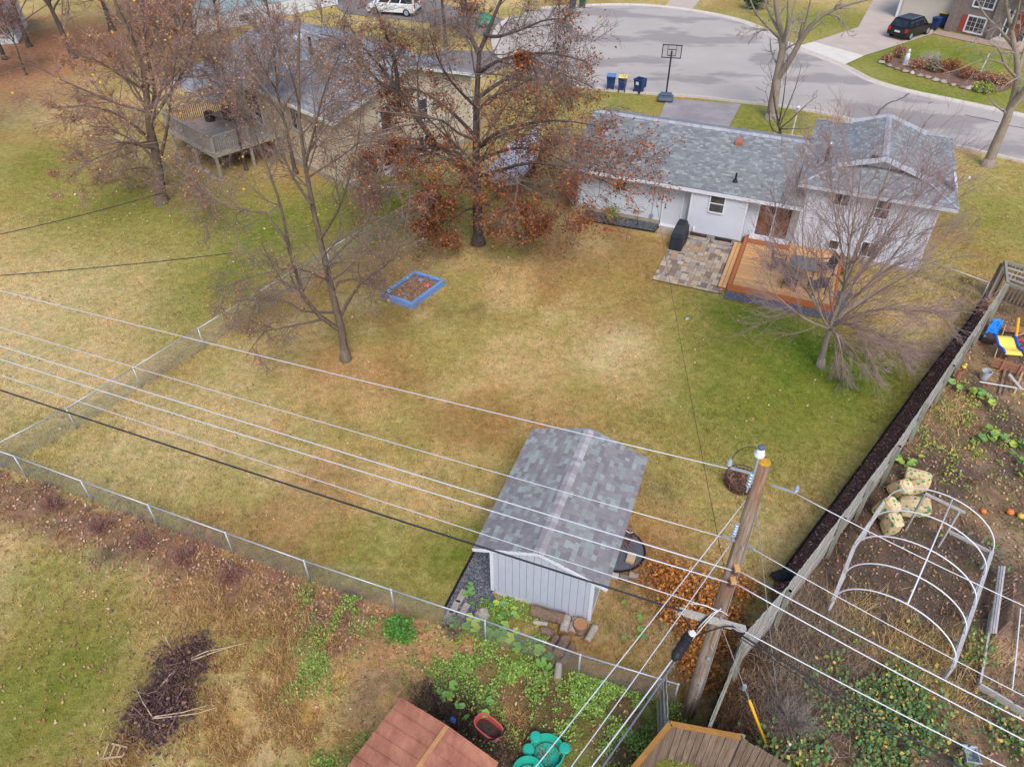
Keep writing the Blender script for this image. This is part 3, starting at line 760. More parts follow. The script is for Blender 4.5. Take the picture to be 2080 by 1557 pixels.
# roof fittings
MB(F).prism([(7.35, 2.75, RZ - .35), (7.72, 2.75, RZ - .35), (7.72, 3.1, RZ - .23), (7.35, 3.1, RZ - .23)], (0, 0, .19)).build('roof_vent', mat('rust_brown_vent', (166, 108, 84), .15, 6, .7), house)
zs = EZ + (0.35 - EY) * SL
BLACKM = mat('black_metal', 0)
MB(F).tube([(7.95, .35, zs), (7.95, .35, zs + .45)], .045, 8).lathe([(.14, 0), (.06, .12)], (7.95, .35, zs), 10).build('plumbing_stack', BLACKM, house)
zp = E2 + (11.75 - HX0) * SL
o = MB(F).tube([(11.75, 1.9, zp), (11.75, 1.9, zp + .8)], .085, 10).build('stove_pipe', mat('dark_pipe', (66, 68, 84), .1, 6, .4), house)
MB(F).lathe([(.12, 0), (.15, .02), (.15, .14), (.05, .2)], (11.75, 1.9, zp + .78), 12).build('pipe_cap', GALV, o, smooth=True)
MB(F).box(11.45, 11.75, 1.6, 2.2, zp - .06, zp + .035).build('flashing', GALV, house)
# dish
dish = thing('satellite_dish', 'white satellite dish on the right edge of the white house roof', 'satellite dish', F(17.2, 1.4, E2 + .1))
m = MB(); c0 = F(17.28, 1.45, E2 + .55); ax_ = np.array([.75, -.45, .48]); ax_ /= np.linalg.norm(ax_); u_ = np.cross(ax_, (0, 0, 1.0)); u_ /= np.linalg.norm(u_); v_ = np.cross(u_, ax_)
V = [c0 - ax_ * .08]; Fq = []
for k, (rr, dd) in enumerate(((.16, -.07), (.3, -.04), (.42, .02))):
    V += [c0 + ax_ * dd + u_ * rr * math.cos(a) * .85 + v_ * rr * math.sin(a) for a in np.arange(14) * 2 * math.pi / 14]
m.add(V, [(0, 1 + i, 1 + (i + 1) % 14) for i in range(14)]); base = m.n - len(V)
m.F.append(np.array([(1 + k * 14 + i, 1 + (k + 1) * 14 + i, 1 + (k + 1) * 14 + (i + 1) % 14, 1 + k * 14 + (i + 1) % 14) for k in range(2) for i in range(14)]))
m.build('reflector', mat('dish_grey', (206, 212, 222), .04, 2, .4), dish, smooth=True)
MB().tube([c0 - v_ * .4, c0 + ax_ * .5 - v_ * .1], .018, 5).lathe([(.05, 0), (.06, .06), (.03, .12)], c0 + ax_ * .5 - v_ * .1, 8).build('feed_arm', TRIM, dish)
MB().tube([c0 - ax_ * .08, F(17.2, 1.45, E2 + .3), F(17.2, 1.45, E2 + .08)], .03, 6).build('mast', GALV, dish)

# ================================================================ patio, deck and their furniture
patio = thing('paver_patio', 'tan and grey paver patio between the covered grill and the cedar deck', 'patio', F(5.7, -5.3))
MB(F).box(5.66, 8.86, -5.32, -.5, -.05, .02).build('paver_bed', mat('joint_sand', (92, 76, 60), .2, 20, .95), patio)
PAV = pmat('paver', [(190, 168, 146), (178, 150, 124), (168, 156, 148), (204, 184, 160), (150, 128, 112), (186, 158, 130), (198, 176, 150), (136, 122, 114), (176, 164, 152)], .85, .14, 14, .3)
pm_ = MB(); pm_.rbox(-.5, .5, -.5, .5, 0, 1, .04); PAVM = pm_.mesh('paver', PAV)
gxn, gyn = 22, 32; used = np.zeros((gxn, gyn), bool); cw, ch = 3.2 / gxn, 4.8 / gyn
ex_, ey_ = F.M[:, 0], F.M[:, 1]
for j in range(gyn):
    for i in range(gxn):
        if used[i, j]: continue
        opts = [(2, 2), (2, 1), (1, 2), (2, 2), (2, 3), (1, 1)] if 0 < i < gxn - 1 and 0 < j < gyn - 1 else [(1, 2), (2, 1)]
        random.shuffle(opts)
        for a, b in opts + [(1, 1)]:
            if i + a <= gxn and j + b <= gyn and not used[i:i + a, j:j + b].any(): break
        used[i:i + a, j:j + b] = True
        c = F(5.66 + (i + a / 2) * cw, -5.32 + (j + b / 2) * ch, .0)
        piece('paver', PAVM, patio, M4(c, ex_ * (a * cw - .014), ey_ * (b * ch - .014), np.array([0, 0, .05 + random.uniform(-.004, .004)])))
deck = thing('wooden_deck', 'orange stained wooden deck with step along its left side outside the sliding door', 'deck', F(9, -4.8))
CEDAR = mat('stained_cedar', (216, 156, 96), 0, 3.0, .6, bump=.15, c2=(232, 184, 130), stretch=(1.2, 14, 1), island=.18)
CEDARD = mat('stained_cedar_edge', (190, 112, 64), .14, 3.0, .6, bump=.15, stretch=(2, 2, 2), island=.12)
bm_ = MB(); bm_.box(0, 1, 0, 1, 0, 1); BOARD = bm_.mesh('deck_board', CEDAR)
nb = 36; y0, y1 = -4.83, .02
for i in range(nb):
    yy = y0 + (y1 - y0) * i / nb
    piece('deck_board', BOARD, deck, M4(F(9.22, yy, .32), ex_ * 4.3, ey_ * ((y1 - y0) / nb - .012), (0, 0, .03 + random.uniform(-.002, .002))))
MB(F).box(9.02, 9.2, -4.9, .02, .322, .356).box(13.54, 13.66, -4.9, .02, .322, .356).build('border_board', CEDARD, deck)
MB(F).box(9.02, 13.66, -4.89, -4.845, .02, .32).box(9.02, 9.06, -4.84, .0, .02, .32).box(13.62, 13.66, -4.84, .0, .02, .32).build('rim_joist', CEDARD, deck)
MB(F).box(8.62, 8.78, -4.95, -.6, .15, .185).box(8.8, 8.98, -4.95, -.6, .15, .185).build('step_tread', CEDAR, deck)
MB(F).box(8.64, 8.98, -4.93, -4.89, .0, .15).box(8.66, 8.7, -4.9, -.6, .0, .15).build('step_riser', CEDARD, deck)
MB(F).box(9.2, 11.2, -.75, .06, .355, .4).build('door_landing', CEDARD, deck)
sheet('gravel_strip', fpoly(F, (9.0, -5.6), (13.9, -5.55), (14.3, -3.0), (13.7, -3.0), (13.7, -4.9), (9.0, -4.9)), .014, mat('slate_gravel', (104, 106, 118), .35, 45, .9, bump=.8))
sheet('house_gravel_bed', fpoly(F, (.65, -1.05), (4.6, -.85), (4.66, .06), (.7, .06)), .02, mat('green_grey_gravel', (82, 92, 92), .3, 45, .9, bump=.8))
MB(F).tube([(.65, .04, .02), (.62, -1.06, .02), (4.62, -.86, .02), (4.66, .0, .02)], .045, 5).single('bed_edging', mat('black_edging', (34, 32, 36), .2, 6), 'black plastic edging round the gravel bed against the white house', 'edging', F(.6, 0))
# grill under its cover
gr = thing('covered_grill', 'barbecue grill under a black fitted cover at the patio corner by the house door', 'grill', F(6.0, -1.7))
COVER = mat('black_cover', (48, 50, 58), .2, 3, .55, bump=.3)
m = MB(F); prof = [(0, -1.0, 0, .98), (.08, -1.0, .02, .98), (.75, -.98, .04, .96), (.85, -.7, .06, .62), (1.18, -.42, .12, .42), (1.22, -.3, .16, .3)]
V = []; 
for z, a, ins, b in prof:
    w_ = .33 - ins; yc = -1.55
    ring = [(-w_, a * .78), (-w_ * .8, a * .82), (w_ * .8, a * .82), (w_, a * .78), (w_, b * .78), (w_ * .8, b * .82), (-w_ * .8, b * .82), (-w_, b * .78)]
    V += [(6.02 + x_ + rng.normal(0, .012), yc + y_ + rng.normal(0, .012), z) for x_, y_ in ring]
m.add(V, [(k * 8 + i, k * 8 + (i + 1) % 8, k * 8 + 8 + (i + 1) % 8, k * 8 + 8 + i) for k in range(5) for i in range(8)]); m.F.append(np.array([list(range(40, 48))]))
cv = m.build('cover', COVER, gr)
MB(F).box(6.25, 6.265, -1.6, -1.52, .78, .88).box(5.93, 6.05, -2.345, -2.335, .62, .65).build('badge', TRIM, gr)
for s_ in (-.22, .22):
    for t_ in (-.65, .65): MB(F).lathe([(.06, 0), (.06, .05)], (6.02 + s_, -1.55 + t_, 0), 8).build('wheel', BLACKM, gr)
# dining set on the deck
DZ = .353
DG = mat('dark_wicker', (92, 88, 92), .2, 20, .7, bump=.4)
tb = thing('patio_table', 'square slate grey patio table in the middle of the cedar deck', 'table', F(11.95, -3.0, DZ))
MB(F).rbox(11.35, 12.55, -3.55, -2.4, DZ + .69, DZ + .74, .01).build('table_top', mat('slate_top', (122, 126, 128), .12, 5, .5), tb)
for a, b in ((11.42, -3.48), (12.48, -3.48), (11.42, -2.47), (12.48, -2.47)): MB(F).beam(F.M.T @ (F(a, b, DZ) - F.o), F.M.T @ (F(a, b, DZ + .69) - F.o), .06, .06).build('leg', DG, tb)
def chair(cx, cy, yaw, label):
    fr = Frame(F(cx, cy, DZ), math.degrees(F.az) + yaw)
    t = thing('patio_chair', label, 'chair', fr(0, 0), 'chairs round the patio table')
    MB(fr).rbox(-.3, .3, -.3, .3, .36, .45, .02).build('seat', DG, t)
    m = MB(fr); m.prism([(-.29, .24, .44), (-.29, .31, .44), (-.27, .43, .98), (-.27, .37, 1.0)], (.56, 0, 0)); m.build('backrest', DG, t)
    for s_ in (-.31, .31): MB(fr).box(s_ - .03, s_ + .03, -.28, .3, .6, .64).build('arm', DG, t)
    for a in (-.28, .28):
        for b in (-.27, .27): MB(fr).box(a - .025, a + .025, b - .025, b + .025, 0, .6 if b < 0 else .4).build('leg', DG, t)
chair(10.9, -2.75, -90, 'dark wicker patio chair on the left of the slate table')
chair(12.95, -2.3, 60, 'dark wicker patio chair standing askew at the right of the slate table')
chair(11.6, -4.1, 185, 'dark wicker patio chair pulled up to the front edge of the slate table')
chair(12.75, -4.05, 150, 'dark wicker patio chair at the front right corner of the slate table')
# little things by the wall
sh = thing('shepherd_hook', 'thin black shepherd hook standing in the gravel bed by the white wall', 'hook', F(3.6, -.6))
MB(F).tube([(3.6, -.6, 0), (3.6, -.6, 1.0), (3.66, -.6, 1.1), (3.8, -.6, 1.12), (3.9, -.6, 1.0), (3.98, -.6, 1.04)], .014, 5).build('rod', BLACKM, sh)
MB(F).box(3.55, 3.65, -.61, -.59, .1, .14).build('foot_bar', BLACKM, sh)
pt = thing('potted_plant', 'yellow green plant in a terracotta pot on the gravel bed', 'plant', F(2.2, -.55))
MB(F).lathe([(.13, 0), (.2, .3), (.22, .3), (.22, .36), (.18, .36)], (2.25, -.55, 0.02), 12).build('pot', mat('terracotta', (168, 104, 76), .15, 5), pt, smooth=True)
# ================================================================ grey shed
S = SHED_F
shed = thing('shed', 'pale grey board sided shed with shingle gable roof in front of the back lawn', 'shed', S(0, 0))
SW, SLEN = 2.93, 4.85; SE, SRZ = 1.95, 2.62; SRX = SW / 2 - .07
PANEL = mat('pale_grey_panel', (188, 192, 204), .06, 3, .6, bump=.12, stretch=(3, 3, .7))
MB(S).box(.03, SW - .03, .03, SLEN, .18, 1.86).build('wall_core', PANEL, shed)
nb = 14; bw = SW / nb
def gz(x): return SE - .06 + (SRZ - SE) * (1 - abs(x - SRX) / (SRX + .5))
for i in range(nb):                                  # grooved boards of the gable end
    x0, x1 = i * bw + .005, (i + 1) * bw - .005; z0, z1 = gz(x0), gz(x1)
    P = [(x0, 0, .18), (x1, 0, .18), (x1, 0, z1)] + ([(SRX, 0, gz(SRX))] if x0 < SRX < x1 else []) + [(x0, 0, z0)]
    MB(S).prism(P, (0, .03, 0)).build('board', PANEL, shed)
for sx, x in ((0, .0), (1, SW - .028)):
    for j in range(16):
        MB(S).box(x, x + .028, .04 + j * .3, .04 + j * .3 + .29, .18, 1.9).build('side_board', PANEL, shed)
for x in (-.03, SW - .07): MB(S).box(x, x + .1, -.022, .06, .15, gz(x + .05) - .02).build('corner_trim', TRIM, shed)
# rake and eave trim
for xa, xb in ((-.5, SRX), (SW + .38, SRX)):
    MB(S).beam((xa, -.1, SE - .03), (xb, -.1, SRZ - .05), .03, .1).build('rake_trim', TRIM, shed)
sl_ = (SRZ - SE) / (SRX + .5); c1 = 1 / math.hypot(1, sl_); sr_ = (SRZ - SE) / (SW + .38 - SRX); c2_ = 1 / math.hypot(1, sr_)
m = MB(S); slab(m, [(-.5, -.1, SE), (SRX, -.1, SRZ), (SRX, 4.98, SRZ), (-.5, 4.98, SE)], .05); slab(m, [(SRX, -.1, SRZ), (SW + .38, -.1, SE), (SW + .38, 4.98, SE), (SRX, 4.98, SRZ)], .05)
sroof = m.build('roof', MAT['roof_deck'], shed)
sd_ = lambda v: S.M @ np.asarray(v, float)
T1_ = tabs(S(-.5, -.1, SE), sd_((0, 1, 0)), sd_((c1, 0, sl_ * c1)), 5.08, (SRX + .5) / c1, .17, .135, th=.012)
T2_ = tabs(S(SW + .38, -.1, SE), sd_((0, 1, 0)), sd_((-c2_, 0, sr_ * c2_)), 5.08, (SW + .38 - SRX) / c2_, .17, .135, th=.012)
TT = sorted(T1_ + T2_, key=lambda t: np.linalg.norm(t[0] - [0, 0, CAM_H]))
SHM = wedge().mesh('shingle', SHING2)
for o, ex, ey, ez in TT[:290]: piece('shingle', SHM, sroof, M4(o, ex, ey, ez))
m = MB(); tabs_mesh(m, TT[290:]); m.build('shingles', SHING2, sroof)['kind'] = 'stuff'
CAP2 = pmat('shed_ridge_cap', [(174, 167, 168), (164, 156, 159), (180, 177, 177), (160, 151, 155), (184, 182, 182)], .9, .1, 40, .2)
k = int(5.05 / .16)
for i in range(k):
    m = MB(); ridge_caps(m, S(SRX, -.1 + i * .16, SRZ + .008), S(SRX, -.1 + i * .16 + .1605, SRZ + .008), sd_((-c1, 0, -sl_ * c1)), sd_((c2_, 0, -sr_ * c2_)), .165, .16, .022); m.build('ridge_cap', CAP2, sroof)
# lattice skirt
m = MB(S)
for i in range(60):
    x = i * .075 - .2
    for sgn in (1, -1):
        xa, xb = (x, x + .2) if sgn > 0 else (x + .2, x)
        if min(xa, xb) < 0 or max(xa, xb) > SW: continue
        m.beam((xa, .01 + .005 * sgn, 0), (xb, .01 + .005 * sgn, .19), .022, .006, up=(0, 1, 0))
for i in range(100):
    y = i * .075
    for sgn in (1, -1):
        ya, yb = (y, y + .2) if sgn > 0 else (y + .2, y)
        if max(ya, yb) > SLEN: continue
        m.beam((SW - .01 + .005 * sgn, ya, 0), (SW - .01 + .005 * sgn, yb, .19), .022, .006, up=(1, 0, 0))
lt = m.build('lattice_skirt', TRIM, shed); lt['kind'] = 'stuff'
MB(S).box(.06, SW - .06, .08, SLEN - .05, .0, .18).build('floor_frame', mat('dark_under', (40, 34, 32), .2, 6), shed)
MB(S).tube([(SW + .38, 2.0, SE - .03), (SW + .5, 1.98, SE - .06), (SW + .58, 2.03, SE - .05)], .012, 5).build('antenna_hook', TRIM, shed)

# ================================================================ chain link fences
ZINC = mat('zinc_pipe', (196, 202, 210), .08, 5, .45, .4, .05)
WIREM = mat('zinc_wire', (148, 152, 150), .1, 8, .6, .3, 0)
def chain_link(name, label, pts, h, pitch=.085, wr=.0032, posts=None):
    pts = [np.array([p[0], p[1], 0.0]) for p in pts]; root = thing(name, label, 'fence', pts[0])
    for p in (posts or pts):
        p = np.asarray(p, float); m = MB(); m.tube([(p[0], p[1], -.1), (p[0], p[1], h - .03)], .026, 8); o = m.build('post', ZINC, root, smooth=True)
        MB().lathe([(.034, 0), (.034, .05), (0, .075)], (p[0], p[1], h - .03), 8).build('post_cap', ZINC, o)
    for a, b in zip(pts[:-1], pts[1:]):
        MB().tube([a + [0, 0, h], b + [0, 0, h]], .021, 7).build('top_rail', ZINC, root, smooth=True)
        L = np.linalg.norm(b - a); d = (b - a) / L; n_ = np.array([-d[1], d[0], 0]); m = MB(); hh = h - .04; s = np.arange(-hh, L, pitch)
        for sg in (1, -1):
            s0 = s if sg > 0 else s + hh; s1 = s + hh if sg > 0 else s
            t0 = np.where(s1 != s0, (np.clip(s0, 0, L) - s0) / (s1 - s0), 0); t1 = (np.clip(s1, 0, L) - s0) / (s1 - s0)
            A = a + d * (s0 + (s1 - s0) * t0)[:, None] + np.array([0, 0, 1.]) * (.02 + hh * t0)[:, None] + n_ * .003 * sg
            B = a + d * (s0 + (s1 - s0) * t1)[:, None] + np.array([0, 0, 1.]) * (.02 + hh * t1)[:, None] + n_ * .003 * sg
            k = np.linalg.norm(A - B, axis=1) > .02
            V, Fq = tubes(np.stack([A[k], B[k]], 1), np.full((k.sum(), 2), wr), 3); m.add(V, Fq)
        m.build('wire_mesh', WIREM, root)['kind'] = 'stuff'
    return root
front_fence = chain_link('chain_link_fence', 'long chain link fence along the bottom of the lawn past the shed', CL_FRONT, 1.0)
CL_LEFT = [G(u, v, 1.0)[:2] for u, v in ((-20, 908), (134, 829), (270, 747), (402, 667), (516, 598), (664, 507), (816, 421), (885, 382))]
chain_link('chain_link_fence', 'chain link fence running away between the two back yards beside the front tree', CL_LEFT, 1.0)
p1 = F(17.0, -.2)[:2]; p2 = G(2008, 576, .9)[:2]
chain_link('chain_link_fence', 'short chain link fence from the house corner to the weathered wooden fence', [p1, p2], .95)
p1 = G(1165, 408)[:2]; p2 = G(1100, 398)[:2]; p3 = G(1000, 400)[:2]
chain_link('chain_link_fence', 'short chain link gate fence left of the white house under the oak leaves', [p1, p2, p3], 1.0)

# ================================================================ wooden fences
WEATH = mat('weathered_wood', (158, 153, 144), 0, 2.0, .9, bump=.5, c2=(196, 192, 184), stretch=(9, 9, .8), island=.16)
MOSSY = mat('mossy_wood', (136, 134, 116), 0, 2.0, .9, bump=.5, c2=(164, 162, 152), stretch=(6, 6, .8), island=.14)
def wood_fence(name, label, pts, h, pick=.145, mat_=None, side=1, rails=True, jit=.02, post=True, cap=None, railz=None, rt=.04):
    """pickets on one side, rails and posts on the other (side = +1: rails to the right of the run)"""
    mat_ = mat_ or WEATH
    pts = [np.array([p[0], p[1], 0.0]) for p in pts]; root = thing(name, label, 'fence', pts[0])
    for a, b in zip(pts[:-1], pts[1:]):
        L = np.linalg.norm(b - a); d = (b - a) / L; n_ = np.array([d[1], -d[0], 0]) * side; k = int(L / pick); w = L / k
        for i in range(k):
            c = a + d * (i * w); hh = h + random.uniform(-jit, jit); t = random.uniform(-.008, .008)
            m = MB(); P = np.array([c + d * .004, c + d * (w - .008)])
            V = [P[0], P[1], P[1] - n_ * .02, P[0] - n_ * .02]
            m.prism(np.array([v + n_ * t + [0, 0, .03] for v in V]), (0, 0, hh)); m.build('picket', mat_, root)
        if rails:
            for z in railz or (.3, h * .56, h - .18): MB().beam(a + n_ * (.01 + rt / 2) + [0, 0, z], b + n_ * (.01 + rt / 2) + [0, 0, z], rt, .09).build('rail', mat_, root)
        if cap: MB().beam(a + n_ * .01 + [0, 0, h + .06], b + n_ * .01 + [0, 0, h + .06], .12, .03).build('cap_rail', cap, root)
        if post:
            for q in ((a, b) if L < 2.6 else [a + d * L * i / round(L / 2.3) for i in range(int(round(L / 2.3)) + 1)]):
                q = np.asarray(q) + n_ * .09; MB().beam(q + [0, 0, -.1], q + [0, 0, h - .04], .09, .09, up=(d[0], d[1], 0)).build('post', MOSSY, root)
    return root
wood_fence('wooden_fence', 'long weathered grey picket fence between the mulch strip and the vegetable garden', WOODF, 1.87, side=-1, railz=(.95,), rt=.02)
wood_fence('wooden_fence', 'short mossy fence section leaning behind the utility pole', [WOODF[5] + [.03, -.05], W_END], 1.75, mat_=MOSSY, side=-1)
BRFENCE = mat('brown_fence_wood', (110, 92, 80), 0, 2.0, .9, bump=.5, c2=(150, 130, 112), stretch=(8, 8, .8), island=.22)
OCHRE = mat('ochre_cap', (168, 118, 58), .2, 3, .8)
c0 = G(1362, 1470, 1.75)[:2]; c1f = G(1505, 1497, 1.75)[:2]; c2f = G(1640, 1575, 1.75)[:2]; c3f = G(1275, 1575, 1.75)[:2]
wood_fence('wooden_fence', 'brown stained yard fence corner with ochre cap at the bottom edge', [c3f, c0, c1f], 1.7, mat_=BRFENCE, side=-1, cap=OCHRE)
wood_fence('wooden_fence', 'brown plank fence running out of the bottom edge right of the ochre capped corner', [c1f + [.04, 0], c2f], 1.7, mat_=BRFENCE, side=-1)
wood_fence('fence_panel', 'small grey fence panel standing beside the foot of the utility pole', [G(1352, 1372, 1.6)[:2], c0 + [-.02, .05]], 1.55, mat_=MOSSY, side=1, post=False)

# ================================================================ utility pole and wires
PB = G(1398, 1447); PX, PY = PB[0], PB[1]
def pz(v, u=None):            # height on the pole axis seen at image row v
    y = (v - 778.5) / FPX; dy = _cp - y * _sp; dz = -_sp - y * _cp
    return CAM_H + dz * PY / dy
PT = pz(938)
pole = thing('utility_pole', 'leaning brown wooden utility pole with insulators in front of the picket fence', 'utility pole', (PX, PY, 0))
def barkpole():
    t = NT('pole_wood'); v = t.coord((7, 7, .55)); f = t.noise(v, 1.6, 6, .7); f2 = t.noise(t.coord((1, 1, .35)), 1.2, 3, .6)
    a = t.ramp(f, [(.3, rgba((82, 66, 58))), (.5, rgba((142, 124, 110))), (.7, rgba((180, 166, 152)))]); b = t.ramp(f, [(.3, rgba((86, 58, 42))), (.7, rgba((160, 112, 76)))])
    t.bump(f, .6, .03); return t.done(t.mix(t.ramp(f2, [(.5, (0, 0, 0)), (.62, (.8, .8, .8))]), a, b), .9)
lean = AY(1553, 938, PY)[0] - PX
def pp(z, dx=0, dy=0): return np.array([PX + lean * z / PT + dx, PY + dy, z])
MB().tube([pp(-.2), pp(0), pp(2.5), pp(5), pp(7.5), pp(PT)], [.165, .16, .148, .135, .122, .108], 18).build('shaft', barkpole(), pole, smooth=True)
MB().tube([pp(PT), pp(PT + .03)], [.11, .08], 12).build('lichen_cap', mat('lichen', (204, 150, 48), .3, 14, .95, bump=.6), pole)
PORC = mat('porcelain', (226, 228, 230), .05, 3, .3); STEEL = mat('bright_steel', (176, 190, 206), .1, 6, .4, .5)
o = MB().beam(pp(PT - .55, -.13), pp(PT + .12, -.13), .04, .05).build('top_bracket', STEEL, pole)
MB().lathe([(.05, 0), (.085, .03), (.1, .09), (.07, .12), (.08, .16), (.05, .2)], pp(PT + .12, -.13), 14).build('top_insulator', PORC, o, smooth=True)
MB().lathe([(.04, 0), (.06, .02), (.06, .06), (.03, .08)], pp(PT + .32, -.13), 12).build('insulator_cap', mat('blue_grey', (92, 104, 128), .1, 5, .4), o)
OCH = mat('spool_ochre', (206, 160, 100), .1, 5); MAR = mat('spool_glaze', (110, 70, 74), .1, 5, .35)
SPZ = [pz(1143), pz(1168), pz(1215)]
for z in SPZ[:2]:
    m = MB().lathe([(.05, -.06), (.065, -.05), (.045, -.01), (.045, .01), (.065, .05), (.05, .06)], pp(z, -.02, -.2), 12); m.build('spool_insulator', MAR, pole, smooth=True)
    MB().box(pp(z)[0] - .05, pp(z)[0] + .05, PY - .26, PY - .12, z + .06, z + .13).build('spool_bracket', OCH, pole)
for vv in (985, 1085):
    z = pz(vv); m = MB()
    for i in range(5): m.lathe([(.03, 0), (.05, .01), (.03, .025)], pp(z + .3 - i * .075, -.17, -.02), 8)
    m.tube([pp(z + .35, -.12), pp(z - .1, -.2, -.08)], .016, 5); m.build('dead_end_insulator', STEEL, pole)
CA = pz(1250)
ca0 = AY(1378, 1240, PY - .2); ca1 = AY(1512, 1277, PY - .2)
MB().beam(ca0, ca1, .11, .13).build('crossarm', WEATH, pole)
MB().tube([pp(.3, .16, -.05), pp(4, .15, -.05), pp(PT - 1, .12, -.05)], .012, 5).build('ground_wire', mat('grey_metal', 0), pole)
for i, z in enumerate((1.1, 2.0, 3.4, 4.6, 5.9, 7.0)): MB().tube([pp(z, 0, -.14), pp(z, 0, -.2)], .022, 6).build('bolt', STEEL, pole)
for z in (1.7, 2.9): MB().box(pp(z)[0] - .04, pp(z)[0] + .04, PY - .185, PY - .16, z, z + .1).build('tag', STEEL, pole)
# splice enclosures hanging by the crossarm
BLKP = mat('black_plastic', (38, 38, 44), .2, 6, .5)
sp0, sp1 = AY(1402, 1285, PY - .35), AY(1368, 1340, PY - .9)
spl = thing('splice_enclosure', 'black cable splice case hanging from the pole crossarm', 'splice case', sp1)
m = MB(); m.tube([sp0, sp0 * .9 + sp1 * .1, sp0 * .15 + sp1 * .85, sp1], [.05, .11, .11, .05], 10); m.build('case', BLKP, spl, smooth=True)
for k_ in (.25, .5, .75): 
    c = sp0 * (1 - k_) + sp1 * k_; dd = (sp1 - sp0) / np.linalg.norm(sp1 - sp0); MB().tube([c - dd * .025, c + dd * .025], .12, 10).build('clamp_band', BLKP, spl)
MB().lathe([(.05, 0), (.09, .03), (.06, .08)], sp0 + [0.02, -.05, .05], 7).build('cable_ties', PORC, spl)
for k_, (q0, q1, q2, rr, mt) in enumerate((((1378, 1242), (1395, 1262), (1408, 1285), .02, BLKP), ((1440, 1250), (1425, 1262), (1404, 1290), .022, BLKP), ((1512, 1277), (1470, 1272), (1412, 1292), .018, BLKP), ((1465, 1235), (1440, 1258), (1380, 1330), .012, PORC), ((1480, 1250), (1455, 1240), (1418, 1275), .01, PORC), ((1400, 1225), (1430, 1228), (1455, 1240), .01, PORC))):
    MB().tube(smoothline([AY(*q0, PY - .22), AY(q1[0], q1[1], PY - .32), AY(*q2, PY - .36)], 5), rr, 6).build('cable_loop', mt, pole, smooth=True)
ALU = mat('aluminium_wire', (214, 218, 226), .05, 3, .45, .2, 0); BLKW = mat('black_cable', (46, 48, 58), .1, 3, .5, 0, 0)
def wire(a, b, r, label, mat_=None, sag=.0, n=14, extra=None, name='power_line'):
    t = np.linspace(0, 1, n)[:, None]; P = a * (1 - t) + b * t; P[:, 2] -= (4 * sag * t * (1 - t))[:, 0]
    if extra is not None: P = np.vstack([P, extra])
    o = MB().tube(P, r, 6).single(name, mat_ or ALU, label, 'cable', a, smooth=True, group='wires on the utility pole'); return o
def ext(a, u, v, z, k=1.6):
    b = G(u, v, z); return a + (b - a) * k
Z1 = PT - .45; Z2 = pz(1090); Z5 = pz(1225)
wl_ = [((1478, 951), Z1, (0, 583), 'top bare wire from the pole head to the left over the lawn', .009), ((1474, 1092), Z2, (0, 659), 'second bare wire from the pole to the left crossing the shed roof', .009),
       (None, SPZ[0], (0, 697), 'thick pale wire from the upper spool to the left', .014), (None, SPZ[1], (0, 724), 'thick pale wire from the lower spool to the left', .014),
       (None, Z5, (0, 757), 'pale wire from under the spools to the left beside the black cable', .011), (None, CA, (0, 787), 'thick black cable from the crossarm to the left across the shed gable', .024)]
for i, (pt_, z, far, lab, r) in enumerate(wl_):
    a = AY(pt_[0], pt_[1], PY - .02) if pt_ else (pp(z, -.05, -.18) if i < 5 else ca0 + [.1, -.05, .05])
    wire(a, ext(a, far[0], far[1], a[2] - .25), r, lab, BLKW if i == 5 else ALU, .12)
MB().beam(AY(1484, 950, PY - .02), AY(1530, 962, PY), .035, .035).build('strain_link', STEEL, pole); MB().beam(AY(1568, 985, PY - .02), AY(1618, 1002, PY - .2), .03, .03).build('strain_link', STEEL, pole)
MB().beam(AY(1470, 1088, PY - .05), AY(1500, 1100, PY), .04, .05).build('strain_link', STEEL, pole); MB().beam(AY(1515, 1108, PY), AY(1532, 1116, PY - .15), .04, .05).build('strain_link', STEEL, pole)
for uv in ((1482, 940), (1618, 993)):
    q = AY(*uv, PY - .05); MB().lathe([(.03, -.06), (.05, -.03), (.03, 0), (.05, .03), (.02, .1)], q, 8).build('jumper_clamp', STEEL, pole)
jp = smoothline([AY(1482, 938, PY), AY(1500, 915, PY), AY(1530, 908, PY), AY(1556, 930, PY)], 5); MB().tube(jp, .008, 5).build('jumper_wire', BLKW, pole)
wr_ = [((1618, 1003), Z1, (2080, 1221), 'top bare wire from the pole head to the right over the hoop frame', .009), ((1532, 1116), Z2, (2080, 1405), 'second bare wire from the pole to the right over the garden', .009),
       (None, SPZ[0], (2080, 1455), 'thick pale wire from the upper spool to the right over the garden', .014), (None, SPZ[1], (2080, 1495), 'thick pale wire from the lower spool to the right over the garden', .014),
       (None, CA + .05, (2055, 1557), 'lowest pale wire from the crossarm to the right bottom corner', .014), (None, CA - .1, (1960, 1557), 'black cable from the crossarm towards the grey plastic tub', .022), (None, CA - .2, (1900, 1540), 'thin black cable under the thick one right of the pole', .012)]
for i, (pt_, z, far, lab, r) in enumerate(wr_):
    a = AY(pt_[0], pt_[1], PY - .15) if pt_ else (pp(z, .05, -.18) if i < 4 else np.array([ca1[0] - .3, ca1[1] - .06, z]))
    wire(a, ext(a, far[0], far[1], a[2] - .2, 1.5), r, lab, BLKW if i >= 5 else ALU, .1)
wd_ = [((1514, 1016), (1085, 1557), 'bare wire from the pole head down to the bottom centre of the view', .009, ALU), ((1485, 1102), (1158, 1557), 'bare wire from mid pole running to the bottom centre right of the first', .009, ALU),
       ((1405, 1285), (1200, 1557), 'pale cable from the splice case to the bottom edge', .016, ALU), ((1400, 1300), (1222, 1557), 'black and silver cable pair from the splice case to the bottom edge', .02, mat('slate_cable', (108, 116, 132), .1, 3, .4))]
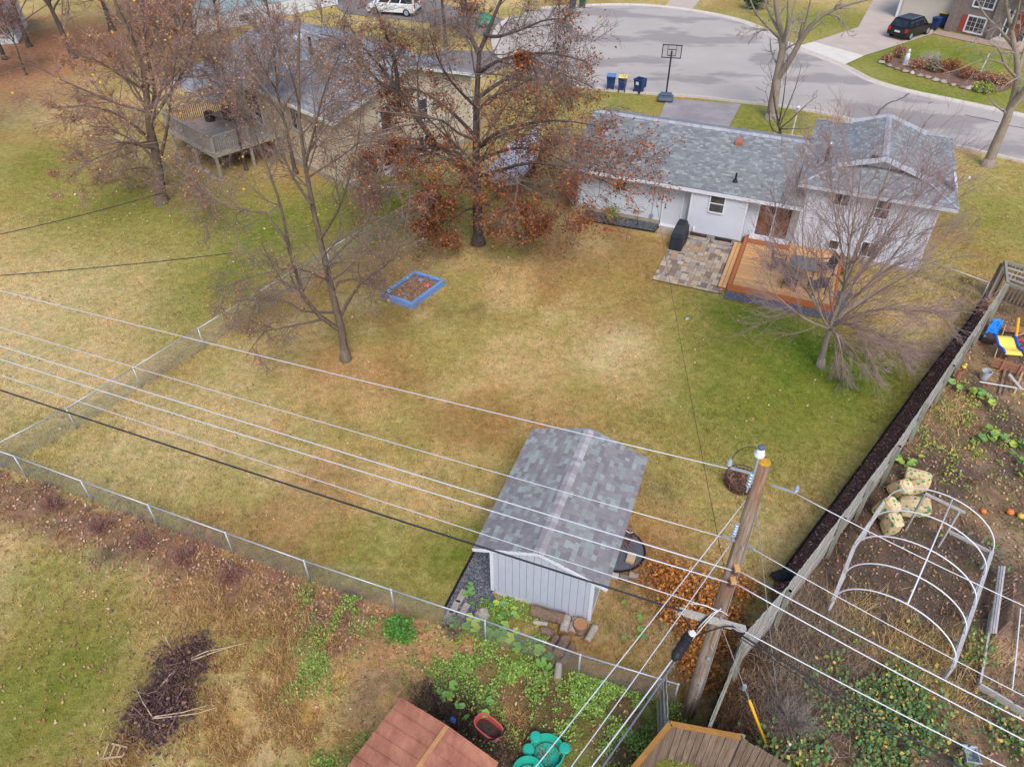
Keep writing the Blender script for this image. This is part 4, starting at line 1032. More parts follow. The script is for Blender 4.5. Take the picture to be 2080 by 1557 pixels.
for (u, v), far, lab, r, mt in wd_:
    a = AY(u, v, PY - .25); wire(a, ext(a, far[0], far[1], a[2] - .1, 1.25), r, lab, mt, .08)
# service drop, guys
wire(F(4.18, EY - .02, EZ - .12), pp(5.6, 0, .16), .007, 'thin dark service wire from the house gutter across the lawn to the pole', BLKW, .25, 24, name='service_wire')
wire(G(330, 392, 5.2), ext(G(330, 392, 5.2), 0, 472, 5.0, 1.3), .016, 'dark drop cable from the left back yard tree to the left edge', BLKW, .1, name='service_wire')
wire(G(470, 514, 4.2), ext(G(470, 514, 4.2), 0, 556, 4.4, 1.3), .016, 'twisted dark cable left of the front tree running to the left edge', BLKW, .1, name='service_wire')
wire(pp(pz(1035), .12, 0), G(1580, 1425), .008, 'upper guy wire from the pole head down behind the picket fence', mat('grey_metal', 0), name='guy_wire')
ga, gb = pp(CA - .25, .1, -.1), G(1563, 1530)
wire(ga, gb, .008, 'lower guy wire from the crossarm down to its yellow guard', MAT['grey_metal'], name='guy_wire')
gy0 = ga * .44 + gb * .56; gd = thing('guy_guard', 'yellow plastic guy guard standing among brambles by the brown fence', 'guy guard', gb)
MB().tube([ga * .45 + gb * .55, ga * .1 + gb * .9], [.035, .04], 8).build('sleeve', mat('guard_yellow', (236, 176, 32), .08, 4, .5), gd, smooth=True)
MB().lathe([(.045, -.08), (.05, 0), (.045, .08)], ga * .55 + gb * .45, 8).build('clamp', STEEL, gd)
# ================================================================ trees
def bark(name, c1, c2, moss=None):
    if name in MAT: return MAT[name]
    t = NT(name); v = t.coord((9, 9, 1.6)); f = t.noise(v, 1.5, 5, .7)
    col = t.ramp(f, [(.3, rgba(c1)), (.7, rgba(c2))])
    if moss is not None:
        f2 = t.noise(t.coord(1.0), 1.3, 3, .6); col = t.mix(t.ramp(f2, [(.52, (0, 0, 0)), (.66, (.7, .7, .7))]), col, rgba(moss))
    t.bump(f, .6, .03); MAT[name] = t.done(col, .92, 0, .15); return MAT[name]
def sprout(P, Rr, per, t0, t1, Lf, ang, K=4, wob=.2, trop=(0, 0, .25), rf=.55, rtip=.25, rmin=.004, tipbias=1.0):
    """children of N parent branches: P (N,K,3) -> paths and radii, all at once"""
    N, K0, _ = P.shape
    cnt = np.maximum(1, np.round(per * (1 if np.isscalar(per) else 1) * np.ones(N))).astype(int)
    pid = np.repeat(np.arange(N), cnt); M = len(pid)
    t = t0 + (t1 - t0) * rng.random(M) ** tipbias
    s = t * (K0 - 1); i = np.minimum(s.astype(int), K0 - 2); f = (s - i)[:, None]
    a, b = P[pid, i], P[pid, i + 1]; start = a * (1 - f) + b * f
    T = b - a; T /= np.linalg.norm(T, axis=1, keepdims=True) + 1e-9
    pl = np.linalg.norm(np.diff(P, axis=1), axis=2).sum(1)[pid]
    rv = rng.normal(size=(M, 3)); side = np.cross(T, rv); side /= np.linalg.norm(side, axis=1, keepdims=True) + 1e-9
    an = np.radians(rng.uniform(ang[0], ang[1], M))[:, None]
    D = T * np.cos(an) + side * np.sin(an)
    L = pl * rng.uniform(Lf[0], Lf[1], M) * (1.1 - .5 * t)
    step = (L / (K - 1))[:, None]; out = np.empty((M, K, 3)); out[:, 0] = start; tr = np.asarray(trop, float)
    for k in range(1, K):
        D = D + rng.normal(0, wob, (M, 3)) + tr * (1.0 / K); D /= np.linalg.norm(D, axis=1, keepdims=True)
        out[:, k] = out[:, k - 1] + D * step
    rp = Rr[pid, i] * (1 - f[:, 0]) + Rr[pid, np.minimum(i + 1, K0 - 1)] * f[:, 0]
    r0 = np.maximum(rp * rf * rng.uniform(.7, 1.05, M), rmin)
    rad = r0[:, None] * np.linspace(1, rtip, K)[None]; rad = np.maximum(rad, rmin * .8)
    return out, rad
def resample(path, K):
    P = smoothline(np.asarray(path, float), 6); s = np.concatenate([[0], np.cumsum(np.linalg.norm(np.diff(P, axis=0), axis=1))]); q = np.linspace(0, s[-1], K)
    return np.column_stack([np.interp(q, s, P[:, k]) for k in range(3)])
def leafquads(m, C, size, droop=.3, col=None):
    """small folded leaf faces at points C"""
    N = len(C); a = rng.normal(size=(N, 3)); a[:, 2] = a[:, 2] * .5 - droop; a /= np.linalg.norm(a, axis=1, keepdims=True)
    b = np.cross(a, rng.normal(size=(N, 3))); b /= np.linalg.norm(b, axis=1, keepdims=True) + 1e-9
    s = size * rng.uniform(.55, 1.3, (N, 1)); a = a * s; b = b * s * .36; n_ = np.cross(a, b); n_ /= np.linalg.norm(n_, axis=1, keepdims=True) + 1e-9
    V = np.stack([C, C + a * .5 + b + n_ * s * .1, C + a, C + a * .5 - b + n_ * s * .1], 1).reshape(-1, 3)
    i = np.arange(N)[:, None] * 4; m.add(V, np.hstack([i, i + 1, i + 2]), np.hstack([i, i + 2, i + 3]))
def tree(name, label, base, limbs, bark_m, twig_m, levels, leaf=None, group=None, rand_limbs=0, height=6, spread=.6, r0=.2, trop=(0, 0, .25), up=55, extra_leaf=None):
    """limbs: list of (path points, r start, r end); levels: list of sprout kwargs"""
    root = thing(name, label, 'tree', base, group)
    paths = [resample(p, 9) for p, a, b in limbs]; rads = [np.linspace(a ** .7, b ** .7, 9) ** (1 / .7) for p, a, b in limbs]
    if rand_limbs:
        tr_, tp = paths[0], rads[0]
        for i in range(rand_limbs):
            t = rng.uniform(.35, .95); s = t * 8; k = min(int(s), 7); st = tr_[k] + (tr_[k + 1] - tr_[k]) * (s - k)
            az = 6.283 * (i + rng.random() * .6) / rand_limbs; el = R(rng.uniform(up - 25, up + 15)); L = height * spread * (1.15 - .55 * t) * rng.uniform(.75, 1.15)
            d = np.array([math.cos(az) * math.cos(el), math.sin(az) * math.cos(el), math.sin(el)]); P = [st]
            for q in range(8):
                d = d + rng.normal(0, .1, 3) + np.asarray(trop) * .06; d /= np.linalg.norm(d); P.append(P[-1] + d * L / 8)
            paths.append(np.array(P)); rr = tp[k] * .5; rads.append(np.linspace(rr, rr * .2, 9))
    P = np.array(paths); Rr = np.array(rads)
    m = MB()
    V, Fq = tubes(P, Rr, 9); m.add(V, Fq)
    if base is not None:      # root flare
        b = P[0, 0]; m.tube([b + [0, 0, -.15], b + [0, 0, .05], b + (P[0, 1] - b) * .35], [Rr[0, 0] * 1.75, Rr[0, 0] * 1.4, Rr[0, 0]], 9)
    m.build('trunk', bark_m, root, smooth=True)
    m = MB(); lv = [(P, Rr)]; tips = []
    for j, kw in enumerate(levels):
        kw = dict(kw); src = kw.pop('src', -1); sides = kw.pop('sides', 4 if j == 0 else 3)
        PP, RR = lv[src]
        if j == 0 and kw.pop('skip_trunk', False): PP, RR = PP[1:], RR[1:]
        Pn, Rn = sprout(PP, RR, **kw); lv.append((Pn, Rn)); V, Fq = tubes(Pn, Rn, sides); m.add(V, Fq)
    m.build('crown', twig_m, root)
    if leaf:
        for lf in (leaf if isinstance(leaf, list) else [leaf]):
            Pn = lv[lf.get('level', -1)][0]; n = lf['n']; pick = rng.integers(0, len(Pn), n)
            w = lf.get('where')
            if w is not None:
                cand = rng.integers(0, len(Pn), n * 6); pr = w(Pn[cand, -1]); cand = cand[rng.random(len(cand)) < pr]; pick = cand[:n]; n = len(pick)
            t = rng.uniform(.2, 1, n) * (Pn.shape[1] - 1); i = np.minimum(t.astype(int), Pn.shape[1] - 2); f = (t - i)[:, None]
            C = Pn[pick, i] * (1 - f) + Pn[pick, i + 1] * f
            g = lf.get('clump', 1)
            if g > 1: C = np.repeat(C, g, 0) + rng.normal(0, lf.get('cs', .12), (n * g, 3))
            ml = MB(); leafquads(ml, C, lf['size'], lf.get('droop', .3)); ml.build('leaves', lf['mat'], root)
    return root
BARK1 = bark('grey_brown_bark', (92, 76, 66), (138, 120, 106), (112, 112, 84))
BARK2 = bark('dark_bark', (70, 60, 56), (108, 96, 90))
BARK3 = bark('pale_grey_bark', (130, 118, 106), (172, 158, 142), (140, 130, 104))
TWIG1 = mat('brown_twig', (122, 106, 98), .2, 5, .9, bump=0); TWIG2 = mat('mauve_twig', (146, 122, 116), .2, 5, .9, bump=0); TWIG3 = mat('grey_twig', (152, 140, 132), .2, 5, .9, bump=0); TWIG4 = mat('red_twig', (152, 114, 112), 0, .5, .9, bump=0, c2=(146, 132, 126))
OAKL = pmat('oak_leaf', [(142, 80, 46), (158, 92, 52), (126, 70, 46), (178, 108, 58), (112, 64, 50), (150, 84, 48), (172, 116, 78)], .85, .1, 20, 0)
TANL = pmat('tan_leaf', [(182, 130, 94), (168, 114, 84), (192, 144, 106), (156, 106, 90), (180, 116, 72), (200, 152, 112)], .85, .1, 20, 0)
YELL = pmat('yellow_leaf', [(220, 176, 60), (206, 160, 52), (198, 170, 84), (226, 190, 72)], .85, .1, 20, 0)

def path(Y, pts):
    """points of a limb: (photo column, photo row, metres nearer(-)/farther(+) than the trunk)"""
    return [AY(p[0], p[1], Y + (p[2] if len(p) > 2 else 0)) for p in pts]
# front left tree ------------------------------------------------------------------
b = G(702, 729); Y = b[1]
L1 = [(path(Y, [(702, 729), (694, 672), (682, 630), (671, 579), (661, 539, .2), (651, 485, .3), (634, 417, .5), (620, 336, .4), (608, 250, .6), (606, 130, .5), (608, 40, .7)]), .17, .03),
      (path(Y, [(692, 672), (660, 650, -.3), (637, 630, -.5), (613, 596, -.8), (597, 539, -1), (586, 498, -1.0), (556, 444, -1), (520, 428, -1), (470, 424, -.8), (430, 407, -.5), (386, 366, 0), (372, 330, .3)]), .1, .02),
      (path(Y, [(655, 648, -.3), (640, 652, -.6), (600, 660, -1.1), (563, 668, -1.5), (539, 672, -1.7), (516, 700, -1.9), (499, 726, -2)]), .06, .015),
      (path(Y, [(681, 634), (640, 634, .6), (600, 628, 1.0), (586, 614, 1.2), (540, 606, 1.6), (480, 612, 1.9)]), .06, .015),
      (path(Y, [(693, 640), (711, 606, -.4), (738, 569, -.8), (772, 549, -1.1), (806, 515, -1.2), (819, 485, -1.2), (826, 440, -1.1)]), .075, .015),
      (path(Y, [(680, 588), (690, 572, .4), (738, 566, .9), (770, 575, 1.3), (800, 590, 1.6)]), .05, .012),
      (path(Y, [(661, 539), (700, 500, .8), (740, 460, 1.2), (770, 380, 1.6), (775, 300, 1.9)]), .05, .012),
      (path(Y, [(651, 485), (690, 420, -.6), (715, 340, -1.2), (730, 270, -1.5), (735, 190, -1.6)]), .06, .012),
      (path(Y, [(634, 417), (590, 350, 1.2), (560, 270, 1.8), (545, 180, 2.0), (520, 90, 2.1)]), .06, .012),
      (path(Y, [(586, 498, -1), (570, 420, -1.6), (540, 330, -1.8), (505, 240, -2.0), (490, 160, -2)]), .06, .012),
      (path(Y, [(620, 336), (640, 260, -1), (660, 180, -1.5), (690, 110, -1.8)]), .05, .012),
      (path(Y, [(668, 570), (600, 545, -1.2), (520, 560, -2.0), (440, 590, -2.6)]), .045, .01)]
tree('back_yard_tree', 'bare leaning tree with a few tan leaves beside the blue sandbox', b, L1, BARK1, TWIG1,
     [dict(per=15, t0=.22, t1=1, Lf=(.2, .5), ang=(25, 70), K=5, wob=.22, trop=(0, 0, .1), rf=.5, rmin=.01, sides=4), dict(per=9, t0=.15, t1=1, Lf=(.35, .7), ang=(20, 65), K=4, wob=.22, trop=(0, 0, -.1), rf=.6, rmin=.006), dict(per=6, t0=.15, t1=1, Lf=(.4, .8), ang=(20, 60), K=3, wob=.25, trop=(0, 0, -.1), rf=.7, rmin=.0045)],
     leaf=[dict(n=9000, size=.055, mat=TANL), dict(n=220, size=.08, mat=YELL)])
# left tree beyond the fence -------------------------------------------------------
b = G(328, 412); Y = b[1]
L2 = [(path(Y, [(328, 412), (320, 330), (310, 286), (300, 235), (297, 185), (286, 118), (256, 57), (232, 0), (215, -60)]), .3, .05),
      (path(Y, [(304, 250), (315, 190, .8), (300, 120, 1), (292, 60, 1.2), (290, -20, 1.5)]), .14, .03), (path(Y, [(310, 290), (260, 245, -.8), (220, 225, -1.5), (170, 215, -2.2), (110, 220, -2.6)]), .1, .02),
      (path(Y, [(316, 300), (280, 290, 1), (240, 270, 1.8), (190, 262, 2.2)]), .08, .02), (path(Y, [(304, 250), (345, 190, .8), (380, 130, 1.4), (395, 60, 1.6), (410, -10, 1.8)]), .1, .02),
      (path(Y, [(297, 185), (240, 150, -1), (190, 120, -1.7), (140, 110, -2.2)]), .08, .02), (path(Y, [(326, 320), (338, 270, -.8), (345, 220, -1.2), (352, 150, -1.6), (365, 80, -1.8)]), .1, .02),
      (path(Y, [(286, 118), (330, 60, -.5), (370, 10, -.8)]), .06, .015), (path(Y, [(330, 330), (345, 345, -1.2), (380, 360, -2.2), (430, 400, -3)]), .08, .015), (path(Y, [(310, 286), (250, 300, -1.5), (180, 330, -2.6), (130, 370, -3.2)]), .06, .012),
      (path(Y, [(322, 350), (290, 340, 1.2), (230, 350, 2.2), (200, 350, 2.6)]), .05, .012)]
tree('back_yard_tree', 'thick trunked tree with reddish twigs and yellow leaves before the beige house deck', b, L2, BARK1, TWIG2,
     [dict(per=18, t0=.2, t1=1, Lf=(.25, .55), ang=(25, 65), K=5, wob=.2, trop=(0, 0, .2), rf=.5, rmin=.014), dict(per=10, t0=.2, t1=1, Lf=(.35, .7), ang=(20, 60), K=4, wob=.2, trop=(0, 0, .1), rf=.6, rmin=.009), dict(per=6, t0=.2, t1=1, Lf=(.35, .7), ang=(20, 55), K=3, wob=.2, trop=(0, 0, 0), rf=.7, rmin=.006)],
     leaf=[dict(n=26000, size=.068, mat=TANL), dict(n=520, size=.14, mat=YELL)])
# oak ------------------------------------------------------------------------------
b = G(972, 494); Y = b[1]
L3 = [(path(Y, [(972, 494), (970, 430), (968, 360), (967, 275), (969, 200), (971, 145), (974, 105), (985, 70), (1000, 40), (1020, 5), (1035, -40)]), .27, .05),
      (path(Y, [(971, 395), (944, 325, -.4), (892, 300, -.9), (860, 258, -1.2), (831, 214, -1.3), (808, 183, -1.3), (785, 150, -1.2), (750, 110, -1.0), (724, 78, -.8), (700, 40, -.6)]), .19, .035),
      (path(Y, [(808, 183, -1.3), (806, 150, -1.5), (800, 120, -1.6), (780, 60, -1.7), (762, 10, -1.8)]), .1, .025), (path(Y, [(815, 190, -1.3), (775, 172, -1), (745, 140, -.7), (716, 116, -.4), (690, 80, 0), (650, 70, .3)]), .09, .02),
      (path(Y, [(973, 110), (955, 70, .5), (950, 40, .8), (945, -10, 1)]), .12, .03), (path(Y, [(985, 70), (1010, 75, -.8), (1060, 60, -1.6), (1110, 40, -2.2), (1150, 40, -2.6)]), .08, .02),
      (path(Y, [(970, 150), (1010, 125, -1), (1070, 110, -1.9), (1130, 110, -2.8), (1190, 125, -3.4)]), .1, .02), (path(Y, [(969, 200), (1020, 165, .9), (1080, 140, 1.8), (1140, 150, 2.6), (1200, 175, 3)]), .1, .02),
      (path(Y, [(968, 300), (1020, 265, -1.2), (1080, 250, -2.3), (1140, 245, -3.2), (1210, 255, -3.8)]), .11, .02), (path(Y, [(969, 330), (1010, 310, 1.5), (1070, 300, 2.8), (1130, 320, 3.6), (1180, 345, 4)]), .1, .02),
      (path(Y, [(970, 360), (1020, 345, -1.5), (1080, 330, -2.8), (1150, 340, -3.5), (1220, 365, -3.8), (1280, 390, -3.9)]), .1, .018), (path(Y, [(968, 280), (920, 230, 1.2), (880, 200, 2.2), (840, 180, 3), (800, 190, 3.4)]), .1, .02),
      (path(Y, [(969, 380), (930, 380, -1.6), (880, 375, -2.6), (820, 370, -3.2), (770, 380, -3.4)]), .08, .015), (path(Y, [(970, 410), (1000, 420, -1.4), (1040, 440, -2.3), (1090, 470, -2.8)]), .06, .012),
      (path(Y, [(892, 300, -.9), (850, 320, -1.5), (800, 330, -2), (750, 325, -2.4)]), .06, .012), (path(Y, [(971, 420), (940, 430, -1.2), (910, 450, -2), (870, 440, -2.6)]), .05, .012), (path(Y, [(969, 220), (920, 170, -1.6), (890, 120, -2.2), (870, 60, -2.6)]), .08, .018)]
low = lambda E: np.clip(1.15 - (E[:, 2] - 1.0) / 7.5, .07, 1) * np.clip(.25 + 1.6 * vnoise(E[:, 0], E[:, 2] * 1.3 + E[:, 1], 1.1, 3) ** 2, 0, 1)
tree('oak_tree', 'large oak holding rust brown leaves at the left end of the white house', b, L3, BARK2, TWIG1,
     [dict(per=17, t0=.2, t1=1, Lf=(.28, .6), ang=(25, 70), K=5, wob=.22, trop=(0, 0, -.05), rf=.5, rmin=.013), dict(per=10, t0=.15, t1=1, Lf=(.35, .65), ang=(20, 65), K=4, wob=.22, trop=(0, 0, -.2), rf=.6, rmin=.009), dict(per=5, t0=.2, t1=1, Lf=(.4, .8), ang=(20, 60), K=3, wob=.25, trop=(0, 0, -.25), rf=.7, rmin=.007)],
     leaf=[dict(n=8500, size=.115, mat=OAKL, clump=4, cs=.12, where=low, droop=.5)])
# leaf nest in the oak
nest = thing('squirrel_nest', 'dark ball of leaves and twigs hanging in the right crown of the oak', 'nest', AY(1066, 123, Y - 1.9))
m = MB(); C = AY(1066, 123, Y - 1.9) + rng.normal(0, .2, (700, 3)); leafquads(m, C, .16); m.build('leaf_ball', OAKL, nest)['kind'] = 'stuff'
# vase shaped tree by the deck -------------------------------------------------------
b = G(1666, 742); Y = b[1]
L4 = [(path(Y, [(1666, 742), (1675, 700), (1686, 664), (1700, 630), (1716, 580), (1735, 520), (1760, 460), (1790, 390), (1815, 320)]), .14, .02)]
for pts in ([(1684, 668), (1668, 640, -.3), (1655, 600, -.5), (1640, 560, -.6), (1630, 500, -.6), (1632, 430, -.5), (1640, 350, -.3)], [(1690, 655), (1712, 600, .5), (1715, 540, .9), (1700, 460, 1.2), (1690, 390, 1.4), (1688, 320, 1.5)],
            [(1688, 660), (1730, 610, -.4), (1780, 560, -.7), (1830, 500, -.8), (1880, 440, -.8), (1920, 390, -.7)], [(1690, 655), (1740, 615, .6), (1800, 580, 1.0), (1870, 540, 1.3), (1940, 500, 1.4)],
            [(1688, 664), (1740, 640, -.6), (1800, 625, -1.0), (1860, 620, -1.2), (1930, 630, -1.3)], [(1700, 625), (1745, 560, 1.0), (1790, 500, 1.5), (1850, 420, 1.8), (1885, 350, 1.9)],
            [(1716, 580), (1725, 500, -.7), (1740, 420, -1.0), (1750, 340, -1.1), (1755, 290, -1.1)], [(1670, 645), (1640, 590, .8), (1600, 540, 1.3), (1570, 480, 1.5), (1580, 420, 1.5)],
            [(1684, 668), (1640, 650, -.8), (1600, 620, -1.2), (1570, 590, -1.3), (1555, 540, -1.2)], [(1690, 660), (1740, 655, 0), (1790, 680, -.6), (1840, 720, -1.0)], [(1690, 660), (1730, 660, -1.0), (1760, 700, -1.5), (1780, 750, -1.7)],
            [(1686, 668), (1700, 680, -.9), (1710, 720, -1.3), (1712, 770, -1.4)], [(1686, 668), (1720, 690, .4), (1800, 690, .6), (1880, 700, .6)]):
    L4.append((path(Y, pts), .055, .008))
tree('vase_shaped_tree', 'bare vase shaped tree with fine reddish twigs in front of the cedar deck', b, L4, BARK3, TWIG4,
     [dict(per=20, t0=.15, t1=1, Lf=(.25, .55), ang=(12, 42), K=5, wob=.11, trop=(0, 0, .15), rf=.5, rmin=.008), dict(per=8, t0=.15, t1=1, Lf=(.4, .8), ang=(12, 40), K=4, wob=.11, trop=(0, 0, .12), rf=.6, rmin=.006), dict(per=3, t0=.2, t1=1, Lf=(.4, .8), ang=(12, 40), K=3, wob=.14, trop=(0, 0, .1), rf=.75, rmin=.005)])
# street trees -----------------------------------------------------------------------
b = G(1567, 240); Y = b[1]
L5 = [(path(Y, [(1567, 240), (1572, 200), (1580, 150), (1588, 110), (1590, 80), (1580, 40), (1575, 0), (1570, -50)]), .38, .08), (path(Y, [(1578, 160), (1600, 130, -.5), (1620, 95, -1), (1640, 60, -1.3), (1680, 25, -1.8), (1720, 10, -2.2), (1780, -5, -2.6)]), .24, .05),
      (path(Y, [(1588, 110), (1605, 60, 1), (1612, 20, 1.5), (1625, -30, 2)]), .16, .04), (path(Y, [(1582, 75), (1555, 50, -.8), (1535, 25, -1.3), (1520, -10, -1.6)]), .13, .03), (path(Y, [(1590, 90), (1600, 40, -1), (1600, -20, -1.4)]), .13, .03),
      (path(Y, [(1625, 85, -1), (1640, 30, -1.6), (1650, -20, -2)]), .1, .03), (path(Y, [(1580, 60), (1560, 20, 1), (1545, -30, 1.6)]), .1, .03), (path(Y, [(1560, 60, -.8), (1530, 60, -1.8), (1505, 75, -2.6)]), .06, .015), (path(Y, [(1680, 25, -1.8), (1710, 40, -2.4), (1725, 75, -2.7)]), .05, .012)]
tree('street_tree', 'tall bare forked street tree beside the driveway of the white house', b, L5, BARK3, TWIG3,
     [dict(per=9, t0=.25, t1=1, Lf=(.15, .35), ang=(25, 65), K=5, wob=.22, trop=(0, 0, -.1), rf=.45, rmin=.015), dict(per=5, t0=.2, t1=1, Lf=(.3, .6), ang=(20, 60), K=4, wob=.22, trop=(0, 0, -.25), rf=.6, rmin=.01), dict(per=3, t0=.2, t1=1, Lf=(.35, .7), ang=(20, 60), K=3, wob=.25, trop=(0, 0, -.25), rf=.7, rmin=.008)])
b = G(2006, 336); Y = b[1]
L6 = [(path(Y, [(2006, 336), (2024, 290), (2042, 250), (2056, 210), (2064, 180), (2068, 140), (2060, 90), (2050, 40), (2040, -20)]), .3, .07), (path(Y, [(2052, 215), (2080, 185, -.5), (2110, 150, -1), (2140, 110, -1.5)]), .2, .05), (path(Y, [(2066, 160), (2040, 130, -1), (2030, 100, -1.4), (2000, 85, -1.8), (1960, 95, -2.2)]), .1, .02),
      (path(Y, [(2066, 150), (2085, 90, 1), (2095, 30, 1.5)]), .14, .03), (path(Y, [(2062, 100), (2030, 60, .8), (2000, 30, 1.2), (1980, -10, 1.4)]), .1, .025), (path(Y, [(2056, 60), (2070, 10, -1), (2075, -40, -1.4)]), .1, .025), (path(Y, [(2040, 130, -1), (2000, 120, -2), (1950, 140, -2.8), (1915, 150, -3.2)]), .05, .012)]
tree('street_tree', 'bare grey street tree on the verge right of the white house', b, L6, BARK3, TWIG3,
     [dict(per=8, t0=.25, t1=1, Lf=(.15, .35), ang=(25, 65), K=5, wob=.22, trop=(0, 0, -.1), rf=.45, rmin=.013), dict(per=5, t0=.2, t1=1, Lf=(.3, .6), ang=(20, 60), K=4, wob=.22, trop=(0, 0, -.25), rf=.6, rmin=.009), dict(per=2, t0=.2, t1=1, Lf=(.35, .7), ang=(20, 60), K=3, wob=.25, trop=(0, 0, -.25), rf=.7, rmin=.007)])
b = G(1588, 296); Y = b[1]
L7 = [(path(Y, [(1588, 296), (1585, 270), (1582, 255), (1578, 235), (1572, 205), (1568, 180)]), .1, .02)] + [(path(Y, p), .05, .01) for p in ([(1583, 258), (1592, 235, .3), (1605, 205, .5), (1620, 165, .7), (1628, 130, .8)], [(1583, 262), (1610, 240, -.3), (1630, 220, -.5), (1660, 195, -.6)], [(1583, 255), (1575, 220, .6), (1570, 170, .9), (1560, 130, 1)],
     [(1585, 270), (1570, 265, -.4), (1563, 245, -.5), (1562, 215, -.6), (1555, 185, -.6)], [(1582, 250), (1590, 210, -.5), (1596, 160, -.7), (1600, 110, -.8)], [(1584, 262), (1600, 262, -.6), (1640, 262, -1.0)])]
tree('ornamental_tree', 'small multi stemmed dark ornamental tree behind the white house roof ridge', b, L7, BARK2, TWIG1,
     [dict(per=7, t0=.25, t1=1, Lf=(.2, .45), ang=(20, 50), K=6, wob=.15, trop=(0, 0, .1), rf=.5, rmin=.009), dict(per=4, t0=.2, t1=1, Lf=(.3, .6), ang=(20, 50), K=5, wob=.15, trop=(0, 0, 0), rf=.6, rmin=.006)])
# background trees, upper left ---------------------------------------------------------
def wild(label, base_uv, h, r, limbs_n, leafn, spread=.5, leafm=TANL, tw=TWIG2, lean_=(0, 0), name='wild_tree', yl=0, sz=.1, group='trees of the far left back yards', dens=1.0, bk=BARK2, up=55):
    b = G(*base_uv); P = [b + [lean_[0] * t + rng.normal(0, .1) * t, lean_[1] * t, h * t] for t in np.linspace(0, 1, 6)]
    lf = [dict(n=leafn, size=sz, mat=leafm)] + ([dict(n=yl, size=.14, mat=YELL)] if yl else [])
    tree(name, label, b, [(P, r, r * .15)], bk, tw, [dict(per=int(12 * dens), t0=.15, t1=1, Lf=(.3, .65), ang=(25, 60), K=5, wob=.2, trop=(0, 0, .12), rf=.5, rmin=.014), dict(per=6, t0=.15, t1=1, Lf=(.35, .7), ang=(20, 60), K=4, wob=.2, trop=(0, 0, .08), rf=.6, rmin=.009), dict(per=3, t0=.2, t1=1, Lf=(.45, .9), ang=(20, 55), K=3, wob=.2, rf=.7, rmin=.0065)],
         leaf=lf if leafn else None, group=group, rand_limbs=limbs_n, height=h, spread=spread, up=up)
wild('dark trunked tree amid orange leaves at the upper left', (150, 118), 9, .24, 14, 9000, lean_=(-.8, 0), spread=.6, sz=.085)
wild('rusty leaved tree at the top left corner before the pale wall', (10, 120), 8, .18, 12, 7200, spread=.6, sz=.085)
wild('slim two stemmed sapling growing from the orange leaf carpet', (54, 152), 5, .08, 9, 1800, spread=.5, sz=.075)
wild('pale twigged tree rising before the blue house wall', (455, 118), 9.5, .16, 14, 5400, spread=.5, lean_=(.5, 0), sz=.08)
wild('yellow flecked tree beside the red deck of the blue house', (228, 62), 9, .25, 13, 7200, yl=300, spread=.6, sz=.085)
wild('orange leaved tree between the blue house and the grey roof', (560, 100), 8.5, .15, 13, 5400, spread=.5, sz=.08)
wild('thin mauve tree standing at the near corner of the beige deck', (500, 345), 6.5, .1, 13, 3000, spread=.55, sz=.065, up=65)
wild('multi stemmed mauve tree against the beige house rear wall', (600, 352), 7.5, .13, 14, 3600, spread=.5, sz=.065, up=66)
wild('leafless grey tree leaning into the left edge of the view', (-105, 300), 7, .2, 13, 900, spread=.9, lean_=(1.2, 0), tw=TWIG3, up=40)
wild('russet tree at the top edge left of the red deck', (300, 20), 8, .2, 12, 7200, spread=.6, sz=.085, yl=120)
wild('rust twigged tree rising behind the beige deck rail', (395, 160), 7.5, .14, 12, 4800, spread=.5, sz=.08, yl=60)
wild('rust leaved tree left of the thick trunked tree by the far fence', (60, 95), 8.5, .2, 12, 9000, spread=.6, sz=.085)
wild('orange tinted tree standing at the left edge near the leaf carpet', (-30, 175), 7.5, .18, 12, 6000, spread=.6, sz=.08)
wild('slender tree with orange leaves before the red deck', (345, 85), 7.5, .14, 11, 6000, spread=.55, sz=.085, yl=100)
wild('bare tree on the far verge left of the cul de sac', (905, 95), 8, .18, 11, 900, spread=.55, tw=TWIG3, group='trees along the street')
wild('small bare tree in the brick house front garden', (2062, 96), 5.5, .1, 9, 0, spread=.5, tw=TWIG3, group='trees along the street')
# ================================================================ beige neighbour house
B = Frame(G(706, 384), -46)
bh = thing('house', 'beige sided neighbour house with long grey roof half hidden by trees', 'house', B(0, 0))
BEI = mat('beige_siding', (206, 190, 164), .07, 1.5, .7, bump=.05); BTRIM = mat('cream_trim', (224, 218, 208), .06, 2, .6)
RXB, RZB, EZB = 4.9, 5.68, 4.0; sB = (RZB - EZB) / (RXB + .5); cB = 1 / math.hypot(1, sB); BW, BL = 9.8, 13.4
m = MB(B); m.box(0, BW, 0, BL, 0, 3.9)
for y in (0, BL - .2): m.add([(0, y, 3.9), (BW, y, 3.9), (RXB, y, RZB - .1), (0, y + .2, 3.9), (BW, y + .2, 3.9), (RXB, y + .2, RZB - .1)], [(0, 1, 2), (5, 4, 3)], [(0, 2, 5, 3), (2, 1, 4, 5)])
wb = m.build('wall', BEI, bh)
m = MB(B); siding(m, (0, 0, 0), (1, 0, 0), (0, -1, 0), .3, RZB - .12, lambda z: (0, BW) if z < 3.9 else ((z - 3.9) / sB, BW - (z - 3.9) / sB), .2, .02); siding(m, (0, BL, 0), (0, -1, 0), (-1, 0, 0), .3, 3.9, lambda z: (0, BL), .2, .02)
m.build('siding', BEI, wb)
MB(B).box(-.03, BW + .03, -.03, BL, -.05, .3).build('foundation', FOUND, bh)
m = MB(B); slab(m, [(-.5, -.4, EZB), (RXB, -.4, RZB), (RXB, BL + .4, RZB), (-.5, BL + .4, EZB)], .1); slab(m, [(RXB, -.4, RZB), (BW + .5, -.4, EZB), (BW + .5, BL + .4, EZB), (RXB, BL + .4, RZB)], .1)
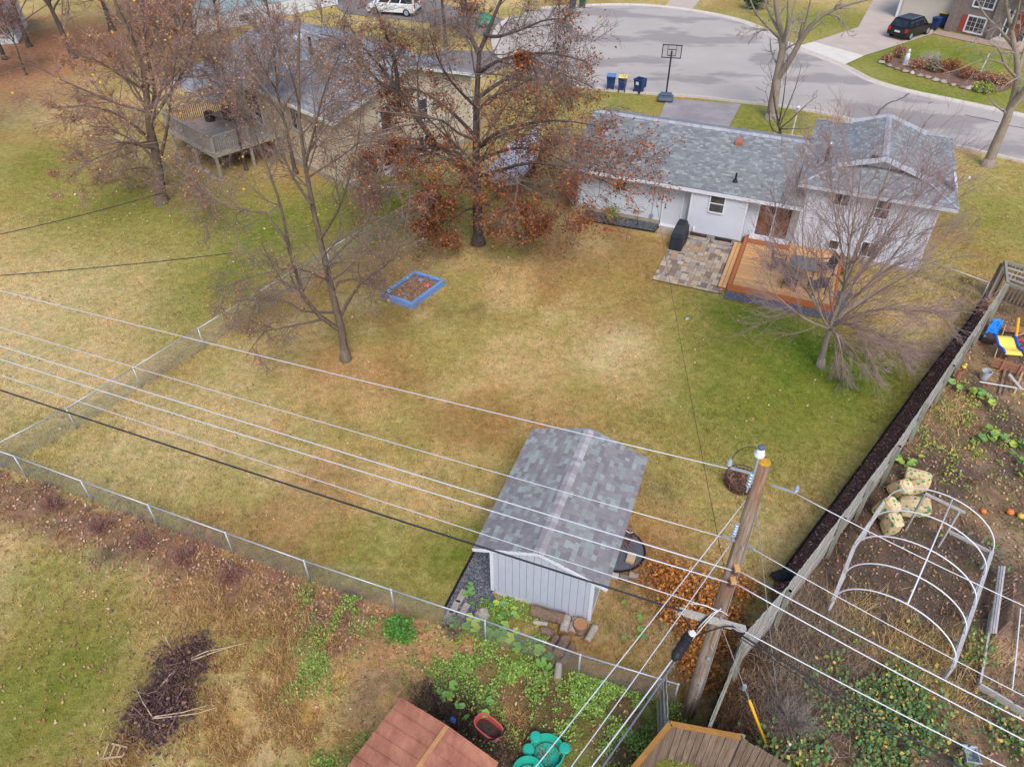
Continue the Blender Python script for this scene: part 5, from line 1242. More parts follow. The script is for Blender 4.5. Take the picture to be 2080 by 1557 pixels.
slab(m, [(-2.6, 8.4, EZB - .55), (-.35, 8.4, EZB + .06), (-.35, BL + .4, EZB + .06), (-2.6, BL + .4, EZB - .55)], .1)
rb = m.build('roof', mat('old_roof_deck', (124, 128, 138), .15, 2, .9), bh)
bd = lambda v: B.M @ np.asarray(v, float)
SHINB = pmat('neighbour_shingle', [(150, 154, 162), (140, 144, 154), (160, 164, 170), (134, 138, 148), (146, 150, 156)], .85, .1, 30, 0)
TT = tabs(B(-.5, -.4, EZB), bd((0, 1, 0)), bd((cB, 0, sB * cB)), BL + .8, (RXB + .5) / cB, .45, .2) + tabs(B(BW + .5, -.4, EZB), bd((0, 1, 0)), bd((-cB, 0, sB * cB)), BL + .8, (BW + .5 - RXB) / cB, .45, .2)
TT += tabs(B(-2.6, 8.4, EZB - .55), bd((0, 1, 0)), bd((2.25 / 2.331, 0, .61 / 2.331)), BL - 8, 2.3, .45, .2)
m = MB(); tabs_mesh(m, TT); m.build('shingles', SHINB, rb)['kind'] = 'stuff'
m = MB(); ridge_caps(m, B(RXB, -.4, RZB + .01), B(RXB, BL + .4, RZB + .01), bd((-cB, 0, -sB * cB)), bd((cB, 0, -sB * cB)), .16, .2); m.build('ridge_caps', CAPM, rb)['kind'] = 'stuff'
MB(B).box(-.62, -.5, -.4, BL + .4, EZB - .14, EZB + .0).build('gutter', BTRIM, bh); MB(B).box(-2.7, -2.6, 8.4, BL + .4, EZB - .68, EZB - .55).build('gutter', BTRIM, bh)
for xa in (-.5, BW + .5): MB(B).beam((xa, -.42, EZB - .06), (RXB, -.42, RZB - .06), .04, .16).build('rake_board', BTRIM, bh)
MB(B).box(BW - .1, BW + .03, -.03, .06, .3, 3.85).build('corner_board', TRIM, bh)
DKP = glass('dark_pane', (56, 60, 64)); gn = (0, -1, 0)
window(bh, B, (2.8, -.02, 2.4), fx, gn, .66, 1.2, 'h', pm=DKP, t=.1); window(bh, B, (5.5, -.02, 2.4), fx, gn, .7, 1.15, 'h', pm=DKP, t=.1)
w_ = window(bh, B, (2.7, -.02, .45), fx, gn, .7, .5, '', pm=DKP, t=.08); MB(B).box(2.65, 3.45, -.5, -.03, .0, .22).build('well_cover', TRIM, w_)
window(bh, B, (5.4, -.02, .5), fx, gn, .8, .9, 'v', pm=DKP, t=.08)
window(bh, B, (-.02, 9.6, 1.55), (0, -1, 0), (-1, 0, 0), 1.5, 1.95, 'v', name='patio_door', pm=DKP, t=.09); window(bh, B, (-.02, 4.6, 2.3), (0, -1, 0), (-1, 0, 0), 1.0, 1.0, 'v', pm=DKP, t=.09)
for x, y, z in ((1.6, 7.0, 0), (3.4, 3.2, 0), (3.9, 9.2, 0)): MB(B).prism([(x, y, EZB + (x + .5) * sB), (x + .45, y, EZB + (x + .95) * sB), (x + .45, y + .4, EZB + (x + .95) * sB), (x, y + .4, EZB + (x + .5) * sB)], (0, 0, .16)).build('roof_vent', TRIM, bh)
MB(B).tube([(3.2, 6.6, 5.0), (3.2, 6.6, 6.2)], .09, 8).build('flue', BLACKM, bh)
MB(B).tube([(.6, -.6, .12), (2.0, -1.9, .05)], .06, 6).build('downspout_extension', TRIM, bh)
# raised deck
dk = thing('raised_deck', 'grey weathered raised deck with railing behind the beige house', 'deck', B(-4.3, 6.4))
GREYW = mat('grey_deck_wood', (168, 158, 148), 0, 2, .9, bump=.3, c2=(196, 188, 178), stretch=(3, 3, 3), island=.15)
bm2 = MB(); bm2.box(0, 1, 0, 1, 0, 1); BOARD2 = bm2.mesh('deck_board', GREYW); DFZ = 1.45
n_ = 40
for i in range(n_): piece('deck_board', BOARD2, dk, M4(B(-4.3, 6.4 + i * 5.9 / n_, DFZ), B.M[:, 0] * 4.25, B.M[:, 1] * (5.9 / n_ - .012), (0, 0, .035)))
MB(B).box(-4.34, -4.3, 6.36, 12.3, DFZ - .22, DFZ + .02).box(-4.3, -.05, 6.36, 6.4, DFZ - .22, DFZ + .02).build('rim_joist', GREYW, dk)
for x, y in ((-4.2, 6.5), (-4.2, 9.1), (-4.2, 11.9), (-2.0, 6.5), (-.3, 6.5)):
    MB(B).box(x - .07, x + .07, y - .07, y + .07, -.1, DFZ).build('leg', GREYW, dk)
    if x < -1: MB(B).box(x - .06, x + .04, y - .06, y + .04, DFZ + .02, 2.45).build('rail_post', GREYW, dk)
MB(B).box(-4.34, -4.2, 6.4, 12.3, 2.4, 2.45).build('top_rail', GREYW, dk); MB(B).box(-4.2, -1.9, 6.36, 6.48, 2.4, 2.45).build('top_rail', GREYW, dk); MB(B).box(-4.2, -.1, 12.2, 12.3, 2.4, 2.45).build('top_rail', GREYW, dk)
REDW = mat('red_baluster', (150, 84, 66), .15, 3, .8)
for i in range(44): MB(B).box(-4.29, -4.25, 6.55 + i * .13, 6.59 + i * .13, DFZ + .04, 2.4).build('baluster', GREYW, dk)
for i in range(17): MB(B).box(-4.05 + i * .13, -4.01 + i * .13, 6.4, 6.44, DFZ + .04, 2.4).build('baluster', GREYW, dk)
for i in range(30): MB(B).box(-4.1 + i * .13, -4.06 + i * .13, 12.22, 12.26, DFZ + .04, 2.4).build('baluster', REDW, dk)
MB(B).box(-1.2, -.5, 10.2, 10.9, DFZ + .035, 2.2).lathe([(.3, 0), (.32, .5), (.1, .62)], (-1.9, 11.2, DFZ + .035), 10).build('grill_box', mat('dark_vent', 0), dk)
# stone edging in front of the deck
STN = pmat('field_stone', [(176, 164, 150), (154, 144, 136), (196, 186, 172), (140, 126, 114), (168, 150, 134)], .9, .15, 8, .4)
def rock(seed, n=10):
    r_ = np.random.default_rng(seed); m = MB(); m.lathe([(.6, -.25), (1.0, 0), (.85, .45), (.35, .7)], (0, 0, 0), 7); V = m.V[0]; V *= r_.uniform(.8, 1.2, (len(V), 1)); m.V[0] = V; return m.mesh('stone', STN)
ROCKS = [rock(i) for i in range(5)]
def stone(p, s, label, group, flat=.7, name='stone', cat='stone'):
    o = bpy.data.objects.new(name, random.choice(ROCKS)); COL.objects.link(o); o.location = p; o.scale = (s, s * random.uniform(.7, 1.1), s * flat); o.rotation_euler = (0, 0, random.uniform(0, 6.28))
    o['label'] = label; o['category'] = cat; o['group'] = group; ORIGIN[o.name] = np.asarray(p, float); return o
for i in range(26):
    t = i / 25; p = np.array(G(358, 318)) * (1 - t) + np.array(G(452, 368)) * t; stone(p + [random.uniform(-.1, .1), random.uniform(-.1, .1), .02], random.uniform(.12, .22), 'rounded fieldstone in the row edging the bed under the raised deck', 'stones edging the raised deck bed')

# ================================================================ blue neighbour house, top
N = Frame(G(402, 72), -46)
nh = thing('house', 'pale blue sided house with white lower storey at the top edge', 'house', N(0, 0))
BLU = mat('pale_blue_siding', (176, 208, 220), .06, 1.5, .7); WHT = mat('white_block_wall', (222, 224, 228), .06, 1.2, .8)
w0 = MB(N).box(0, 15, 0, 8, 0, 1.3).build('lower_wall', WHT, nh); w1 = MB(N).box(-.03, 15, -.03, 8, 1.3, 4.4).build('upper_wall', BLU, nh)
m = MB(N); siding(m, (-.03, -.03, 0), (1, 0, 0), (0, -1, 0), 1.3, 4.4, lambda z: (0, 15), .2, .02); m.build('siding', BLU, w1)
m = MB(N); slab(m, [(-.5, -.5, 4.4), (15.5, -.5, 4.4), (15.5, 4, 6), (-.5, 4, 6)], .12); slab(m, [(-.5, 4, 6), (15.5, 4, 6), (15.5, 8.5, 4.4), (-.5, 8.5, 4.4)], .12); m.build('roof', MAT['old_roof_deck'], nh)
for x, z, h in ((3.0, 2.6, 1.1), (6.6, 2.6, 1.1), (10.5, 2.6, 1.1), (4.2, .35, .5)): window(nh, N, (x, -.05, z), fx, gn, .9, h, 'h', pm=DKP, t=.1)
MB(N).box(-.06, .06, -.06, .06, 0, 4.4).build('corner_board', TRIM, nh)
rd = thing('red_deck', 'red stained raised deck at the left end of the pale blue house', 'deck', N(-3.4, .2))
REDS = mat('red_stain', (176, 70, 54), .15, 3, .8, island=.12)
MB(N).box(-3.4, -.1, 0, 3, 1.95, 2.08).build('deck_floor', REDS, rd); MB(N).box(-3.44, -.1, -.06, .06, 3.0, 3.08).build('top_rail', REDS, rd); MB(N).box(-3.44, -3.32, .06, 3, 3.0, 3.08).build('top_rail', REDS, rd)
for i in range(22): MB(N).box(-3.3 + i * .145, -3.24 + i * .145, -.02, .02, 2.08, 3.0).build('baluster', REDS, rd)
for i in range(18): MB(N).box(-3.4, -3.36, .2 + i * .15, .26 + i * .15, 2.08, 3.0).build('baluster', REDS, rd)
for x in (-3.3, -1.6, -.3): MB(N).box(x - .07, x + .07, .0, .14, -.1, 1.95).build('leg', mat('dark_post', (90, 76, 68), .15, 4), rd)
tr = thing('trampoline_mat', 'grey tarp covered pile under the red deck', 'tarp', N(-2.2, -1.2))
m = MB(N); m.prism([(-3.2, -1.8, 0), (-.8, -2.0, 0), (-.5, -.6, 0), (-2.9, -.4, 0)], (0, 0, .12)); m.prism([(-2.6, -1.5, .12), (-1.2, -1.6, .12), (-1.1, -.9, .12), (-2.4, -.8, .12)], (0.1, 0, .35)); m.build('cover', mat('slate_tarp', (150, 152, 158), .1, 2, .6), tr)
# pale garage, upper left corner
Q = Frame(G(-5, 92), -20)
pg = thing('garage', 'pale grey walled garage showing through trees in the top left corner', 'garage', Q(0, 0))
MB(Q).box(-6, 1.6, 0, 6, 0, 2.6).build('wall', WHT, pg); m = MB(Q); slab(m, [(-6.4, -.4, 2.6), (2, -.4, 2.6), (2, 3, 4), (-6.4, 3, 4)], .1); slab(m, [(-6.4, 3, 4), (2, 3, 4), (2, 6.4, 2.6), (-6.4, 6.4, 2.6)], .1); m.build('roof', mat('silver_roof', (200, 202, 210), .06, 1, .7), pg)
window(pg, Q, (-3, -.03, 1.0), fx, gn, .9, .9, 'v', pm=DKP)

# ================================================================ brick house across the street
K = Frame(G(1925, 62), 50.6)
kh = thing('house', 'grey brown brick house with white windows and a red door across the street', 'house', K(0, 0))
def brickmat():
    t = NT('grey_brown_brick'); br = t.n('ShaderNodeTexBrick'); v = t.coord(1.0, rot=(R(90), 0, 0)); t.l(v, br.inputs['Vector'])
    br.inputs['Scale'].default_value = 4.0; br.inputs['Color1'].default_value = rgba((136, 118, 108)); br.inputs['Color2'].default_value = rgba((112, 100, 96)); br.inputs['Mortar'].default_value = rgba((150, 142, 134)); br.inputs['Mortar Size'].default_value = .02
    return t.done(br.outputs['Color'], .9)
BRK = brickmat()
MB(K).box(0, 9, 0, 8, 0, 5.2).build('wall', BRK, kh); MB(K).box(-5.2, 0, .6, 8, 0, 3).build('garage_wall', mat('taupe_siding', (196, 186, 172), .06, 1, .7), kh)
MB(K).box(-.25, .25, -.25, .3, 0, 3).build('brick_pier', BRK, kh); MB(K).box(3.4, 3.9, -.3, .2, 0, 5.2).build('brick_pier', BRK, kh)
MB(K).box(-4.9, -.5, .5, .62, .02, 2.4).build('garage_door', mat('sand_door', (200, 190, 176), .05, 1, .6), kh); MB(K).box(-5.3, -5.15, .45, .65, 0, 3).build('downspout', TRIM, kh)
m = MB(K); slab(m, [(-5.8, .1, 3), (-.1, .1, 3), (-.1, 8, 5), (-5.8, 8, 5)], .12); m.build('garage_roof', MAT['old_roof_deck'], kh)
m = MB(K); slab(m, [(-.5, -.5, 5.2), (9.5, -.5, 5.2), (9.5, 4, 7), (-.5, 4, 7)], .12); slab(m, [(-.5, 4, 7), (9.5, 4, 7), (9.5, 8.5, 5.2), (-.5, 8.5, 5.2)], .12); m.build('roof', MAT['old_roof_deck'], kh)
window(kh, K, (1.4, -.03, .3), fx, gn, 1.45, 1.15, 'v', t=.12, lites=(4, 3)); window(kh, K, (1.4, -.03, 2.3), fx, gn, 1.6, 1.2, 'v', t=.12, lites=(4, 3)); window(kh, K, (7.2, -.03, 2.3), fx, gn, 1.2, 1.2, 'v', t=.12)
REDD = mat('red_brown_door', (150, 82, 66), .1, 3, .5)
MB(K).box(.85, 1.2, -.06, -.005, .2, 1.5).build('shutter', mat('barn_red', (170, 68, 56), .1, 3, .6), kh)
dr = MB(K).box(5.0, 5.85, -.05, -.005, .4, 2.45).build('door', REDD, kh); MB(K).lathe([(.2, 0), (.24, .02), (.2, .04)], (0, 0, 0), 6)
MB(K).box(5.3, 5.55, -.07, -.052, 1.6, 1.85).build('door_wreath', mat('pale_wreath', (178, 188, 190), .1, 9), dr)
for x in (4.75, 4.35, 5.87, 6.25): MB(K).box(x, x + .1, -.08, -.004, .4, 2.55).build('door_trim', TRIM, kh)
for x in (4.46, 5.98): MB(K).box(x, x + .26, -.03, -.004, .5, 2.4).build('sidelight', DKP, kh)
MB(K).box(4.2, 6.6, -1.3, -.001, 0, .38).build('stoop', WARM, kh)
pk = thing('pumpkin', 'orange pumpkin on the ground below the brick house window', 'pumpkin', G(1968, 70))
m = MB(); c = G(1968, 70)
for i in range(9):
    a = i * .698; m.lathe([(.02, 0), (.16, .08), (.2, .22), (.14, .36), (.02, .42)], c + [.14 * math.cos(a), .14 * math.sin(a), 0], 8)
m.build('shell', mat('pumpkin_orange', (232, 128, 64), .1, 4, .6), pk, smooth=True); MB().tube([c + [0, 0, .38], c + [.03, 0, .52]], .03, 5).build('stem', mat('dry_stem', (120, 110, 70), .2, 5), pk)

# ================================================================ cars
def car(fr, name, label, paint, L=4.6, Wd=1.84, Hh=1.68, van=False):
    t = thing(name, label, 'car', fr(0, 0))
    h = L / 2; w = Wd / 2; gc = .24; bz = .98 if not van else 1.05
    rear_x = -h + .02; hood = h - (1.15 if not van else .85)
    prof = [(-h + .05, gc + .1), (-h, .55), (-h + .03, bz - .05), (-h + .12, bz + .02), (hood, bz), (h - .18, bz - .2), (h, bz - .42), (h - .02, .45), (h - .1, gc + .05)]
    m = MB(fr); V = []; ys = [(-w, .06), (-w + .1, 0), (w - .1, 0), (w, .06)]; k = len(prof)
    cx_, cz_ = 0, .6
    for y, ins in ys: V += [(x * (1 - ins * .25), y, cz_ + (z - cz_) * (1 - ins)) for x, z in prof]
    m.add(V, [(j * k + i, j * k + (i + 1) % k, (j + 1) * k + (i + 1) % k, (j + 1) * k + i) for j in range(3) for i in range(k)])
    m.F.append(np.array([list(range(k))[::-1]]) + m.n - 4 * k); m.F.append(np.array([list(range(k))]) + m.n - k)
    m.build('body', paint, t)
    rx0, rx1 = (-h + (.1 if van else .38), .35 if not van else .85); wx0, wx1 = -h + .06, hood + .05; rw = w - .22
    def fq(a, b): pass
    low = [(wx0, -w + .06, bz), (wx1, -w + .06, bz), (wx1, w - .06, bz), (wx0, w - .06, bz)]; top = [(rx0, -rw, Hh - .08), (rx1, -rw, Hh - .06), (rx1, rw, Hh - .06), (rx0, rw, Hh - .08)]
    MB(fr).add(low + top, [(0, 1, 5, 4), (1, 2, 6, 5), (2, 3, 7, 6), (3, 0, 4, 7), (4, 5, 6, 7)]).build('cabin', paint, t)
    m = MB(fr); m.add([(rx0 - .02, -rw - .02, Hh - .08), (rx1 + .02, -rw - .02, Hh - .06), (rx1 + .02, rw + .02, Hh - .06), (rx0 - .02, rw + .02, Hh - .08), (rx0 + .15, -rw + .1, Hh), (rx1 - .1, -rw + .1, Hh), (rx1 - .1, rw - .1, Hh), (rx0 + .15, rw - .1, Hh)], [(0, 1, 5, 4), (1, 2, 6, 5), (2, 3, 7, 6), (3, 0, 4, 7), (4, 5, 6, 7)]); rf = m.build('roof', paint, t)
    for s_ in (-1, 1): MB(fr).tube([(rx0 + .2, s_ * (rw - .05), Hh + .02), (rx1 - .2, s_ * (rw - .05), Hh + .02)], .02, 5).build('roof_rail', mat('bright_steel', 0), rf)
    Lw, Tp = np.array(low, float), np.array(top, float)
    def pane(i, j, a0, a1, b0, b1, nm, out):
        q = lambda a, b: (Lw[i] * (1 - a) + Lw[j] * a) * (1 - b) + (Tp[i] * (1 - a) + Tp[j] * a) * b + np.array(out) * .012
        MB(fr).add([q(a0, b0), q(a1, b0), q(a1, b1), q(a0, b1)], [(0, 1, 2, 3)]).build(nm, CARG, t)
    for i, j, o in ((0, 1, (0, -1, .3)), (3, 2, (0, 1, .3))):
        for a0, a1 in (((.05, .3), (.33, .6), (.63, .88)) if not van else ((.04, .34), (.37, .62), (.65, .9))): pane(i, j, a0, a1, .1, .88, 'side_window', o)
    pane(1, 2, .06, .94, .08, .92, 'windscreen', (1, 0, .4)); pane(3, 0, .08, .92, .12, .88, 'rear_window', (-1, 0, .3))
    for x in (-h + .85, h - .88):
        for s_ in (-1, 1):
            c = fr(x, s_ * (w - .1), .34); ax_ = fr.M @ np.array([0, s_ * 1.0, 0]); m = MB(); m.tube([c - ax_ * .11, c - ax_ * .1, c + ax_ * .1, c + ax_ * .11], [.3, .345, .345, .3], 18); wh = m.build('wheel', TYRE, t)
            MB().tube([c + ax_ * .112, c + ax_ * .118], [.22, .2], 10).build('rim', mat('bright_steel', 0), wh)
    for s_ in (-1, 1):
        MB(fr).box(-h - .01, -h + .12, s_ * (w - .14) - .12, s_ * (w - .14) + .12, bz - .28, bz - .02).build('tail_light', mat('lamp_red', (196, 40, 40), .1, 4, .3), t)
        MB(fr).box(h - .16, h - .05, s_ * (w - .22) - .14, s_ * (w - .22) + .14, bz - .4, bz - .27).build('headlight', mat('lamp_clear', (220, 224, 230), .05, 4, .2), t)
        MB(fr).box(wx1 - .55, wx1 - .42, s_ * (w + .06) - .07, s_ * (w + .06) + .07, bz - .02, bz + .12).build('mirror', paint, t)
    MB(fr).box(-h - .025, -h + .0, -.24, .24, .62, .75).build('number_plate', mat('plate_white', (214, 220, 226), .05, 4, .4), t)
    MB(fr).box(-h - .03, -h + .1, -w + .12, w - .12, .38, .52).build('bumper', TYRE, t)
    return t
CARG = glass('car_glass', (40, 46, 54), .05); TYRE = mat('tyre_rubber', (38, 38, 42), .15, 6, .8)
pa, pb = G(1845, 82), G(1881, 70); d_ = pb - pa; az = math.degrees(math.atan2(-d_[1], d_[0])); fr = Frame(pa, az); cen = (fr(0, .82) + (pb - pa) * .5) 
car(Frame(cen, az), 'parked_car', 'black SUV with red tail lights parked on the concrete driveway', mat('black_paint', (26, 28, 36), .05, 2, .25, spec=.6, bump=0), 4.5, 1.84, 1.66)
pa, pb = G(823, 34), G(766, 30); d_ = pb - pa; az = math.degrees(math.atan2(-d_[1], d_[0])); fr = Frame(pa, az); cen = fr(0, -.85) + (pb - pa) * .5
car(Frame(cen, az), 'parked_van', 'white minivan parked on the dark driveway at the top edge', mat('white_paint', (226, 228, 232), .03, 2, .3, spec=.5, bump=0), 4.9, 1.95, 1.78, True)

# ================================================================ wheelie bins, hoop and other street things
NAVY = mat('navy_plastic', (40, 62, 108), .1, 4, .5); BLID = mat('blue_lid', (96, 132, 190), .08, 4, .5); YLID = mat('yellow_lid', (236, 208, 116), .06, 4, .5); GRBIN = mat('green_plastic', (44, 84, 66), .1, 4, .5); CHAR = mat('charcoal_plastic', (62, 64, 74), .1, 4, .5)
def bin_(p, az, label, body, lid, open_=False, sc=1.0, group='wheelie bins along the kerb'):
    fr = Frame(p, az); t = thing('wheelie_bin', label, 'bin', p, group)
    m = MB(fr); b0, b1, hh = .24 * sc, .31 * sc, 1.0 * sc
    V = [(-b0, -b0, .06), (b0, -b0, .06), (b0, b0, .06), (-b0, b0, .06), (-b1, -b1 * 1.1, hh), (b1, -b1 * 1.1, hh), (b1, b1 * 1.1, hh), (-b1, b1 * 1.1, hh)]
    i = .9; V += [(x * i, y * i, z) for x, y, z in V[4:]] + [(x * i, y * i, z + .1) for x, y, z in V[:4]]
    m.add(V, [(0, 1, 5, 4), (1, 2, 6, 5), (2, 3, 7, 6), (3, 0, 4, 7), (3, 2, 1, 0), (4, 5, 9, 8), (5, 6, 10, 9), (6, 7, 11, 10), (7, 4, 8, 11), (8, 9, 13, 12), (9, 10, 14, 13), (10, 11, 15, 14), (11, 8, 12, 15), (12, 13, 14, 15)]); m.build('body', body, t)
    MB(fr).box(-b1 - .015, b1 + .015, -b1 * 1.1 - .02, -b1 * 1.1 + .02, hh - .08, hh - .03).build('rim', body, t)
    if open_: MB(fr).rbox(b1 + .02, b1 + .09, -b1 * 1.1, b1 * 1.1, hh - .62 * sc, hh + .02, .02).build('lid', lid, t); MB(fr).box(-.1, .12, -b1 - .035, -b1 - .005, .62, .84).build('sticker', TRIM, t)
    else:
        m = MB(fr); m.rbox(-b1 - .03, b1 + .03, -b1 * 1.1 - .05, b1 * 1.1 + .03, hh, hh + .07, .03); m.build('lid', lid, t)
    MB(fr).tube([(-b1, -b1 * 1.1 - .06, hh - .04), (b1, -b1 * 1.1 - .06, hh - .04)], .02, 6).build('handle', body, t)
    for s_ in (-1, 1):
        c = fr(s_ * b0 * .95, -b0 - .05, .11); ax_ = fr.M[:, 0]; MB().tube([c - ax_ * .03, c + ax_ * .03], .11, 12).build('wheel', TYRE, t)
bin_(G(1240, 182), 12, 'navy wheelie bin with light blue lid, leftmost of the three at the near kerb', NAVY, BLID)
bin_(G(1263, 185), 12, 'navy wheelie bin with yellow lid at the near kerb', NAVY, YLID)
bin_(G(1297, 188), 40, 'navy wheelie bin standing open with its lid hanging down', NAVY, NAVY, True)
bin_(G(1163, 17), 10, 'charcoal wheelie bin at the far kerb of the cul de sac', CHAR, CHAR, sc=1.1); bin_(G(1183, 15), 10, 'dark green wheelie bin at the far kerb of the cul de sac', GRBIN, GRBIN, sc=1.1)
bin_(G(1897, 60), 50, 'blue wheelie bin beside the brick house garage', NAVY, NAVY, sc=.95); bin_(G(1912, 55), 50, 'navy wheelie bin with bright yellow lid beside the brick house garage', NAVY, mat('bright_yellow_lid', (236, 190, 50), .06, 4, .5), sc=1.15)
hp_ = thing('basketball_hoop', 'portable basketball hoop standing at the end of the driveway', 'basketball hoop', G(1350, 200))
fr = Frame(G(1352, 199), 12); DKN = mat('dark_steel', (44, 46, 54), .1, 4, .45); BASEM = mat('slate_plastic', (84, 98, 112), .12, 4, .6)
MB(fr).rbox(-.55, .55, -1.05, .15, .02, .3, .1).rbox(-.4, .4, -.5, .1, .3, .4, .04).build('base', BASEM, hp_)
MB(fr).tube([(0, 0, .3), (0, .25, 2.0), (0, .55, 3.0)], .06, 8).build('pole', DKN, hp_)
m = MB(fr); by = .75
for x0, x1, z0, z1 in ((-.68, .68, 2.5, 2.56), (-.68, .68, 3.34, 3.4), (-.68, -.62, 2.5, 3.4), (.62, .68, 2.5, 3.4), (-.31, .31, 2.64, 2.68), (-.31, .31, 3.06, 3.1), (-.31, -.27, 2.64, 3.1), (.27, .31, 2.64, 3.1), (-.31, -.28, 3.1, 3.36), (.28, .31, 3.1, 3.36)): m.box(x0, x1, by - .02, by + .02, z0, z1)
m.build('backboard_frame', DKN, hp_)
def clear(name):
    t = NT(name); tr_ = t.n('ShaderNodeBsdfTransparent'); gl = t.n('ShaderNodeBsdfGlossy', Roughness=.05); mx = t.n('ShaderNodeMixShader', Fac=.1); t.l(tr_.outputs[0], mx.inputs[1]); t.l(gl.outputs[0], mx.inputs[2]); t.l(mx.outputs[0], t.t.nodes['Material Output'].inputs['Surface']); return t.m
MB(fr).box(-.62, .62, by + .0, by + .006, 2.56, 3.34).build('backboard', clear('clear_acrylic'), hp_)
MB(fr).tube([(0, by - .02, 3.0), (0, .5, 2.95)], .05, 6).tube([(0, by - .02, 2.7), (0, .45, 2.75)], .04, 6).build('bracket', DKN, hp_)
MB(fr).tube([(.23 * math.cos(a), by + .3 + .23 * math.sin(a), 2.66) for a in np.linspace(0, 6.283, 17)], .012, 5).build('rim', mat('rim_orange', (200, 96, 50), .1, 4, .5), hp_)
# green bundle near the van
gb_ = thing('tarp_bundle', 'crumpled green tarp bundle on the dark driveway behind the oak top', 'tarp', G(985, 52))
m = MB(); c = G(985, 52); m.lathe([(.7, 0), (.85, .3), (.6, .75), (.2, 1.0)], c, 12); V = m.V[0]; V += rng.normal(0, .07, V.shape); m.V[0] = V; m.build('cover', mat('green_tarp', (60, 150, 118), .15, 3, .5), gb_)
# planter with a lamp post
pl_ = thing('planter_box', 'pale timber planter box with dark mulch behind the house ridge', 'planter', G(1600, 282))
fr = Frame(G(1597, 290), 22.9); TIM = mat('pale_timber', (208, 182, 148), .1, 3, .8)
for a in ((-.9, .9, -.7, -.6), (-.9, .9, .6, .7), (-.9, -.8, -.6, .6), (.8, .9, -.6, .6)): MB(fr).box(*a, 0, .3).build('board', TIM, pl_)
MB(fr).box(-.8, .8, -.6, .6, 0, .2).build('mulch_fill', mat('dark_mulch', (72, 52, 48), .3, 20, .95, bump=.6), pl_)
lp = thing('lamp_post', 'white lamp post standing in the timber planter box', 'lamp post', fr(.2, .1)); MB(fr).tube([(.2, .1, .2), (.2, .1, 1.9)], .05, 8).build('post', TRIM, lp); MB(fr).lathe([(.05, 1.9), (.12, 1.95), (.14, 2.2), (.16, 2.22), (.02, 2.36)], (.2, .1, 0), 8).build('lantern', TRIM, lp)
# front garden across the street
sheet('front_garden_bed', smoothline(GP((1785, 123), (1827, 118), (1922, 132), (2000, 148), (2052, 163), (2052, 180), (2012, 187), (1945, 175), (1874, 156), (1815, 139)), 5, True), .03, mat('garden_mulch', (128, 98, 82), .3, 3, .95, bump=.6))
for i, (u, v) in enumerate(((1790, 128), (1806, 135), (1822, 141), (1838, 146), (1852, 150), (1868, 155), (1884, 159), (1900, 164), (1916, 168), (1935, 174), (1955, 179), (1968, 181), (1990, 186))):
    stone(G(u, v) + [0, 0, .05], random.uniform(.22, .36), 'pale fieldstone in the row edging the front garden bed across the street', 'stones edging the front garden bed')
st = thing('garden_statue', 'small white garden statue in the front bed across the street', 'statue', G(1838, 132)); c = G(1838, 132)
MB().lathe([(.2, 0), (.22, .1), (.17, .35), (.2, .6), (.14, .85), (.06, .92), (.1, .98), (.11, 1.1), (.05, 1.2)], c, 12).build('figure', mat('white_stone', (214, 214, 218), .08, 5, .8), st, smooth=True); MB().box(c[0] - .22, c[0] + .22, c[1] - .22, c[1] + .22, 0, .06).build('plinth', CONC, st)
wp = thing('marker_post', 'thin white marker post on the lawn across the street', 'post', G(1992, 146)); c = G(1992, 146); MB().tube([c, c + [.12, 0, 1.3]], .04, 6).build('shaft', TRIM, wp); MB().lathe([(.05, 0), (.0, .06)], c + [.12, 0, 1.3], 6).build('tip', TRIM, wp)
# covered boat beside the white house
bt = thing('covered_boat', 'boat on a trailer under a pale grey tarp beneath the oak branches', 'boat', G(1040, 385))
a, b_ = G(1020, 392), G(1098, 290); d_ = b_ - a; Lb = np.linalg.norm(d_); fr = Frame(a, 90 - math.degrees(math.atan2(d_[1], d_[0])))
m = MB(fr); secs = []
for i in range(12):
    t = i / 11; w = 1.05 * math.sin(math.pi * (.12 + .8 * (1 - t) ** .8 * .55 + .0)) * (1 - .75 * max(0, t - .55) / .45); hz = 1.25 + .45 * math.exp(-((t - .4) / .18) ** 2) + .1 * t
    secs.append([(x * w + rng.normal(0, .02), t * Lb, z + rng.normal(0, .03)) for x, z in ((-.75, .55), (-1, .8), (-.98, 1.0), (-.55, hz - .12), (0, hz), (.55, hz - .12), (.98, 1.0), (1, .8), (.75, .55))])
V = [p for s_ in secs for p in s_]; m.add(V, [(i * 9 + j, i * 9 + j + 1, (i + 1) * 9 + j + 1, (i + 1) * 9 + j) for i in range(11) for j in range(8)]); m.F.append(np.array([list(range(9))])); m.F.append(np.array([list(range(99, 108))[::-1]]))
m.build('tarp', mat('pale_tarp', (206, 206, 214), .12, 1.5, .6, bump=.3), bt)
MB(fr).box(-.8, .8, .1, Lb * .9, .42, .54).build('trailer', BLACKM, bt)
for s_ in (-1, 1):
    c = fr(s_ * .95, Lb * .35, .3); ax_ = fr.M[:, 0]; MB().tube([c - ax_ * .1, c + ax_ * .1], .3, 14).build('wheel', TYRE, bt)
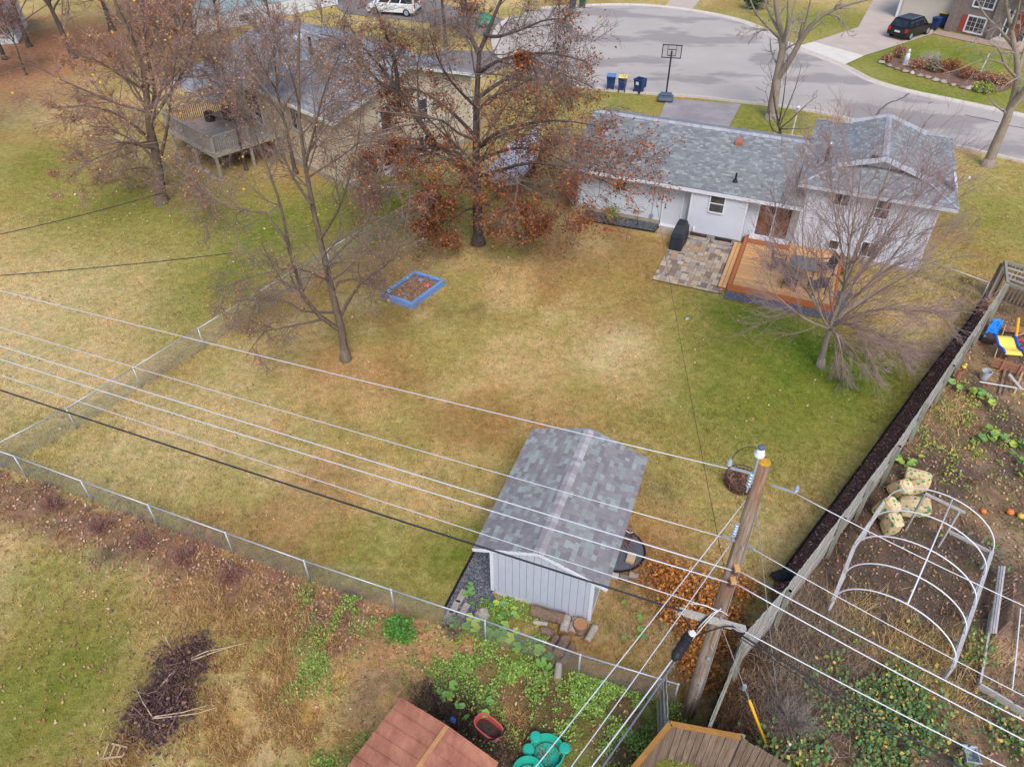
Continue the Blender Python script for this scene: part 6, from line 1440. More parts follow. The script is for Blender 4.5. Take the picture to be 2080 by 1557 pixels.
# ================================================================ back yard things
BLUEP = mat('worn_blue_paint', (104, 152, 214), 0, 2.5, .7, bump=.25, c2=(138, 176, 226), stretch=(4, 4, 4), island=.08)
q = [np.array(G(u, v, .27)) for u, v in ((773, 596), (842, 549), (905, 568), (837, 618))]
sb = thing('sandbox', 'blue painted timber sandbox full of leaves on the left of the lawn', 'sandbox', np.append(np.mean(q, 0)[:2], 0))
cen = np.mean(q, 0)
for i in range(4):
    a, b = q[i].copy(), q[(i + 1) % 4].copy(); d = b - a; L = np.linalg.norm(d); d /= L; nrm = np.array([-d[1], d[0], 0]); nrm *= np.sign((cen - a) @ nrm)
    P = [a, b, b + (nrm - d) * .16, a + (nrm + d) * .16]; MB().prism([p - [0, 0, .04] for p in P], (0, 0, .04)).build('seat_board', BLUEP, sb)
    A, B2 = a + (nrm + d) * .03, b + (nrm - d) * .03; MB().prism([A - [0, 0, .3], B2 - [0, 0, .3], B2 - [0, 0, .3] + nrm * .04, A - [0, 0, .3] + nrm * .04], (0, 0, .26)).build('side_board', BLUEP, sb)
qi = [p + (cen - p) * .1 for p in q]; MB().prism([(p[0], p[1], -.05) for p in qi], (0, 0, .13)).build('sand_fill', mat('leafy_sand', (138, 104, 76), 0, 12, .95, bump=.5, c2=(176, 140, 104)), sb)
m = MB(); n_ = 420; tt = rng.random((n_, 2)); C = np.array([(q[0] * (1 - s) + q[3] * s) * (1 - t) + (q[1] * (1 - s) + q[2] * s) * t for s, t in tt * .76 + .12]); C[:, 2] = .1; leafquads(m, C, .09, 0); m.build('leaves_in_sand', pmat('dry_leaf', [(178, 124, 90), (152, 104, 80), (196, 150, 116), (134, 96, 80), (212, 176, 148), (170, 110, 74), (188, 142, 120)], .9, .1, 20, 0), sb)['kind'] = 'stuff'
def toy(name, label, p, mat_, parts, cat='toy'):
    t = thing(name, label, cat, p)
    for nm, fn in parts: fn(MB()).build(nm, mat_, t)
p = G(868, 581, .1)
toy('toy_star', 'pink star shaped sand toy lying in the sandbox', p, mat('toy_pink', (232, 132, 132), .08, 6, .5), [('arm', (lambda a: (lambda m: m.beam(p + [0, 0, .04], p + [.17 * math.cos(a), .17 * math.sin(a), .03], .07, .05)))(a)) for a in np.arange(5) * 1.2566])
p = G(825, 601, .1); toy('toy_truck', 'small grey toy truck near the front corner of the sandbox', p, mat('toy_grey', (140, 140, 146), .15, 6, .5), [('cab', lambda m: m.rbox(p[0] - .1, p[0] + .02, p[1] - .06, p[1] + .06, .1, .26, .02)), ('bed', lambda m: m.rbox(p[0] + .03, p[0] + .18, p[1] - .07, p[1] + .07, .1, .2, .02))])
p2_ = G(855, 574, .1); toy('toy_pail', 'pale violet sand pail beside the pink star toy', p2_, mat('toy_violet', (176, 160, 190), .1, 6, .5), [('pail', lambda m: m.lathe([(.06, 0), (.09, .15), (.075, .15), (.05, .03)], p2_, 10)), ('rim', lambda m: m.lathe([(.09, .14), (.1, .15), (.1, .165), (.09, .165)], p2_, 10))])
p3_ = G(790, 594, .27); toy('toy_block', 'light blue toy cup on the left corner of the sandbox edge', p3_, mat('toy_ice', (176, 206, 232), .06, 6, .5), [('cup', lambda m: m.lathe([(.06, 0), (.08, .12), (.06, .12), (.05, .02)], p3_, 10)), ('grip', lambda m: m.tube([p3_ + [.07, 0, .03], p3_ + [.13, 0, .06], p3_ + [.075, 0, .1]], .012, 5))])
# litter on the lawn
p4_ = G(1392, 650); m = MB(); m.prism([p4_, p4_ + [.14, .03, .01], p4_ + [.17, .12, .03], p4_ + [.05, .13, .01]], (0, 0, .02)); m.single('crumpled_wrapper', mat('toy_ice', 0), 'scrap of pale blue plastic lying on the lawn before the patio', 'litter', p4_)
# wire compost ring
WIRED = mat('rusty_wire', (96, 72, 64), .2, 8, .8); cc = G(1503, 983); cr_ = thing('wire_compost_ring', 'round wire compost bin full of sticks and stalks in front of the pole', 'compost bin', cc)
for k, z in enumerate((.06, .24, .4)): MB().tube([cc + [.52 * math.cos(a), .52 * math.sin(a), z] for a in np.linspace(0, 6.283, 25)], .018, 5).build('hoop_wire', WIRED, cr_)
for i in range(26):
    a = i * .2417; MB().tube([cc + [.52 * math.cos(a), .52 * math.sin(a), 0], cc + [.52 * math.cos(a), .52 * math.sin(a), .42]], .007, 4).build('upright_wire', WIRED, cr_)
m = MB(); n_ = 260; r_ = .46 * np.sqrt(rng.random(n_)); a_ = rng.random(n_) * 6.283; d = rng.normal(size=(n_, 3)) * [1, 1, .35]; d /= np.linalg.norm(d, axis=1, keepdims=True); A = cc + np.column_stack([r_ * np.cos(a_), r_ * np.sin(a_), rng.uniform(.05, .3, n_)]); Lq = rng.uniform(.08, .28, (n_, 1))
V, Fq = tubes(np.stack([A - d * Lq, A + d * Lq], 1), np.full((n_, 2), .008), 3); m.add(V, Fq); m.build('stalks', pmat('stalks_mat', [(150, 112, 92), (120, 88, 74), (176, 136, 108), (98, 74, 66)], .9, .1, 10, 0), cr_)['kind'] = 'stuff'
MB().lathe([(.48, 0), (.46, .1), (.2, .18), (0, .2)], cc, 14).build('compost_heap', mat('compost', (80, 64, 56), .3, 20, .95, bump=.6), cr_)
# round bed beside the shed
SLATE = mat('slate_gravel', 0)
rb_ = thing('edged_planting_bed', 'half round gravel bed with black edging beside the shed', 'planting bed', S(3.2, 2.6))
hc = S(2.95, 2.75); arc = [S(2.95 + .95 * math.sin(a), 2.75 - .85 * math.cos(a)) for a in np.linspace(0, math.pi * .95, 13)]
m = MB(); P = [S(2.95, 1.9)] + arc; m.add([(p[0], p[1], .02) for p in P]); m.F.append(np.array([list(range(len(P)))])); m.build('gravel_fill', SLATE, rb_)
MB().tube([(p[0], p[1], .03) for p in arc], .035, 5).build('edging', MAT['black_edging'], rb_)
for i, (x, y) in enumerate(((3.2, 1.75), (3.5, 1.78), (3.75, 1.95))): o = MB(S).rbox(x - .14, x + .14, y - .09, y + .09, 0, .12, .02).build('edging_stone', STN, rb_)
MB(S).rbox(3.4, 3.66, 2.35, 2.7, .02, .16, .02).build('paver_block', mat('tan_block', (206, 178, 146), .1, 5, .85), rb_)
m = MB(S); 
for i in range(70):
    x, y = 3.05 + rng.random() * .4, 2.8 + rng.random() * .6; a = rng.random() * 6.28; m.tube([(x, y, .02), (x + .1 * math.cos(a), y + .1 * math.sin(a), .25), (x + .3 * math.cos(a), y + .3 * math.sin(a), .32)], .006, 3, cap=False)
m.build('dry_stalks', MAT['stalks_mat'], rb_)['kind'] = 'stuff'
# gravel left of the shed, pavers, logs
sheet('shed_gravel', fpoly(S, (-1.05, -1.1), (-1.0, 1.6), (-.0, 1.6), (-.0, -.0), (.4, -.35), (.2, -1.2)), .012, SLATE)
MB(S).tube([(-1.08, -.9, .03), (-1.06, .4, .03), (-1.02, 1.6, .03)], .04, 5).single('bed_edging', MAT['black_edging'], 'black edging strip between the lawn and the gravel left of the shed', 'edging', S(-1.05, -.9))
CPV = mat('grey_paver', (172, 160, 148), .12, 6, .9, bump=.3)
for (u, v, az, lab) in ((937, 1212, 22, 'flat grey concrete block lying nearest the shed gravel'), (924, 1234, 20, 'flat grey concrete block lying under the chain link rail'), (943, 1240, 24, 'flat grey concrete block, right one of the pair by the fence'), (910, 1254, 20, 'flat grey concrete block sticking through the fence bottom')):
    p = G(u, v); fr = Frame(p, az + 90); MB(fr).rbox(-.24, .24, -.1, .1, -.02, .07, .015).single('concrete_block', CPV, lab, 'block', p, group='concrete blocks by the shed')
stone(G(980, 1249) + [0, 0, .08], .22, 'round grey brown boulder behind the chain link fence near the shed', None or 'boulder by the shed', .8, 'boulder', 'boulder')
LOGB = bark('log_bark', (98, 78, 66), (146, 124, 106)); LOGP = bark('pale_log', (150, 138, 126), (190, 182, 172)); CUT = mat('cut_wood', (168, 122, 84), .15, 9, .9, bump=.3)
def log(a, b, r, label, mt=LOGB):
    a, b = np.asarray(a, float), np.asarray(b, float); t = thing('firewood_log', label, 'log', a * [1, 1, 0], 'logs stacked against the shed')
    n = 11; th = np.linspace(0, 1, 6)[:, None]; P = a * (1 - th) + b * th; m = MB(); m.tube(P, r * rng.uniform(.92, 1.06, 6), n, cap=False); V = m.V[0]; V += rng.normal(0, r * .05, V.shape); m.V[0] = V; m.build('bark', mt, t)
    d = (b - a) / np.linalg.norm(b - a)
    for c, s_ in ((a, -1), (b, 1)): MB().tube([c - d * s_ * .02, c + d * s_ * .004], r * .93, n).build('cut_face', CUT, t)
log(S(1.3, -.25, .17), S(2.25, -.22, .18), .17, 'longest split log lying flat along the shed wall'); log(S(1.45, -.55, .09), S(1.85, -.48, .1), .07, 'thin pale stick log in front of the longest log', LOGP)
log(S(2.3, -.1, .14), S(2.35, -.6, .13), .13, 'weathered grey log end on beside the longest log', LOGP); log(S(2.55, -.08, .13), S(2.56, -.52, .12), .11, 'second weathered grey log, narrower than its neighbour', LOGP)
log(S(2.72, -.3, .0), S(2.74, -.3, .34), .21, 'stump shaped round log standing by the shed corner'); log(S(3.12, -.1, .1), S(3.02, -.62, .1), .1, 'short grey log at the shed right corner post', LOGP)
log(S(2.45, -.72, .14), S(2.4, -1.25, .13), .15, 'thick brown log in the front row of the pile'); log(S(2.2, -.75, .1), S(2.12, -1.15, .1), .09, 'dark hollow log in the front row left of the thick brown one'); log(S(2.68, -.85, .1), S(2.6, -1.4, .1), .1, 'split reddish log in the front row right of the thick brown one')
log(S(1.75, -.72, .12), S(2.1, -.7, .13), .11, 'short orange brown split log in the middle of the pile'); log(S(-.35, 1.15, .07), S(-.1, .6, .1), .07, 'slanting grey log on leaves by the shed left wall', LOGP); log(S(2.5, -1.5, .1), S(2.6, -1.95, .1), .1, 'weathered log lying against the chain link fence', LOGP)
# brown metal shed, bottom centre
r0, r1, r2 = G(813, 1417, 2.0), G(690, 1580, 2.0), G(1030, 1562, 2.0)
ms = thing('metal_shed', 'rusty red brown ribbed metal shed roof at the bottom edge', 'shed', r0 * [1, 1, 0])
RUSTM = mat('rusty_metal', (146, 90, 72), 0, 1.6, .6, bump=.15, c2=(194, 132, 104), stretch=(2, 1, 2)); RUSTE = mat('rust_streak', (190, 140, 96), .2, 4, .8)
ea = r2 - r0; eb = r1 - r0; la = np.linalg.norm(ea); ea = ea / la; eb = eb - (eb @ ea) * ea; lb = 3.2; eb /= np.linalg.norm(eb)
half = 1.35
for i in range(5):                                   # roof sheets each side of the seam
    for sd2, (o0, o1, zz0, zz1) in enumerate(((0, half, 0, .16), (half, 2.7, .16, 0))):
        b0, b1 = i * .62, i * .62 + .612; P = [r0 + ea * o0 + eb * b0 + [0, 0, zz0], r0 + ea * o1 + eb * b0 + [0, 0, zz1], r0 + ea * o1 + eb * b1 + [0, 0, zz1], r0 + ea * o0 + eb * b1 + [0, 0, zz0]]
        MB().prism([p - [0, 0, .02] for p in P], (0, 0, .02)).build('roof_sheet', RUSTM, ms)
        for k in (0, .31): 
            a = r0 + ea * o0 + eb * (b0 + k) + [0, 0, zz0 + .012]; b = r0 + ea * o1 + eb * (b0 + k) + [0, 0, zz1 + .012]; MB().beam(a, b, .035, .022).build('rib', RUSTM, ms)
MB().beam(r0 + ea * half + [0, 0, .185], r0 + ea * half + eb * 3.1 + [0, 0, .185], .1, .02).build('ridge_strip', RUSTE, ms)
m = MB(); pts = [r0 + ea * .08 + eb * .08, r0 + ea * 2.62 + eb * .08, r0 + ea * 2.62 + eb * 3, r0 + ea * .08 + eb * 3]; m.prism([(p[0], p[1], 0) for p in pts], (0, 0, 1.97)); m.build('wall', RUSTM, ms)
# turquoise pools, basket, ball
TURQ = mat('turquoise_plastic', (48, 176, 150), .06, 3, .4); DKT = mat('dark_water_line', (60, 84, 84), .2, 6, .5)
def pool(p, r, label, ears):
    t = thing('paddling_pool', label, 'pool', p); m = MB(); m.lathe([(r * .86, 0), (r * .97, .26), (r * 1.03, .28), (r * 1.03, .31), (r * .95, .31), (r * .82, .04), (.0, .035)], p, 30); m.build('basin', TURQ, t, smooth=False)
    m = MB(); m.lathe([(r * .95, .3), (r * .83, .06), (r * .74, .055)], p, 30, cap=False); m.build('wet_ring', DKT, t)
    for a in ears:
        c = p + [r * 1.06 * math.cos(a), r * 1.06 * math.sin(a), .25]; MB().lathe([(.13, 0), (.15, .03), (.12, .07), (.0, .08)], c, 12).build('foot_lobe', TURQ, t)
    m = MB(); C = p + np.column_stack([rng.normal(-.1, r * .3, 160), rng.normal(.05, r * .25, 160), np.full(160, .06)]); leafquads(m, C, .04, 0); m.build('debris', MAT['stalks_mat'], t)['kind'] = 'stuff'
pool(G(1110, 1536), .42, 'turquoise turtle shaped paddling pool with dirt at the bottom edge', [2.2, 3.0, .2, 4.2]); pool(G(1072, 1582) + [0, 0, .12], .36, 'second turquoise pool leaning in front of the turtle shaped one', [])
bp = G(993, 1488); fr = Frame(bp, 38); bk_ = thing('plastic_basket', 'coral and teal handled plastic basket holding dirt beside the rusty shed', 'basket', bp)
CORAL = mat('coral_plastic', (216, 104, 92), .08, 4, .5); TEALP = mat('teal_plastic', (52, 140, 132), .08, 4, .5)
def oval(m, rows, n=20):
    V = [(a * math.copysign(abs(math.cos(t)) ** .7, math.cos(t)), b * math.copysign(abs(math.sin(t)) ** .7, math.sin(t)), z) for a, b, z in rows for t in np.arange(n) * 2 * math.pi / n]
    m.add(V, [(k * n + i, k * n + (i + 1) % n, (k + 1) * n + (i + 1) % n, (k + 1) * n + i) for k in range(len(rows) - 1) for i in range(n)]); return m
oval(MB(fr), [(.32, .17, .0), (.34, .18, .12)]).build('lower_band', TEALP, bk_); oval(MB(fr), [(.34, .18, .12), (.39, .22, .36), (.4, .235, .36), (.4, .235, .38), (.37, .2, .38), (.33, .17, .14)]).build('upper_band', CORAL, bk_); oval(MB(fr), [(.345, .185, .2), (.02, .01, .22)]).build('dirt_fill', mat('compost', 0), bk_)
MB(fr).tube([(.2, -.235, .36), (.32, -.2, .44), (.42, 0, .46), (.38, .2, .42), (.24, .235, .37)], .022, 6).build('handle', BLKP, bk_)
pbl = G(920, 1464); bl_ = thing('ball', 'small blue ball among dead stalks beside the rusty shed', 'ball', pbl); MB().lathe([(.0, 0), (.05, .02), (.075, .08), (.05, .135), (0, .155)], pbl, 12).build('shell', mat('ball_blue', (58, 118, 206), .06, 4, .4), bl_, smooth=True); MB().lathe([(.0765, .07), (.078, .08), (.0765, .09)], pbl, 12).build('seam', TRIM, bl_)
# ================================================================ brush pile, lower left
DKLEAF = pmat('dark_purple_leaf', [(112, 82, 82), (92, 70, 76), (128, 92, 84), (80, 62, 68), (148, 112, 96), (118, 98, 98)], .9, .1, 20, 0)
bp_ = thing('brush_pile', 'dark purple brown heap of cut brush and leaves on the lower left lawn', 'brush pile', G(330, 1420))
m = MB(); Cs = []
for (u, v, r, n) in ((355, 1340, .5, 380), (400, 1345, .45, 330), (330, 1395, .3, 150), (360, 1425, .5, 420), (290, 1445, .4, 300), (345, 1460, .5, 380), (270, 1490, .4, 170), (405, 1310, .25, 120), (320, 1500, .35, 150)):
    c = G(u, v); Cs.append(c + np.column_stack([rng.normal(0, r * .6, n), rng.normal(0, r * .55, n), np.abs(rng.normal(0, .11, n)) + .02]))
leafquads(m, np.vstack(Cs), .1, 0); m.build('leaf_heap', DKLEAF, bp_)['kind'] = 'stuff'
m = MB(); n_ = 240
cu = rng.uniform(285, 410, n_); cv = 1345 + (410 - cu) * .9 + rng.normal(0, 30, n_); A = np.array([G(a, b) for a, b in zip(cu, cv)]); A[:, 2] = rng.uniform(.05, .3, n_); d = rng.normal(size=(n_, 3)) * [1, 1, .25]; d /= np.linalg.norm(d, axis=1, keepdims=True); Lq = rng.uniform(.1, .35, (n_, 1)); V, Fq = tubes(np.stack([A - d * Lq, A + d * Lq], 1), np.full((n_, 2), .009), 3); m.add(V, Fq); m.build('dead_stems', pmat('dead_stem', [(96, 74, 70), (140, 112, 96), (78, 62, 62)], .9, .1, 10, 0), bp_)['kind'] = 'stuff'
STICK = mat('bare_stick', (196, 170, 138), .12, 5, .9)
for pts in (((310, 1458), (355, 1454), (400, 1448), (440, 1436)), ((312, 1455), (370, 1446), (420, 1432)), ((388, 1336), (420, 1322), (460, 1314), (500, 1305)), ((390, 1340), (430, 1325), (475, 1311)), ((310, 1456), (290, 1425), (275, 1393)), ((320, 1400), (345, 1370), (360, 1357)), ((335, 1292), (347, 1315))):
    P = [G(u, v, .2 + .05 * (k % 2)) for k, (u, v) in enumerate(pts)]; MB().tube(P, np.linspace(.02, .008, len(P)), 5).build('stick', STICK, bp_)
fm_ = thing('wire_plant_frame', 'small pale slatted frame half buried in dead grass at the bottom left', 'frame', G(225, 1530)); 
for k in range(4): MB().beam(G(208 + k * 14, 1540 - k * 2, .12), G(222 + k * 12, 1508 + k * 3, .12), .03, .03).build('slat', STICK, fm_)
MB().beam(G(205, 1540, .12), G(250, 1535, .12), .03, .03).build('crosspiece', STICK, fm_); MB().beam(G(222, 1508, .12), G(258, 1517, .12), .03, .03).build('crosspiece', STICK, fm_)

# ================================================================ oak branch pile by the pole
OCHL = pmat('ochre_oak_leaf', [(214, 140, 66), (196, 122, 56), (226, 160, 88), (176, 108, 56), (206, 150, 92), (160, 104, 64)], .9, .1, 20, 0)
ob = thing('fallen_branches', 'heap of cut oak branches with ochre leaves round the pole foot', 'branches', G(1400, 1210))
m = MB(); Cs = []
for (u, v, r, n) in ((1350, 1180, .7, 900), (1400, 1200, .7, 900), (1440, 1240, .6, 700), (1370, 1250, .5, 600), (1420, 1290, .5, 600), (1460, 1310, .5, 500), (1500, 1200, .5, 500), (1400, 1350, .4, 350), (1440, 1380, .4, 350), (1480, 1260, .45, 450)):
    c = G(u, v); Cs.append(c + np.column_stack([rng.normal(0, r * .55, n), rng.normal(0, r * .5, n), np.abs(rng.normal(0, .2, n)) + .02]))
leafquads(m, np.vstack(Cs), .1, 0); m.build('leaf_heap', OCHL, ob)['kind'] = 'stuff'
for k in range(26):
    c = G(rng.uniform(1340, 1500), rng.uniform(1165, 1330)); a = rng.random() * 6.28; d = np.array([math.cos(a), math.sin(a), .15]); L = rng.uniform(.4, 1.1); MB().tube([c + [0, 0, .05], c + d * L * .5 + [0, 0, .15], c + d * L], [.022, .014, .006], 4).build('branch', TWIG1, ob)

# ================================================================ neighbour's garden
PVC = mat('white_pvc', (228, 230, 236), .03, 4, .35); GPL = mat('silver_plank', (176, 172, 168), 0, 2, .9, bump=.4, c2=(204, 200, 198), stretch=(3, 3, 3), island=.1)
hg = thing('hoop_house_frame', 'white pipe hoop greenhouse frame over bare soil beside the picket fence', 'greenhouse frame', G(1800, 1200))
SZ = .75
Ls = [G(u, v, SZ) for u, v in ((1694, 1215), (1716, 1165), (1735, 1110), (1768, 1060), (1800, 1015))]; Rs = [G(u, v, SZ) for u, v in ((1936, 1352), (1958, 1290), (1978, 1232), (1998, 1170), (2014, 1122))]
tops = [(1768, 1197), (1790, 1145), (1805, 1090), (1830, 1036), (1880, 997)]; crown_px = [(1849, 1217), (1864, 1164), (1884, 1107), (1913, 1052), (1933, 1009)]
for l_, r_ in zip(Ls, Rs):
    c = (l_ + r_) / 2; a = (r_ - l_) / 2; P = [c + a * -math.cos(t) + np.array([0, 0, 1.25 * math.sin(t)]) for t in np.linspace(0, math.pi, 25)]; MB().tube(P, .02, 7).build('hoop', PVC, hg, smooth=True)
c0_, c1_ = (Ls[0] + Rs[0]) / 2 + [0, 0, 1.25], (Ls[-1] + Rs[-1]) / 2 + [0, 0, 1.25]; MB().tube([c0_, c1_], .02, 7).build('ridge_pipe', PVC, hg, smooth=True)
for side in (Ls, Rs):
    MB().beam(side[0] - (side[1] - side[0]) * .05, side[2] + (side[2] - side[0]) * .01, .1, .12).build('side_plank', GPL, hg); MB().beam(side[2] + (side[3] - side[2]) * .03, side[4] + (side[4] - side[3]) * .05, .1, .12).build('side_plank', GPL, hg)
    for p in (side[0], side[1], side[2], side[3], side[4]): MB().box(p[0] - .04, p[0] + .04, p[1] - .04, p[1] + .04, -.1, SZ - .06).build('leg', GPL, hg)
e0, e1 = Ls[-1], Rs[-1]; MB().beam(e0, e0 * .72 + e1 * .28, .05, .1).build('end_plank', GPL, hg); MB().beam(e1, e1 * .6 + e0 * .4, .05, .1).build('end_plank', GPL, hg)
for k_ in (.28, .6): p = e0 * (1 - k_) + e1 * k_; MB().box(p[0] - .03, p[0] + .03, p[1] - .03, p[1] + .03, -.1, SZ + .9).build('end_post', mat('weathered_wood', 0), hg)
MB().beam(e0 * .72 + e1 * .28 + [0, 0, .95], e0 * .35 + e1 * .65 + [0, 0, .95], .04, .08).build('lintel', GPL, hg)
MB().box(Ls[0][0] + .03, Ls[0][0] + .05, Ls[0][1] - .02, Ls[0][1] + .02, SZ - .2, SZ + .05).build('red_tie', mat('red_tape', (210, 60, 60), .1, 5), hg)
# leaf bags
PAPER = None
def papermat():
    t = NT('leaf_bag_paper'); v = t.coord(1.0); vo = t.n('ShaderNodeTexVoronoi', Scale=7.0); t.l(v, vo.inputs['Vector']); spot = t.ramp(vo.outputs['Distance'], [(.32, (1, 1, 1)), (.38, (0, 0, 0))]); f = t.noise(v, 3, 3, .6)
    mask = t.math('MULTIPLY', spot, t.ramp(f, [(.4, (0, 0, 0)), (.46, (1, 1, 1))])); t.bump(t.noise(v, 9, 4, .7), .5, .03)
    return t.done(t.mix(mask, t.ramp(f, [(.3, rgba((218, 186, 138))), (.7, rgba((234, 210, 168)))]), rgba((76, 160, 96))), .85)
PAPER = papermat()
def bag(u, v, az, tilt, label, s=1.0, z=.0):
    p = G(u, v); t = thing('leaf_bag', label, 'bag', p, 'paper leaf bags by the picket fence'); m = MB(); rows = []
    for k, (zz, rr) in enumerate(((0, .8), (.04, 1), (.3, 1.06), (.55, 1.0), (.72, .95), (.78, .7), (.8, .3))):
        rows.append([(rr * .27 * s * math.copysign(abs(math.cos(a)) ** .6, math.cos(a)) + rng.normal(0, .012), rr * .22 * s * math.copysign(abs(math.sin(a)) ** .6, math.sin(a)) + rng.normal(0, .012), zz * s) for a in np.arange(14) * 2 * math.pi / 14])
    V = np.array([q_ for r_ in rows for q_ in r_]); ct, st_ = math.cos(tilt), math.sin(tilt); V = np.column_stack([V[:, 0] * ct + V[:, 2] * st_, V[:, 1], -V[:, 0] * st_ + V[:, 2] * ct]); V[:, 2] -= V[:, 2].min(); fr = Frame(p + [0, 0, z], az)
    m.fr = fr; m.add(V, [(k * 14 + i, k * 14 + (i + 1) % 14, (k + 1) * 14 + (i + 1) % 14, (k + 1) * 14 + i) for k in range(6) for i in range(14)]); m.F.append(np.array([list(range(14))[::-1]])); m.F.append(np.array([list(range(84, 98))])); m.build('sack', PAPER, t)
    top = fr.arr(V[70:84]); MB().tube(np.vstack([top, top[:1]]), .014, 4).build('folded_rim', PAPER, t)
bag(1832, 975, 30, 1.45, 'paper leaf bag lying flat, farthest of the heap along the fence'); bag(1812, 1003, 70, .5, 'paper leaf bag leaning upright against the picket fence'); bag(1838, 1000, 10, .9, 'small paper leaf bag squeezed behind the leaning one', .8)
bag(1785, 1045, 60, .35, 'slumped paper leaf bag touching the fence at the hoop frame corner', 1.05); bag(1822, 1040, 20, 1.2, 'paper leaf bag lying inside the corner of the hoop frame', 1.1); bag(1800, 1075, 80, .25, 'crumpled paper leaf bag standing nearest under the first hoops', .95)
# trellis rack, bed boards, pipe, tub
BRSL = mat('brown_slat', (124, 96, 80), 0, 3, .9, bump=.3, c2=(158, 132, 112), stretch=(3, 3, 3), island=.2)
rk = thing('slatted_rack', 'stack of brown slatted panels leaning beside the hoop frame', 'slatted panel', G(2030, 1240))
p0, p1 = G(2018, 1290, .1), G(2040, 1150, .1)
for k in range(14):
    t = k / 13; b = G(2016 + 10 * t, 1300 - 130 * t); a = G(2056 + 6 * t, 1262 - 100 * t, .7); MB().beam(b, a, .1, .03).build('slat', BRSL, rk)
for s_ in (.15, .4, .65): MB().beam(G(2008 + 22 * s_, 1285, .15 + .6 * s_), G(2026 + 22 * s_, 1150, .15 + .6 * s_), .05, .04).build('batten', GPL, rk)
bb = thing('garden_bed_boards', 'grey boards edging a sandy bed at the right edge', 'garden bed', G(1990, 1390)); 
MB().beam(G(1988, 1392, .12), G(2014, 1240, .12), .05, .25).build('edge_board', GPL, bb); MB().beam(G(1988, 1392, .12), G(2110, 1465, .12), .05, .25).build('edge_board', GPL, bb)
MB().tube([G(2056, 1400, .1), G(2064, 1330, .1), G(2073, 1235, .12)], .022, 6).single('plastic_pipe', PVC, 'white plastic pipe lying on the sandy bed at the right edge', 'pipe', G(2056, 1400))
MB().tube([G(2044, 1278, .05), G(2056, 1220, .05)], .03, 6).single('blue_hose', mat('hose_blue', (60, 120, 200), .08, 4, .5), 'bright blue hose piece beside the slatted rack', 'hose', G(2044, 1278))
tp_ = G(1966, 1540); fr = Frame(tp_, 10); tub = thing('plastic_tub', 'grey translucent plastic tub standing in weeds at the bottom right', 'tub', tp_); TUBM = mat('grey_tub', (168, 178, 190), .06, 4, .4)
m = MB(fr); V = [(-.12, -.15, .02), (.12, -.15, .02), (.12, .15, .02), (-.12, .15, .02), (-.16, -.19, .26), (.16, -.19, .26), (.16, .19, .26), (-.16, .19, .26), (-.14, -.17, .25), (.14, -.17, .25), (.14, .17, .25), (-.14, .17, .25), (-.11, -.14, .04), (.11, -.14, .04), (.11, .14, .04), (-.11, .14, .04)]
m.add(V, [(0, 1, 5, 4), (1, 2, 6, 5), (2, 3, 7, 6), (3, 0, 4, 7), (4, 5, 9, 8), (5, 6, 10, 9), (6, 7, 11, 10), (7, 4, 8, 11), (8, 9, 13, 12), (9, 10, 14, 13), (10, 11, 15, 14), (11, 8, 12, 15), (12, 13, 14, 15)]); m.build('basin', TUBM, tub); MB(fr).box(-.18, .18, -.21, -.185, .24, .265).box(-.18, .18, .185, .21, .24, .265).build('lip', TUBM, tub)
wst = G(1587, 1540); gpo = thing('metal_stake', 'short grey metal stake standing in brambles near the yellow guy guard', 'stake', wst); MB().tube([wst, wst + [.02, 0, .75]], .025, 6).build('shaft', MAT['grey_metal'], gpo); MB().lathe([(.032, 0), (.03, .05), (0, .06)], wst + [.02, 0, .75], 6).build('cap', PORC, gpo)
for (u, v, s_, c_l, lab) in ((1996, 1040, .1, 'pumpkin_orange', 'broken orange pumpkin piece on the soil right of the hoop frame'), (2050, 1042, .12, 'pumpkin_orange', 'larger orange pumpkin shell at the right edge'), (1910, 1072, .07, 'pumpkin_orange', 'small orange gourd inside the hoop frame'), (2072, 1050, .11, 'gourd_yellow', 'yellow gourd ring at the right edge'), (1911, 1088, .06, 'gourd_green', 'small yellow green gourd inside the hoop frame')):
    p = G(u, v); mt = MAT.get(c_l) or mat(c_l, (226, 190, 80) if 'yellow' in c_l else (170, 170, 60), .1, 5, .6); g_ = thing('gourd', lab, 'gourd', p); MB().lathe([(s_ * .3, 0), (s_ * .95, s_ * .3), (s_, s_ * .8), (s_ * .6, s_ * 1.4), (s_ * .1, s_ * 1.5)], p, 10).build('shell', mt, g_, smooth=True); MB().tube([p + [0, 0, s_ * 1.45], p + [s_ * .2, 0, s_ * 1.9]], s_ * .12, 5).build('stem', MAT['dry_stem'], g_)
# ---------------------------------------------------------------- junk corner by the far end of the picket fence
lt_ = thing('lean_to', 'old grey timber lean-to with open rails at the right edge', 'lean-to', G(2040, 600)); 
a, b, c, d = G(2046, 575, 1.6), G(2042, 532, 1.8), G(2140, 560, 1.8), G(2140, 610, 1.6)
for p in (a, b, c, d): MB().box(p[0] - .06, p[0] + .06, p[1] - .06, p[1] + .06, -.1, p[2]).build('leg', MAT['mossy_wood'], lt_)
for p, q_ in ((a, b), (b, c), (c, d), (a, d)): MB().beam(p, q_, .1, .12).build('top_beam', MAT['mossy_wood'], lt_)
for k in range(1, 4): t = k / 4; MB().beam(a * (1 - t) + b * t, d * (1 - t) + c * t, .07, .05).build('rail', MAT['weathered_wood'], lt_)
for k in range(12): t = (k + .5) / 12; p = b * (1 - t) + c * t; MB().box(p[0] - .05, p[0] + .05, p[1] - .015, p[1] + .015, .05, 1.75).build('back_board', BRFENCE, lt_)
